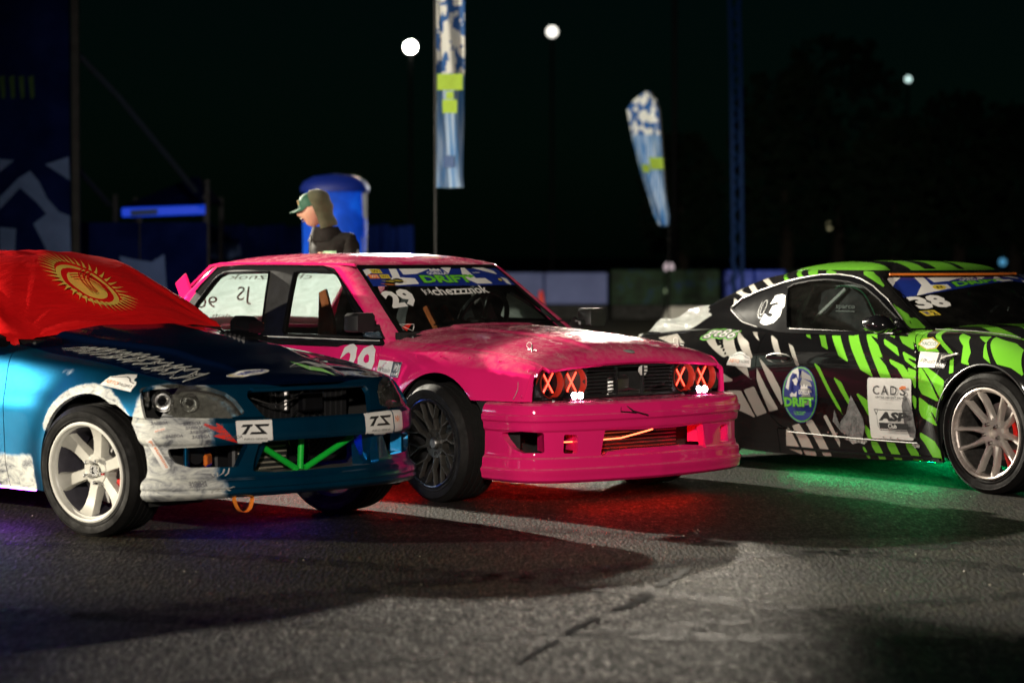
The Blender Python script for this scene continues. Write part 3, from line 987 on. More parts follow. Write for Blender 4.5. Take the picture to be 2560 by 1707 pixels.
# ---- cabin
C = pink.cabin()
zr = 1.255
frameP = [(-.50, .80), (-.555, .845), (-1.135, 1.222), (-1.165, 1.240), (-1.24, 1.252), (-1.75, 1.256), (-2.27, 1.250), (-2.335, 1.228), (-2.49, 1.05), (-2.60, .88), (-2.62, .80)]
gF = [(-.70, .862), (-1.105, 1.205), (-1.15, 1.219), (-1.50, 1.222), (-1.445, .862)]
gR = [(-1.655, .865), (-1.735, 1.218), (-2.20, 1.210), (-2.27, 1.188), (-2.42, 1.015), (-2.52, .865)]
isside = lambda P: np.minimum(P[:, 2] * 0 + 1, (np.abs(P[:, 1]) - .50) * 5)
fr = lambda P: np.minimum(sdround(frameP, P[:, 0], P[:, 2], .02), np.minimum(isside(P), 1.2575 - P[:, 2]))
wsy = lambda z: .655 - (z - .86) * (.655 - .535) / .40
wsx = lambda P: (P[:, 0] + .66 + (P[:, 2] - .86) * 1.28)       # in front of this = screen side
def scr(P):
    d1 = (wsy(P[:, 2]) - np.abs(P[:, 1])) * .97
    return np.minimum(np.minimum(d1, wsx(P)), 1.2585 - P[:, 2])
def scr_r(P): return scr(P)
def rear(P):
    return np.minimum(np.minimum((.62 - (P[:, 2] - .9) * .25) - np.abs(P[:, 1]), -2.28 - P[:, 0] - (1.26 - P[:, 2]) * .4), np.minimum(1.235 - P[:, 2], P[:, 2] - .872))
shell = drop(C, lambda P: fr(P)); shell = drop(shell, scr); shell = drop(shell, rear)
roofp, pil = split(shell, lambda P: P[:, 2] - 1.2600)
make('roof', flange(roofp, .02), PP, PK)
make('pillars', flange(pil, .03), PP, PK)
make('rain_gutter', M().tube([(-.98 - .0, -.612, 1.262), (-1.10, -.618, 1.266), (-1.7, -.622, 1.268), (-2.28, -.606, 1.266), (-2.42, -.585, 1.25), (-2.56, -.63, 1.13)], .007, 6), PP, PK)
sideC = keep(C, fr)
s_near = split(sideC, lambda P: -P[:, 1])[0]; s_far = split(sideC, lambda P: P[:, 1])[0]
for sd, SC in ((-1, s_near), (1, s_far)):
    glF, restc = split(SC, lambda P: sdround(gF, P[:, 0], P[:, 2], .018))
    glR, restc = split(restc, lambda P: sdround(gR, P[:, 0], P[:, 2], .018))
    f1, f2 = split(restc, lambda P: P[:, 0] + 1.59 + (P[:, 2] - .84) * .22)
    wf = make('window_frame', flange(f1.off(.004), .03), MT['rubber'], PK); wr = make('window_frame', flange(f2.off(.004), .03), MT['rubber'], PK)
    if sd < 0:
        for gg, w in ((gF, wf), (gR, wr)):
            A = M()
            q = resample(np.array(gg + [gg[0]]), 60)
            h = bvh(SC)
            pts = [h.ray_cast(Vector((a, -3, b)), Vector((0, 1, 0)))[0] for a, b in q[:-1]]
            pts = [p - Vector((0, .006, 0)) for p in pts if p]
            make('window_seal', A.tube(pts, .007, 6, closed=True), MT['gloss'], w, label=None)
        make('frame_trim', M().tube([p - Vector((0, .010, 0)) for p in [bvh(SC).ray_cast(Vector((a, -3, b)), Vector((0, 1, 0)))[0] for a, b in resample(np.array(frameP[1:9]), 40)] if p], .006, 6), MT['gloss'], PK)
    make('side_window', glF.off(-.008), GLS, wf); make('side_window', glR.off(-.008), GLS, wr)
    if sd > 0:
        FILM_S = split(glF.off(-.02), lambda P: sdpoly([(-1.09, 1.09), (-.76, .935), (-1.22, .94)], P[:, 0], P[:, 2]))[0]
make('belt_trim', M().box((-1.55, -.800, .838), (2.05, .014, .022), bev=.005).box((-1.55, .800, .838), (2.05, .014, .022), bev=.005), MT['rubber'], PK)
# windscreen and its seal
ws = keep(C, scr); sealS, glassS = split(ws, lambda P: .022 - np.minimum(scr(P), P[:, 2] - .872))
wseal = make('windscreen_seal', flange(sealS.off(.003), .02), MT['rubber'], PK)
wsg = make('windscreen', glassS.off(-.002), GLS, PK)
rw = keep(C, rear); make('rear_window', rw, GLS, PK); FILM = rw.off(-.012)
Tws = bvh(ws)
# film on the far windows
fm, nt, b = nodes('frosted_film')
b.inputs['Base Color'].default_value = (.80, .82, .78, 1); b.inputs['Roughness'].default_value = .6
n = noise(nt, 5, 8, .7, coords(nt, (1, 1, 2.2)), dist=1.2)
r = ramp(nt, n.outputs[0], [(.32, (.62, .64, .60)), (.62, (.86, .87, .84))]); nt.links.new(r.outputs[0], b.inputs['Base Color'])
tl = N_(nt, 'ShaderNodeBsdfTranslucent'); nt.links.new(r.outputs[0], tl.inputs[0])
ad = N_(nt, 'ShaderNodeMixShader'); ad.inputs[0].default_value = .85
nt.links.new(b.outputs[0], ad.inputs[1]); nt.links.new(tl.outputs[0], ad.inputs[2]); nt.links.new(ad.outputs[0], nt.nodes['Material Output'].inputs[0])
fr_ = make('window_film', FILM, fm, PK); make('window_film', FILM_S, fm, PK)
Tf = bvh(FILM)
ghost = plain('film_print', (.36, .31, .24), .6, var=.05)
def film_text(s, x0, x1, z0, z1, **k):
    t = fit(text_mesh(s, **k), 1, 1)
    return lay(M().add([(v[0] + .5, v[1] + .5, 0) for v in t.V], t.F), lambda u, v: Vector((-2, x0 + (x1 - x0) * u, z0 + (z1 - z0) * v)), Tf, (-1, 0, 0), .003, 'film_lettering', ghost, fr_, .06)
film_text('chezzznok', .30, -.36, 1.165, 1.198)
film_text('90', -.30, -.50, .985, 1.06, shear=.5)
film_text('JS', -.02, -.22, 1.0, 1.12, shear=.6)
film_text('TIME ATTACK', .34, .06, .895, .925)
film_text('drift team', -.12, -.50, .92, .945)
# hanging loops in the windows
make('hand_strap', M().tube([(-2.0, .54, 1.20), (-1.99, .53, 1.16), (-1.96, .53, 1.13), (-1.94, .53, 1.16), (-1.95, .54, 1.20)], .012, 6), MT['black'], PK)
make('hand_strap', M().prism([(-1.22, 1.17), (-1.19, 1.155), (-1.15, 1.17), (-1.16, 1.10), (-1.21, 1.09)], .50, .52, 'y'), MT['black'], PK)
# ---- nose: bumper skin
Sg = np.linspace(0, 1, 330); Zg = np.unique(np.r_[np.linspace(.135, .552, 84), pink.bz])
SS, ZZ = np.meshgrid(Sg, Zg, indexing='ij')
BP = pink.band(SS, ZZ)
BP[..., 2] += np.where(ZZ < .2, (np.abs(SS - .5) * 2)**2 * .010 * (1 - (ZZ - .135) / .065), 0)
bump_ = grid(BP, (.2, 0, .35))
s_of = lambda P: np.interp(np.arctan2(P[:, 1], P[:, 0] - .30), np.arctan2(pink.plan[:, 1], pink.plan[:, 0] - .30), np.linspace(0, 1, 201))
opens = [[(.054, .395), (.115, .407), (.168, .400), (.170, .296), (.120, .295), (.090, .320), (.068, .360)],
         [(.218, .389), (.254, .383), (.254, .288), (.216, .291)],
         [(.332, .402), (.44, .397), (.56, .397), (.668, .402), (.682, .262), (.66, .288), (.60, .298), (.40, .298), (.34, .288), (.318, .262)],
         [(.782, .389), (.746, .383), (.746, .288), (.784, .291)],
         [(.946, .395), (.885, .407), (.832, .400), (.830, .296), (.880, .295), (.910, .320), (.932, .360)]]
L = 2.35
def opn(P):
    s = s_of(P); v = None
    for o in opens:
        d = sdround([(a * L, c) for a, c in o], s * L, P[:, 2], .010)
        v = d if v is None else np.maximum(v, d)
    return v
bump_ = drop(bump_, opn)
bumper = make('front_bumper', flange(bump_, .045), PP, PK)
Tbp = bvh(bump_)
# top shelf of the bumper and duct pillars
rings = []
top = pink.band(Sg[::3], np.full(len(Sg[::3]), .551)); inn = top.copy(); inn[:, 0] = np.minimum(inn[:, 0] - .10, .60); inn[:, 1] *= .90; inn[:, 2] = .556
inn[:, 0] = np.where(np.abs(top[:, 1]) > .80, top[:, 0], inn[:, 0])
make('bumper_shelf', M().loft([[tuple(p) for p in top], [tuple(p) for p in inn]], cap=False, closed=False), PP, bumper)
for s0, s1 in ((.176, .212), (.258, .312), (.688, .742), (.788, .824)):
    q = pink.band(np.array([s0, s1, s1, s0]), np.array([.30, .30, .392, .392])); c = q.mean(0)
    nrm = Vector((c[0] - .2, c[1] * .35, 0)).normalized()
    back = [Vector(p) - nrm * .13 + Vector((0, 0, 0)) for p in q]; frn = [Vector(p) - nrm * .012 for p in q]
    make('duct_pillar', M().loft([frn, back]), PP, bumper)
make('tow_wire', M().tube([(.66, -.28, .56), (.80, -.25, .545), (.86, -.22, .50), (.87, -.12, .475)], .003, 5).tube([(.80, -.25, .545), (.845, -.30, .50), (.86, -.20, .49)], .003, 5), MT['black'], bumper)
# radiator and crash bar inside
make('intercooler', M().box((.60, 0, .35), (.06, .70, .22), bev=.01), plain('dark_core', (.03, .03, .03), .5, .6), PK)
cores = M()
for k in range(9): cores.box((.635, 0, .27 + k * .02), (.012, .66, .006))
make('core_fins', cores, MT['steel'], PK)
RED = emis('red_neon', (1.0, .13, .05), 6)
REDH = emis('red_neon_cross', (1.0, .050, .026), 6)
make('neon_strip', M().tube([(.70, -.62, .345), (.735, -.45, .345), (.745, -.20, .350), (.74, -.02, .375), (.735, .05, .385)], .004, 6), RED, PK)
# ---- face: headlights, grille
face = M().box((.50, 0, .645), (.05, 1.36, .19))
make('grille_recess', face, MT['dark'], PK)
bezP = [(-.705, .575), (-.715, .62), (-.665, .708), (-.60, .714), (0, .728), (.60, .714), (.665, .708), (.715, .62), (.705, .575), (.40, .560), (-.40, .560)]
sur = M()
for sd in (-1, 1):
    poly = [(sd * .335, .565), (sd * .69, .578), (sd * .70, .62), (sd * .655, .706), (sd * .335, .722)]
    # black surround with two round holes: build as ring strips about the lamps
    sur = M()
    N = 40; outer_poly = resample(np.array(poly + [poly[0]]), 161)[:-1]
    xface = .612
    P2d = M()
    bm = bmesh.new()
    for cxy in ((sd * .585, .648), (sd * .415, .648)):
        half = [p for p in outer_poly if (abs(p[0]) > .5) == (abs(cxy[0]) > .5)]
        if abs(cxy[0]) > .5: half = half + [(sd * .5, z) for z in np.linspace(.572, .714, 24)]
        else: half = half + [(sd * .5, z) for z in np.linspace(.572, .714, 24)]
        half = sorted(half, key=lambda p: math.atan2(p[1] - cxy[1], p[0] - cxy[0]))
        angs = [math.atan2(p[1] - cxy[1], p[0] - cxy[0]) for p in half]
        r0 = [(xface, p[0], p[1]) for p in half]; r1 = [(xface, cxy[0] + .080 * cos(a), cxy[1] + .080 * sin(a)) for a in angs]
        sur.loft([r0, r1], cap=False)
    h = make('headlight_surround', sur, MT['black'], PK)
    for cy in (.585, .415):
        c = (0, sd * cy, .648)
        tub = M().lathe([(.0815, .620), (.080, .625), (.0775, .622), (.0755, .580), (.0, .580)], 44, ax='x').xf(Matrix.Translation((0, sd * cy, .648)))
        lampm = make('headlight_tube', tub, plain('red_translucent_tube', (.30, .02, .010), .4, coat=.2, var=.1, emit=(1, .05, .01), es=.0) if sd * cy == -.585 else bpy.data.materials['red_translucent_tube'], PK, 40)
        make('reflector', M().lathe([(0, .5825), (.0745, .5825), (.0745, .5815)], 36, ax='x').xf(Matrix.Translation((0, sd * cy, .648))), MT['gloss'] if cy != .415 or sd > 0 else plain('dusty_steel_disc', (.10, .09, .08), .45, .7, bmp=.2), lampm)
        for a in (R(34), R(-34)):
            make('neon_cross_bar', M().box((.590, 0, 0), (.006, .009, .128), bev=.003).xf(Matrix.Translation((0, sd * cy, .648)) @ Matrix.Rotation(a, 4, 'X')), REDH, lampm)
    # kidney slats
    for k in range(7):
        make('grille_slat', M().box((.612, sd * .215, .590 + k * .019), (.016, .225, .006), bev=.002), MT['black'], PK)
    make('grille_frame', M().box((.606, sd * .10, .645), (.02, .012, .15)).box((.606, sd * .333, .645), (.02, .012, .15)), MT['black'], PK)
    # twin white spot lamps
    pod = make('spot_lamp', M().box((.665, sd * .475, .575), (.07, .125, .052), bev=.02).box((.60, sd * .49, .560), (.07, .20, .03), bev=.01), MT['gloss'], PK)
    for o in (-.021, .021):
        make('spot_bulb', M().lathe([(0, .712), (.010, .709), (.017, .703), (.019, .695)], 20, ax='x').xf(Matrix.Translation((0, sd * .475 + o * 1.1, .582))), emis('spot_white', (1, .95, 1.0), 70) if 'spot_white' not in bpy.data.materials else bpy.data.materials['spot_white'], pod)
make('lock_carrier', M().box((.585, 0, .722), (.05, 1.28, .012)).box((.58, 0, .567), (.06, 1.3, .012)), MT['black'], PK)
make('white_bracket', M().prism([(.085, .722), (.135, .718), (.135, .688), (.105, .655), (.075, .690)], .60, .612), MT['white'], PK)
make('engine_front', M().box((.54, -.02, .62), (.05, .16, .10), bev=.02).tube([(.58, -.10, .58), (.60, 0, .60), (.585, .12, .585), (.58, .3, .62)], .006, 6).box((.57, .02, .572), (.05, .34, .02), bev=.005), MT['steel'], PK)
# bonnet badge hole cover, pins
def on_bonnet(u0, v0): 
    h = Tb.ray_cast(Vector((u0, v0, 3)), Vector((0, 0, -1))); return h[0], h[1]
p, n_ = on_bonnet(.60, 0)
bdg = make('bonnet_badge', M().lathe([(0, .003), (.034, .002), (.037, 0)], 30, ax='z').xf(Matrix.Translation(p) @ Matrix.Rotation(R(18), 4, 'Y')), plain('grey_badge', (.33, .34, .32), .5), bonnet)
make('badge_hole', M().lathe([(0, .0045), (.004, .0045)], 10, ax='z').xf(Matrix.Translation(p + Vector((0, .016, 0)))).add([], []), MT['dark'], bdg)
for sd in (-1, 1):
    p, n_ = on_bonnet(.44, sd * .56)
    pin = M().tube([(p.x, p.y, p.z), (p.x, p.y, p.z + .035)], .004, 6)
    pin.tube([(p.x + .02 * cos(a) - .02, p.y, p.z + .03 + .016 * sin(a)) for a in np.linspace(0, 2 * pi, 14)[:-1]], .0015, 5, closed=True)
    pin.tube([(p.x - .05, p.y + .01, p.z + .006), (p.x, p.y, p.z + .008), (p.x + .05, p.y - .012, p.z + .004)], .002, 5)
    make('bonnet_pin', pin, MT['steel'], bonnet)
    wire = [(p.x, p.y, p.z + .006)] + [(x, sd * y, z) for x, y, z in ((.50, .63, .755), (.545, .70, .735), (.56, .765, .68), (.565, .778, .62), (.555, .80, .57))]
    make('bonnet_tether', M().tube([tuple(q) for q in catmull(wire, 5)], .0018, 5), MT['black'], bonnet)
# mirrors, wipers
for sd in (-1, 1):
    mm = M().loft([[(x0, sd * y, z) for y, z in ((.80 + a, .905), (.80 + a, .985), (.815 + a, 1.0), (.96 - a, 1.0), (.98 - a, .985), (.98 - a, .905), (.965 - a, .895), (.815 + a, .895))] for x0, a in ((-.62, 0), (-.575, .004), (-.54, .03))])
    mi = make('door_mirror', mm, MT['black'], PK, 40)
    make('mirror_glass', M().box((-.6215, sd * .89, .947), (.003, .15, .085)), MT['chrome'], mi)
    make('mirror_arm', M().prism([(-.53, .86), (-.60, .86), (-.70, .865), (-.62, .95), (-.56, .90)], sd * .765, sd * .785, 'y').box((-.59, sd * .80, .915), (.05, .08, .04), bev=.01), MT['black'], mi)
for y0, L_ in ((-.50, .42), (.05, .42)):
    a = Vector((-.47, y0, .885)); b2 = Vector((-.60, y0 + L_, .925))
    make('wiper', M().tube([tuple(a), tuple((a + b2) / 2 + Vector((.02, 0, .015))), tuple(b2)], .006, 6).tube([tuple(b2 + Vector((-.01, -.26, .0))), tuple(b2 + Vector((-.012, .2, .005)))], .005, 6), MT['black'], PK)
# interior
seat(PK, -1.10, -.28, MT['seat'], None, MT['seat_orange']); seat(PK, -1.32, .38, MT['seat'], None, MT['seat_orange'])
make('seat_side', M().prism([(-1.42, .60), (-1.20, .60), (-1.27, .95), (-1.34, 1.12), (-1.40, 1.10)], -.545, -.53, 'y'), MT['seat_orange'], PK)
steering_wheel(PK, -.98, .36, .93, MT['black'])
make('dashboard', M().loft([[(x, y, z) for y, z in ((-.66, .62), (-.66, .84 + e), (-.40, .87 + e), (0, .865 + e), (.40, .885 + e), (.66, .84 + e), (.66, .62))] for x, e in ((-.60, -.02), (-.72, .0), (-.88, .0), (-.92, -.06))]), MT['black'], PK)
for y, r_, mt in ((-.10, .035, MT['gloss']), (-.02, .035, MT['gloss']), (.08, .042, MT['steel']), (.17, .04, MT['gloss'])):
    make('gauge', M().tube([(-.68, y, .90), (-.78, y, .915)], r_, 16), mt, PK)
# ---- wheels
blk = dict(barrel=MT['black'], lip=plain('satin_black', (.02, .02, .024), .28, .6, var=.1), face=plain('dark_grey_spokes', (.045, .042, .038), .35, .5, var=.15), cap=MT['steel'])
wheel('mesh', .318, .245, .235, PK, (0, -.765, .318), -5, 3, -1, blk)
wheel('mesh', .318, .245, .235, PK, (0, .765, .318), -5, -3, 1, blk)
wheel('mesh', .318, .245, .235, PK, (-2.57, -.74, .318), 0, 1, -1, blk)
wheel('mesh', .318, .245, .235, PK, (-2.57, .74, .318), 0, -1, 1, blk)
make('loose_strap', M().tube([(.10, -.77, .668), (.13, -.80, .655), (.17, -.81, .632), (.20, -.80, .640), (.17, -.78, .668), (.13, -.77, .676)], .006, 6), MT['white'], PK)
# ---- decals
def stack_z(*a): return merge(*a)
W_ = lambda s, cx, cy, w, h=None, **k: placed(text_mesh(s, **{a: b for a, b in k.items() if a != 'rot'}), cx, cy, w, h, k.get('rot', 0))
side_tree = bvh(side)
# door number 29
m = merge((W_('29', .5, .5, 1, 1, bold=.03, shear=-.0), 0))
lay(m, quadmap([(-.93, 0, .585), (-.60, 0, .560), (-.552, 0, .822), (-.85, 0, .826)]), bvh(side), (0, 1, 0), .0025, 'door_number', MT['white'], PK, .03)
# sponsor sticker on the wing
def phasis(wm, bmm):
    return [(poly2([(0, 0), (.62, 0), (.62, 1), (0, 1)]), 0), (poly2([(.62, 0), (1, 0), (1, 1), (.62, 1)]), 1),
            (W_('Phasis', .37, .42, .40, .30), 1), (W_('EAE', .81, .20, .28, .17, bold=.02), 0), (outline([(.74, .42), (.88, .42), (.88, .86), (.74, .86)], .02), 0), (W_('p', .81, .64, .08, .26, bold=.02), 0),
            (poly2([(.06, .36), (.15, .36), (.15, .42), (.06, .42)]), 2), (poly2([(.08, .45), (.15, .45), (.15, .50), (.08, .50)]), 1), (poly2([(.10, .53), (.15, .53), (.15, .60), (.10, .60)]), 3)]
PRN = [MT['white'], MT['print_black'], MT['print_green'], MT['print_orange'], MT['print_blue'], MT['print_yellow'], MT['print_red'], MT['print_dgreen'], MT['print_grey']]
m = merge(*phasis(0, 1))
lay(m, quadmap([(-.545, 0, .655), (-.33, 0, .652), (-.32, 0, .735), (-.53, 0, .742)]), bvh(w_in.off(.006), fen), (0, 1, 0), .002, 'sponsor_sticker', PRN, PK, .03)
# windscreen banner: blue and white shards, lettering
def banner(extra=True):
    wh = [[(.0, .55), (.10, 1.0), (.045, 1.0), (.0, .85)], [(.065, 0), (.14, .50), (.155, 1), (.20, 1.0), (.185, .48), (.27, .42), (.27, .12), (.14, .05)], [(.215, .62), (.215, .95), (.30, .98), (.42, .95), (.30, .66)],
          [(.50, .99), (.58, .99), (.52, .66)], [(.60, .45), (.655, .98), (.69, .98), (.70, .40), (.78, .40), (.80, .10), (.67, .10)], [(.75, .98), (.80, .98), (.86, .72), (.93, .60), (.93, .80), (.86, .98)], [(.93, .45), (.975, .35), (.955, 0), (.925, .1)]]
    L = [(poly2([(0, 0), (.2, .0), (.4, 0), (.6, 0), (.8, 0), (1, 0), (1, 1), (.8, 1), (.6, 1), (.4, 1), (.2, 1), (0, 1)]), 4)]
    for w in wh: L.append((poly2(w), 0))
    L.append((W_('GORILLA', .44, .70, .14, .17, bold=.02), 0)); L.append((poly2([(.40, .82), (.41, .95), (.425, .88), (.44, .97), (.455, .88), (.47, .95), (.485, .82)]), 0))
    L.append((W_('DRIFT', .475, .38, .355, .46, bold=.05), 1)); L.append((W_('DRIFT', .475, .38, .345, .40, bold=.045), 2))
    L.append((poly2([(.655, .42), (.70, .52), (.67, .62), (.64, .52)]), 2))
    return L
L_ = banner()
L_ += [(poly2([(.035, .70), (.095, .70), (.095, .92), (.035, .92)]), 5), (W_('W1', .065, .81, .045, .15), 1), (poly2([(.005, .42), (.06, .42), (.06, .64), (.005, .64)]), 3), (W_('W1', .033, .53, .04, .15), 0), (poly2([(.065, .42), (.12, .42), (.12, .64), (.065, .64)]), 5), (W_('W2', .093, .53, .04, .15), 1)]
for cx, cy, c in ((.105, .26, 5), (.150, .30, 5), (.088, .10, 3)):
    L_ += [(ellipse(cx, cy, .030, .13), 1), (W_('+', cx, cy, .030, .13, bold=.08, rot=.78), c)]
L_ += [(ellipse(.885, .30, .014, .07), 5), (W_('bulat', .735, .72, .06, .09), 0)]
def wsmap(z0, z1, ys=1.0, sag=0.0):
    def f(u, v):
        z = z0 + (z1 - z0) * v
        y = (-1 + 2 * u) * (.655 - (z - .86) * .30 - .022) * ys
        return Vector((-.5, y, z - sag * (1 - (2 * u - 1)**2)))
    return f
lay(merge(*L_), wsmap(1.140, 1.245), Tws, (-1, 0, -.0), .003, 'windscreen_banner', PRN, PK, .03)
lay(merge((W_('29', .5, .5, 1, 1, bold=.05), 0)), lambda u, v: Vector((-.5, -.545 + .19 * u, 1.015 + .095 * v + .02 * u)), Tws, (-1, 0, 0), .003, 'windscreen_number', PRN, PK, .03)
m = merge((W_('chezzznok', .56, .5, .88, .9, bold=.02), 0), (outline([(.01, .15), (.10, .15), (.10, .85), (.01, .85)], .014), 0), (outline([(.055 + .028 * cos(a), .5 + .2 * sin(a)) for a in np.linspace(0, 6.28, 14)[:-1]], .012), 0))
lay(m, lambda u, v: Vector((-.5, -.27 + .50 * u, 1.083 + .05 * v + .012 * u)), Tws, (-1, 0, 0), .003, 'handle_lettering', PRN, PK, .03)
m = merge((poly2([(.1, .0), (.9, 1), (.6, 1), (.0, .5)]), 6), (outline([(0, .9), (1, .9), (.8, .5), (.5, 0), (.2, .5)], .07), 0))
lay(m, lambda u, v: Vector((-.5, -.60 + .09 * u, .895 + .04 * v)), Tws, (-1, 0, 0), .003, 'corner_sticker', PRN, PK, .03)
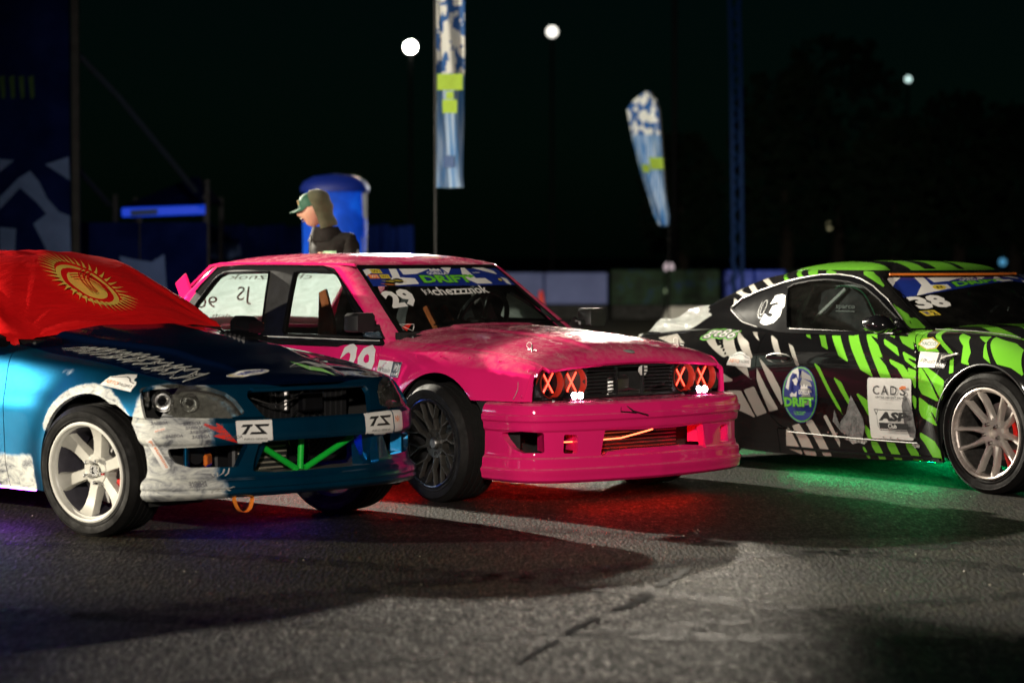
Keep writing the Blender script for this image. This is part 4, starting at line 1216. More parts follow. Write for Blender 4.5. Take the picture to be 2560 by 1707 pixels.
# stripe outlines and seams on the coupe, car coordinates in metres
GD = {
  'side_green': [[(-1.466, 0.862), (-1.427, 0.863), (-1.371, 0.812), (-1.421, 0.826)], [(-1.341, 0.862), (-1.289, 0.86), (-1.249, 0.827), (-1.198, 0.752), (-1.263, 0.772), (-1.292, 0.815)], [(-1.217, 0.859), (-1.141, 0.859), (-1.081, 0.783), (-1.009, 0.685), (-1.102, 0.72), (-1.155, 0.786)], [(-1.064, 0.857), (-0.977, 0.855), (-0.933, 0.798), (-0.788, 0.605), (-0.906, 0.648), (-1.007, 0.774)], [(-0.908, 0.855), (-0.877, 0.853), (-0.781, 0.797), (-0.72, 0.719), (-0.77, 0.736), (-0.691, 0.678), (-0.639, 0.608), (-0.728, 0.607), (-0.854, 0.781)], [(-0.89, 0.857), (-0.819, 0.856), (-0.795, 0.828)], [(-0.75, 0.836), (-0.619, 0.788), (-0.582, 0.732), (-0.727, 0.799)], [(-0.719, 0.852), (-0.663, 0.85), (-0.649, 0.837)], [(-0.627, 0.851), (-0.515, 0.848), (-0.467, 0.772), (-0.58, 0.811)], [(-0.574, 0.769), (-0.447, 0.726), (-0.444, 0.713), (-0.516, 0.731), (-0.518, 0.724), (-0.442, 0.692), (-0.44, 0.668), (-0.536, 0.712)], [(-0.674, 0.721), (-0.547, 0.686), (-0.505, 0.648), (-0.467, 0.607), (-0.539, 0.609), (-0.594, 0.665), (-0.655, 0.692)], [(-0.512, 0.674), (-0.44, 0.66), (-0.432, 0.546), (-0.462, 0.587)], [(-1.328, 0.684), (-1.26, 0.649), (-1.078, 0.419), (-1.051, 0.366), (-1.08, 0.397), (-1.107, 0.417), (-1.263, 0.613)], [(-1.142, 0.601), (-1.062, 0.566), (-0.958, 0.425), (-1.004, 0.439)], [(-0.943, 0.518), (-0.829, 0.468), (-0.825, 0.367), (-0.871, 0.429)], [(-0.872, 0.332), (-0.823, 0.286), (-0.82, 0.248), (-0.851, 0.246), (-0.874, 0.283)], [(-0.467, 0.523), (-0.429, 0.507), (-0.431, 0.42), (-0.463, 0.481)], [(-0.422, 0.679), (-0.399, 0.678), (-0.202, 0.49), (-0.383, 0.528), (-0.412, 0.567)], [(-0.392, 0.681), (-0.35, 0.68), (-0.182, 0.614), (-0.173, 0.481), (-0.202, 0.516)], [(-0.406, 0.51), (-0.329, 0.478), (-0.227, 0.351), (-0.385, 0.396), (-0.407, 0.432)], [(-0.329, 0.478), (-0.177, 0.441), (-0.196, 0.355)], [(-0.411, 0.31), (-0.271, 0.267), (-0.208, 0.187), (-0.218, 0.156), (-0.32, 0.169), (-0.378, 0.249), (-0.414, 0.279)], [(-0.915, 0.196), (-0.895, 0.195), (-0.852, 0.127), (-0.876, 0.126)], [(-0.834, 0.234), (-0.779, 0.232), (-0.72, 0.131), (-0.778, 0.129), (-0.828, 0.2)], [(-0.703, 0.234), (-0.632, 0.233), (-0.583, 0.137), (-0.651, 0.136), (-0.695, 0.203)], [(-0.543, 0.238), (-0.483, 0.237), (-0.412, 0.146), (-0.491, 0.143), (-0.534, 0.207)], [(-0.617, 0.884), (-0.459, 0.888), (-0.263, 0.771), (-0.439, 0.77), (-0.465, 0.808)], [(-0.392, 0.89), (-0.347, 0.889), (-0.143, 0.766), (-0.187, 0.766)], [(-0.185, 0.877), (-0.072, 0.86), (0.002, 0.777), (-0.002, 0.728), (0.021, 0.706), (-0.056, 0.717), (-0.08, 0.811)], [(-0.024, 0.864), (0.058, 0.865), (0.159, 0.751), (0.183, 0.721), (0.115, 0.752), (0.077, 0.833)], [(0.084, 0.864), (0.24, 0.837), (0.265, 0.832), (0.343, 0.801), (0.423, 0.658), (0.327, 0.704), (0.228, 0.72), (0.193, 0.753)], [(-0.17, 0.762), (-0.141, 0.764), (-0.107, 0.66), (-0.147, 0.654)]],
  'hood_green': [[(-0.364, -0.635), (-0.19, -0.555), (0.086, -0.682), (-0.072, -0.739)], [(-0.129, -0.54), (-0.099, -0.348), (0.127, -0.584), (0.024, -0.58)]],
  'side_grey': [[(-2.219, 0.783), (-2.09, 0.673), (-2.159, 0.702)], [(-2.215, 0.809), (-2.119, 0.817), (-1.984, 0.677), (-2.087, 0.685)], [(-2.121, 0.848), (-1.942, 0.78), (-1.872, 0.692), (-1.877, 0.674), (-1.973, 0.722)], [(-2.016, 0.862), (-1.945, 0.864), (-1.817, 0.775), (-1.953, 0.838)], [(-1.759, 0.832), (-1.678, 0.799), (-1.623, 0.727), (-1.562, 0.638), (-1.671, 0.721)], [(-1.57, 0.785), (-1.515, 0.762), (-1.438, 0.648), (-1.469, 0.647)], [(-1.821, 0.696), (-1.678, 0.597), (-1.602, 0.505), (-1.586, 0.388), (-1.691, 0.524)], [(-1.823, 0.626), (-1.757, 0.544), (-1.634, 0.378), (-1.716, 0.358), (-1.815, 0.552)], [(-2.023, 0.636), (-1.915, 0.634), (-1.877, 0.556)], [(-2.124, 0.595), (-1.998, 0.537), (-2.117, 0.522)], [(-1.58, 0.259), (-1.553, 0.272), (-1.457, 0.126), (-1.455, 0.11), (-1.597, 0.145)], [(-1.522, 0.285), (-1.458, 0.3), (-1.379, 0.209), (-1.322, 0.111), (-1.429, 0.111), (-1.473, 0.198)], [(-1.398, 0.311), (-1.337, 0.334), (-1.253, 0.228), (-1.189, 0.118), (-1.263, 0.116), (-1.328, 0.218)], [(-1.235, 0.359), (-1.206, 0.369), (-1.102, 0.215), (-1.11, 0.176)], [(-1.929, 0.486), (-1.839, 0.509), (-1.741, 0.352), (-1.838, 0.324)], [(-2.069, 0.475), (-1.947, 0.479), (-1.848, 0.312), (-2.046, 0.378)], [(-2.569, 0.858), (-2.531, 0.86), (-2.497, 0.863), (-2.555, 0.859)], [(-2.421, 0.811), (-2.344, 0.833), (-2.091, 0.674), (-2.14, 0.686)], [(-2.968, 0.775), (-2.759, 0.808), (-2.547, 0.754), (-2.738, 0.748)]],
  'cab_green': [[(-1.949, 1.198), (-1.951, 1.209), (-1.761, 1.155), (-1.812, 1.15)], [(-1.863, 1.221), (-1.828, 1.227), (-1.638, 1.179), (-1.686, 1.173)], [(-1.767, 1.231), (-1.671, 1.239), (-1.512, 1.193), (-1.582, 1.187)], [(-1.559, 1.234), (-1.403, 1.214), (-1.358, 1.199), (-1.44, 1.196)], [(-0.834, 1.037), (-0.715, 0.972), (-0.623, 0.893), (-0.722, 0.95)], [(-0.699, 0.962), (-0.587, 0.893), (-0.62, 0.894)], [(-1.208, 1.224), (-1.129, 1.218), (-1.029, 1.18), (-0.924, 1.113), (-1.054, 1.172), (-1.154, 1.203)], [(-0.904, 1.066), (-0.858, 1.044), (-0.849, 1.036)]],
  'cab_grey': [[(-2.144, 1.165), (-2.097, 1.179), (-1.933, 1.129), (-1.977, 1.118)], [(-2.261, 1.125), (-2.216, 1.139), (-2.07, 1.085), (-2.12, 1.071)], [(-2.402, 1.087), (-2.273, 1.105), (-2.295, 1.085), (-2.148, 1.067), (-2.188, 1.044)], [(-2.352, 1.05), (-2.288, 1.034), (-2.238, 1.014), (-2.282, 0.998)]],
  'top_green': [[(-1.739, -0.438), (-1.604, -0.356), (-1.468, -0.322), (-1.931, 0.241), (-1.102, -0.616), (-1.62, -0.246), (-1.728, -0.26)], [(-1.598, -0.2), (-1.403, -0.285), (-1.042, -0.523), (-1.042, -0.551), (-2.006, 0.292), (-1.659, -0.146)], [(-1.292, -0.321), (-1.846, 0.367), (-1.129, -0.248), (-1.871, 0.356), (-1.554, 0.009)], [(-1.195, -0.197), (-1.559, 0.248), (-1.694, 0.472), (-1.213, -0.107), (-1.092, -0.267)], [(-1.443, 0.124), (-1.31, 0.284), (-1.162, 0.49), (-1.067, 0.593), (-1.202, 0.322), (-1.62, 0.408), (-1.464, 0.199)]],
  'cads': [(-0.837, 0.603), (-0.471, 0.61), (-0.464, 0.257), (-0.823, 0.248)],
  'oval': [(-1.578, 0.64), (-1.275, 0.651), (-1.284, 0.32), (-1.593, 0.303)],
  'phasis': [(-0.426, 0.685), (-0.261, 0.686), (-0.125, 0.766), (-0.415, 0.767)],
  'yacco': [(-0.432, 0.781), (-0.256, 0.778), (-0.287, 0.85), (-0.46, 0.85)],
  'gt86': [(-2.508, 0.829), (-2.07, 0.814), (-2.459, 0.866), (-2.603, 0.855)],
  'avto': [(-2.079, 0.638), (-1.88, 0.625), (-1.878, 0.694), (-2.085, 0.717)],
  'doorgap': [(-1.783, 0.864), (-1.807, 0.856), (-1.819, 0.795), (-1.837, 0.707), (-1.833, 0.654), (-1.828, 0.552), (-1.78, 0.43), (-1.704, 0.32), (-1.644, 0.278), (-1.588, 0.262), (-1.498, 0.247), (-1.35, 0.239), (-1.099, 0.24), (-1.107, 0.237), (-0.868, 0.238), (-0.45, 0.248)],
  'doorgap2': [(-0.513, 0.847), (-0.461, 0.796), (-0.429, 0.641), (-0.416, 0.432), (-0.425, 0.257)],
  'skirtline': [(-1.602, 0.15), (-1.454, 0.126), (-1.125, 0.136), (-0.728, 0.154), (-0.211, 0.182)],
  'skirtbot': [(-1.29, 0.112), (-0.81, 0.125), (-0.222, 0.15)],
  'rearedge': [(-2.145, 0.126), (-1.871, 0.105), (-1.787, 0.141), (-1.617, 0.159)],
  'flare': [(-0.425, 0.685), (-0.307, 0.647), (-0.15, 0.609)],
  'handle': [(-1.749, 0.71), (-1.515, 0.717), (-1.508, 0.673), (-1.736, 0.673)],
  'quarter': [(-2.283, 0.978), (-2.221, 1.035), (-2.051, 1.088), (-1.832, 1.147), (-1.79, 1.13), (-1.638, 0.869), (-1.741, 0.867), (-1.927, 0.88), (-2.101, 0.906)],
  'doorwin': [(-1.766, 1.114), (-1.71, 1.135), (-1.551, 1.158), (-1.398, 1.166), (-1.216, 1.152), (-1.089, 1.125), (-0.912, 1.046), (-1.093, 1.141), (-0.915, 1.05), (-0.715, 0.94), (-0.589, 0.862), (-0.814, 0.857), (-1.297, 0.864), (-1.617, 0.871)],
  'frameout': [(-1.829, 1.142), (-1.681, 1.171), (-1.488, 1.195), (-1.336, 1.197), (-1.18, 1.181), (-1.045, 1.143), (-0.94, 1.08), (-1.112, 1.173), (-1.004, 1.127), (-0.853, 1.041), (-0.718, 0.953), (-0.581, 0.857)],
  'three': [(-1.914, 0.875), (-1.677, 0.882), (-1.797, 1.079), (-1.945, 1.078)],
  'n38': [(-0.777, -0.677, 1.005), (-0.702, -0.491, 1.019), (-0.772, -0.416, 1.087), (-0.849, -0.604, 1.071)],
  'ban': [(-0.851, -0.641, 1.063), (-0.813, -0.367, 1.126), (-0.794, -0.082, 1.161), (-0.951, 0.521, 1.155), (-1.038, 0.597, 1.182), (-1.039, 0.3, 1.231), (-0.961, -0.239, 1.213), (-1.021, -0.577, 1.18)],
  'wsedge': [(-1.023, -0.593, 1.178), (-0.899, -0.615, 1.102), (-0.756, -0.625, 1.005), (-0.604, -0.633, 0.906), (-0.567, -0.62, 0.889), (-0.5, -0.499, 0.892)],
  'scratch1': [(-1.153, 0.393), (-1.096, 0.325), (-0.977, 0.484), (-0.875, 0.375), (-0.881, 0.256), (-1.009, 0.248)],
  'scratch2': [(-0.543, 0.478), (-0.504, 0.511), (-0.453, 0.44), (-0.445, 0.282), (-0.499, 0.279)],
}
# ================================================================== GREEN COUPE
GR = thing('sports_coupe', 'black and lime tiger striped drift coupe with number 38 on its windscreen', 'car', (green.pos[0], green.pos[1], 0), -green.th, 'drift cars parked side by side')
GB = paint('black_wrap', (.0075, .0075, .008), dust=.06, rough=.32, film=.12)
GG = paint('lime_wrap', (.13, .41, .028), dust=.08, rough=.34, film=.2)
GS = paint('silver_wrap', (.40, .38, .34), dust=.1, rough=.38, metal=.15)
GM = [GB, GG, GS, plain('scraped_plastic', (.09, .09, .09), .5, var=.9, vscale=40)]
def union(polys, a, b, grow=0.0):
    v = None
    for p in polys:
        d = sdpoly(p, a, b); v = d if v is None else np.maximum(v, d)
    return v + grow
def stripe(S, far=False):
    """colour regions cut into the panel along their outlines"""
    f = lambda P: union(GD['side_green'], P[:, 0], P[:, 2])
    a, b = split(S, f); a.paint(1)
    c, d = split(b, lambda P: union(GD['side_grey'], P[:, 0], P[:, 2])); c.paint(2)
    return join(a, c, d)
GX = np.linspace(-3.28, .80, 70)
inner = green.lower(GX, np.linspace(.3, 6.999, 36), -1)
Si = drop(grid(inner, (-1, 0, .5)).off(-.022), lambda P: -archcut(green, .375)(P))
Si = drop(Si, lambda P: np.minimum(np.minimum(P[:, 2] - .76, -.46 - P[:, 0]), P[:, 0] + 3.2))
make('inner_structure', join(Si, Si.flip()), MT['dark'], GR)
make('floor_pan', M().box((-1.3, 0, .17), (3.4, 1.5, .05), bev=.02), MT['dark'], GR)
make('firewall', M().box((-.42, 0, .55), (.04, 1.5, .62)), MT['dark'], GR)
make('rear_bulkhead', M().box((-2.6, 0, .5), (.04, 1.4, .62)), MT['dark'], GR)
def gpost(P): return P
Xg = np.unique(np.r_[np.linspace(-3.36, -2.0, 60), np.linspace(-2.0, .95, 230)])
sg = grid(green.lower(Xg, np.linspace(0, 5, 100), -1), (-1, 0, .5))
sg = keep(sg, archcut(green))
belt = lambda x: .862 - .004 * (x + 1.3) - .06 * sstep(-1.7, -3.0, x) * 0
quarterP = [(-2.30, .978), (-2.225, 1.042), (-2.05, 1.096), (-1.835, 1.150), (-1.78, 1.13), (-1.64, .868), (-1.75, .866), (-1.93, .878), (-2.10, .906)]
dropzone = lambda P: np.minimum(np.minimum(P[:, 2] - .860, -.585 - P[:, 0]), np.minimum(P[:, 0] + 3.3, .86 - np.abs(P[:, 1])))
sg = drop(sg, dropzone)
g = .0032
gap = [(-1.755, .900), (-1.783, .864), (-1.812, .83), (-1.830, .78), (-1.838, .72), (-1.836, .64), (-1.822, .54), (-1.78, .43), (-1.71, .335), (-1.64, .282), (-1.56, .258), (-1.45, .246), (-1.1, .238), (-.85, .240), (-.424, .250), (-.418, .43), (-.430, .64), (-.458, .79), (-.500, .87), (-.52, .95), (-1.7, .95)]
door, rest = split(sg, lambda P: sdround(gap, P[:, 0], P[:, 2], .01) - g); rest = split(sg, lambda P: sdround(gap, P[:, 0], P[:, 2], .01) + g)[1]
wing, r2 = seam(lambda P: P[:, 0] + .44 + 0 * P[:, 0], rest)
skirt, rear_ = seam(lambda P: np.minimum(.262 - P[:, 2], P[:, 0] + 1.66), r2)
bump_g, quarter_g = seam(lambda P: -2.95 - P[:, 0] + (P[:, 2] - .5) * .3, rear_)
# lower lip of the quarter behind the wheel stays
dv = lambda S: smap(S, lambda V: V)
for sd in (-1, 1):
    tr_ = (lambda S: S) if sd < 0 else (lambda S: S.flip())
    for nm, S in (('door', door), ('front_wing', wing), ('side_skirt', skirt), ('rear_wing', quarter_g), ('rear_bumper', bump_g)):
        o = make(nm, tr_(flange(stripe(S), .018, 0)), GM, GR)
        if sd < 0 and nm == 'door': GDOOR = o
        if sd < 0 and nm == 'front_wing': GWING = o
        if sd < 0 and nm == 'side_skirt': GSK = o
    arch_liner(green, GR, sd)
Tg = bvh(sg)
# skirt ledge and wheel arch lips
hit = lambda x, z, T=Tg: T.ray_cast(Vector((x, -2, z)), Vector((0, 1, 0)))[0]
pts = [hit(x, .150 + .014 * sstep(-1.4, -.2, x)) for x in np.linspace(-1.58, -.24, 30)]
make('skirt_ledge', M().tube([p - Vector((0, .008, 0)) for p in pts if p], .010, 6), GB, GSK)
pts = [hit(x, .246 - .006 * sin((x + 1.6) * 2.4)) for x in np.linspace(-1.56, -.44, 20)]
make('skirt_piping', M().tube([p - Vector((0, .004, 0)) for p in pts if p], .0035, 5), MT['steel'], GSK)
arc = [hit(green.wx + (green.ar + .008) * cos(a), green.wz + (green.ar + .008) * sin(a)) for a in np.linspace(.25, pi - .1, 50)]
make('arch_lip', M().tube([p + Vector((0, -.001, 0)) for p in arc if p], .005, 6), MT['black'], GWING)
make('marker_lamp', M().box((-.152, -.868, .628), (.05, .02, .022), ry=R(-50), bev=.006), plain('red_marker', (.7, .02, .01), .25, coat=1, emit=(1, .05, .02), es=.5), GWING)
for i, (x, z) in enumerate([(-.452, .80), (-.445, .765), (-.436, .72), (-.432, .68), (-.428, .62), (-.60, .262), (-.66, .262), (-.72, .262), (-.98, .262), (-1.05, .262), (-1.12, .262), (-1.20, .262), (-.2, .20)]):
    h = hit(x - .012 if z > .3 else x, z)
    if h: make('rivet', M().lathe([(0, -.005), (.004, -.005), (.006, 0)], 8).xf(Matrix.Translation(h)), MT['steel'], GDOOR)
# bonnet
Xh = np.unique(np.r_[np.linspace(-.44, .60, 90), np.linspace(.60, .95, 30)])
hg = green.lower(Xh, np.linspace(5.02, 7, 46), -1)
hgf = np.concatenate([hg, (hg * [1, -1, 1])[:, ::-1][:, 1:]], 1)
bg_ = grid(hgf, (0, 0, 0))
blk_b = [[(-.52, -.56), (-.30, -.50), (-.05, -.66), (-.2, -.74)], [(-.5, -.30), (-.38, -.22), (.35, -.62), (.22, -.70)], [(-.5, .05), (-.36, .05), (.62, -.40), (.45, -.55)], [(-.5, .40), (-.36, .42), (.80, .02), (.75, -.18)], [(-.5, .66), (-.4, .68), (.5, .5), (.5, .4)]]
a, b = split(bg_, lambda P: union(blk_b, P[:, 0], P[:, 1])); a.paint(0); b.paint(1)
gbon = make('bonnet', flange(join(a, b), .02, 1), GM, GR)
make('bonnet_piping', M().tube([Vector((x, -.712 + .0 * x, z)) for x, z in [(q[0, 0], q[0, 2] + .006) for q in hg[:60:3]]], .003, 5), MT['steel'], gbon)
make('cowl', M().box((-.43, 0, .872), (.10, 1.36, .03), bev=.008), MT['black'], GR)
# boot
Xd = np.linspace(-3.35, -2.6, 20); hd = green.lower(Xd, np.linspace(5.0, 7, 14), -1)
make('boot_lid', flange(grid(np.concatenate([hd, (hd * [1, -1, 1])[:, ::-1][:, 1:]], 1), (-2, 0, 0)), .02), GM, GR)
tp = green.lower(np.array([-3.355]), np.linspace(0, 7, 20), -1)[0]
make('tail_panel', M().add([tuple(p) for p in tp] + [(p[0], -p[1], p[2]) for p in tp[::-1][1:]], [tuple(range(39))]), GB, GR)
# rear lamp and taped bumper corner
make('tail_lamp', M().loft([[(-3.30 + e, -.62 + f, .70), (-3.10 + e, -.735 + f, .70), (-3.08 + e, -.74 + f, .765), (-3.29 + e, -.64 + f, .775)] for e, f in ((0, -.022), (.0, .03))]), plain('clear_lamp', (.25, .22, .20), .12, coat=1), GR)
tape, nt, b = nodes('crumpled_clear_tape')
b.inputs['Base Color'].default_value = (.62, .66, .62, 1); b.inputs['Roughness'].default_value = .28; b.inputs['Coat Weight'].default_value = .6
n = noise(nt, 9, 8, .72, coords(nt, (1, 2.5, 3)), dist=2.2); bump(nt, b, n.outputs[0], 1.0, .05)
# clear film stretched over the rear quarter and hatch edge
TX = np.linspace(-3.32, -2.24, 56)
rows = []
for x in TX:
    zt = np.interp(x, [-3.34, -3.14, -2.93, -2.68, -2.32, -2.24], [.79, .885, .920, .992, 1.062, 1.075]); zb_ = np.interp(x, [-3.32, -3.08, -2.83, -2.60, -2.42, -2.24], [.76, .77, .80, .88, .96, 1.058])
    yt = np.interp(x, [-3.28, -3.0, -2.7, -2.26], [.57, .61, .60, .600]); yb = np.interp(x, [-3.28, -3.0, -2.7, -2.45, -2.24], [.665, .72, .715, .66, .625])
    rows.append([(x, -(yb + (yt - yb) * v) - .012 * sin(9 * v + x * 14) * .6, zb_ + (zt - zb_) * v**.8 + .010 * sin(17 * x + 5 * v)) for v in np.linspace(0, 1, 16)])
make('plastic_film', grid(np.array(rows), (-2.6, 0, .6)), tape, GR)
# ---- cabin
CG = green.cabin(46, 26)
gDoor = [(-.60, .868), (-.73, .950), (-.93, 1.062), (-1.075, 1.128), (-1.215, 1.156), (-1.40, 1.168), (-1.55, 1.160), (-1.71, 1.137), (-1.765, 1.115), (-1.63, .868)]
frameG = [(-.545, .84), (-.60, .872), (-.735, .966), (-.875, 1.060), (-1.02, 1.138), (-1.13, 1.174), (-1.21, 1.190), (-1.34, 1.201), (-1.49, 1.199), (-1.68, 1.176), (-1.83, 1.150), (-2.05, 1.098), (-2.225, 1.044), (-2.31, .978), (-2.11, .900), (-1.93, .872), (-1.70, .845)]
nz = lambda P: (np.abs(P[:, 1]) - .48) * 4
fg = lambda P: np.minimum(sdround(frameG, P[:, 0], P[:, 2], .012), np.minimum(nz(P), 1.1995 - P[:, 2]))
gy = lambda z: .640 - (z - .89) * (.640 - .592) / .29
gedge = np.array([(-.50, .86), (-.575, .892), (-.60, .906), (-.755, 1.005), (-.90, 1.102), (-1.02, 1.178), (-1.06, 1.21)])
def gscr(P):
    return np.minimum(np.minimum(gy(P[:, 2]) - np.abs(P[:, 1]), P[:, 0] - np.interp(P[:, 2], gedge[:, 1], gedge[:, 0])), 1.196 - P[:, 2])
def gback(P):
    return np.minimum(np.minimum(.56 - np.abs(P[:, 1]), -2.16 - P[:, 0]), np.minimum(1.14 - P[:, 2], P[:, 2] - .90))
sh_ = drop(drop(drop(CG, fg), gscr), gback)
def gpaint(S):
    A = lambda P: np.minimum(union(GD['cab_green'], P[:, 0], P[:, 2]), np.minimum(-P[:, 1] - .3, 1.228 - P[:, 2]))
    a, b = split(S, A); a.paint(1)
    c, b = split(b, lambda P: np.minimum(union(GD['cab_grey'], P[:, 0], P[:, 2]), -P[:, 1] - .3)); c.paint(2)
    # roof skin: lime with slanting black bands
    bl = [[(-1.06, -.46), (-1.04, -.33), (-1.95, -.02), (-2.0, -.12)], [(-1.02, -.24), (-1.0, -.16), (-1.9, .20), (-1.95, .10)], [(-.98, .0), (-.97, .05), (-1.8, .40), (-1.8, .34)], [(-.98, .40), (-.98, .48), (-1.6, .62), (-1.6, .56)]]
    e, b = split(b, lambda P: np.minimum(P[:, 2] - 1.226, P[:, 0] + 2.02)); 
    f, e2 = split(e, lambda P: union(bl, P[:, 0], P[:, 1])); f.paint(0); e2.paint(1)
    return join(a, c, b, e2, f)
roofg, pilg = split(sh_, lambda P: P[:, 2] - 1.199)
make('roof', flange(gpaint(roofg), .01, 0), GM, GR)
make('pillars', flange(gpaint(pilg), .03, 0), GM, GR)
sideG = keep(CG, fg)
Tc = bvh(CG)
for sd in (-1, 1):
    SC = split(sideG, lambda P: P[:, 1] * sd)[0]
    q_, rr_ = split(SC, lambda P: sdround(quarterP, P[:, 0], P[:, 2], .01) - .008)
    d_, rr_ = split(rr_, lambda P: sdround(gDoor, P[:, 0], P[:, 2], .015))
    wf = make('window_frame', flange(rr_.off(.002), .03), MT['gloss'], GR)
    make('quarter_window', q_.off(-.003), MT['gloss'], wf)
    make('side_window', d_.off(-.010), GLS, wf)
    if sd < 0: Tq = bvh(q_.off(-.003)); GWF = wf
hc = lambda x, z: Tc.ray_cast(Vector((x, -2, z)), Vector((0, 1, 0)))[0]
for poly, rr, nm in ((frameG[1:11], .0045, 'chrome_trim'), (frameG[10:16], .004, 'chrome_trim'), (gDoor[:-1], .006, 'window_seal')):
    pts = [hc(a, b) for a, b in resample(np.array(poly), 44)]
    make(nm, M().tube([p - Vector((0, .004, 0)) for p in pts if p], rr, 6), MT['steel'] if 'chrome' in nm else MT['rubber'], GWF)
make('door_top', M().tube([(-.56, -.795, .862), (-1.0, -.80, .863), (-1.5, -.80, .866), (-1.76, -.79, .868)], .006, 6), MT['steel'], GDOOR)
make('door_ledge', M().box((-1.17, -.775, .862), (1.20, .05, .01), bev=.003), MT['black'], GDOOR)
wsG = keep(CG, gscr); sl_, gl_ = split(wsG, lambda P: .014 - gscr(P))
make('windscreen_seal', flange(sl_.off(.002), .02), MT['rubber'], GR)
gwind = make('windscreen', gl_.off(-.002), GLS, GR)
TwG = bvh(wsG)
bkG = keep(CG, gback); make('rear_window', bkG, MT['gloss'], GR)
pts = []
for y in np.linspace(-.585, .60, 40):
    h = TwG.ray_cast(Vector((2, y, 1.190)), Vector((-1, 0, 0)))[0]
    if h: pts.append(h + Vector((.006, 0, .012)))
make('orange_trim', M().tube(pts, .0075, 6), MT['print_orange'], GR)
# mirror
mm = M().loft([[(x, -(.80 + a + (.17 - 2 * a) * u), .905 + (1 - w_) * 0 + v * (.075 - a) / 1) for u, v in ((0, -.3), (.1, .35), (.3, .75), (.6, .95), (.85, .8), (1, .4), (1, -.1), (.85, -.42), (.5, -.55), (.15, -.5))] for x, a, w_ in ((-.80, .045, 1), (-.785, .015, 1), (-.72, .0, 1), (-.66, .01, 1), (-.615, .05, 1))])
mo = make('door_mirror', mm, MT['gloss'], GR, 50)
make('mirror_arm', M().box((-.66, -.80, .885), (.10, .10, .03), rz=.3, bev=.012).prism([(-.56, .865), (-.66, .865), (-.74, .94), (-.70, .955)], -.775, -.768, 'y'), MT['gloss'], mo)
make('mirror_glass', M().box((-.802, -.885, .915), (.003, .10, .06)), MT['chrome'], mo)
make('door_mirror', M().loft([[(x, (.80 + a + (.17 - 2 * a) * u), .905 + v * (.075 - a)) for u, v in ((0, -.3), (.1, .35), (.3, .75), (.6, .95), (.85, .8), (1, .4), (1, -.1), (.85, -.42), (.5, -.55), (.15, -.5))] for x, a in ((-.80, .045), (-.785, .015), (-.72, .0), (-.66, .01), (-.615, .05))]), MT['gloss'], GR, 50)
# door handle
hh = hit(-1.63, .692)
make('door_handle', M().box((-1.63, hh.y - .012, .692), (.21, .022, .026), bev=.01), GB, GDOOR)
make('handle_ring', M().tube([(-1.63 + .115 * cos(a), hh.y - .003, .690 + .028 * sin(a)) for a in np.linspace(0, 2 * pi, 30)[:-1]], .0035, 6, closed=True), MT['steel'], GDOOR)
# fender vent
for k in range(3):
    h = hit(-.19 + .01 * k, .742 - k * .014)
    if h: make('vent_fin', M().tube([(-.235, h.y - .005, .742 - k * .014), (-.10 - k * .02, h.y - .010, .768 - k * .013)], [.003, .006], 6), MT['white'] if k == 0 else MT['black'], GWING)
# interior
seat(GR, -1.42, -.36, MT['seat'], None); seat(GR, -1.42, .36, MT['seat'], None)
steering_wheel(GR, -.95, .36, .86, MT['black'])
make('dashboard', M().loft([[(x, y, z) for y, z in ((-.68, .60), (-.68, .845 + e), (-.40, .862 + e), (0, .86 + e), (.40, .875 + e), (.68, .845 + e), (.68, .60))] for x, e in ((-.50, -.02), (-.66, .0), (-.84, .0), (-.88, -.06))]), MT['black'], GR)
cage = M()
for sd in (-1, 1):
    cage.tube([(-1.75, sd * .60, .3), (-1.75, sd * .60, .95), (-1.72, sd * .50, 1.14), (-1.72, 0, 1.19)], .019, 8)
    cage.tube([(-1.72, sd * .50, 1.15), (-1.1, sd * .53, 1.13), (-.66, sd * .63, .85), (-.6, sd * .63, .4)], .019, 8)
    cage.tube([(-1.72, sd * .50, 1.12), (-2.5, sd * .5, .75)], .019, 8)
make('roll_cage', cage, plain('white_tube', (.55, .55, .53), .35), GR)
make('door_bar', M().tube([(-1.32, -.60, 1.115), (-1.62, -.62, .90)], .012, 8), MT['white'], GR)
make('seat_piping', M().tube([tuple(q) for q in catmull([(-1.55, -.50, 1.10), (-1.40, -.56, 1.13), (-1.22, -.57, 1.10), (-1.10, -.58, .98), (-1.06, -.58, .88)], 6)], .004, 5), MT['print_dgreen'], GR)
# head restraint wing of the near seat with lettering
Tsd = BVHTree.FromPolygons([(-1.62, -.58, .85), (-1.05, -.58, .85), (-1.05, -.565, 1.14), (-1.62, -.565, 1.14)], [(0, 1, 2, 3)])
make('seat_wing', M().prism([(-1.60, .84), (-1.14, .84), (-1.12, .95), (-1.2, 1.07), (-1.32, 1.12), (-1.50, 1.11), (-1.60, 1.0)], -.575, -.555, 'y'), MT['seat'], GR)
lay(merge((W_('sparco', .5, .55, 1, .62, bold=.01), 0), (poly2([(0, 0), (1, 0), (1, .12), (0, .12)]), 0)), lambda u, v: Vector((-1.43 + .17 * u, -.6, .975 + .045 * v)), Tsd, (0, 1, 0), .012, 'seat_lettering', MT['print_grey'], GR, .04)
lay(merge((W_('rco', .5, .6, 1, .62, bold=.01), 0), (poly2([(0, 0), (1, 0), (1, .12), (0, .12)]), 0)), lambda u, v: Vector((-1.3, -.44 + .09 * u, .945 + .045 * v)), BVHTree.FromPolygons([(-1.2, -1, 0), (-1.2, 1, 0), (-1.2, 1, 2), (-1.2, -1, 2)], [(0, 1, 2, 3)]), (-1, 0, 0), .0, 'seat_lettering', MT['print_grey'], GR, .04)
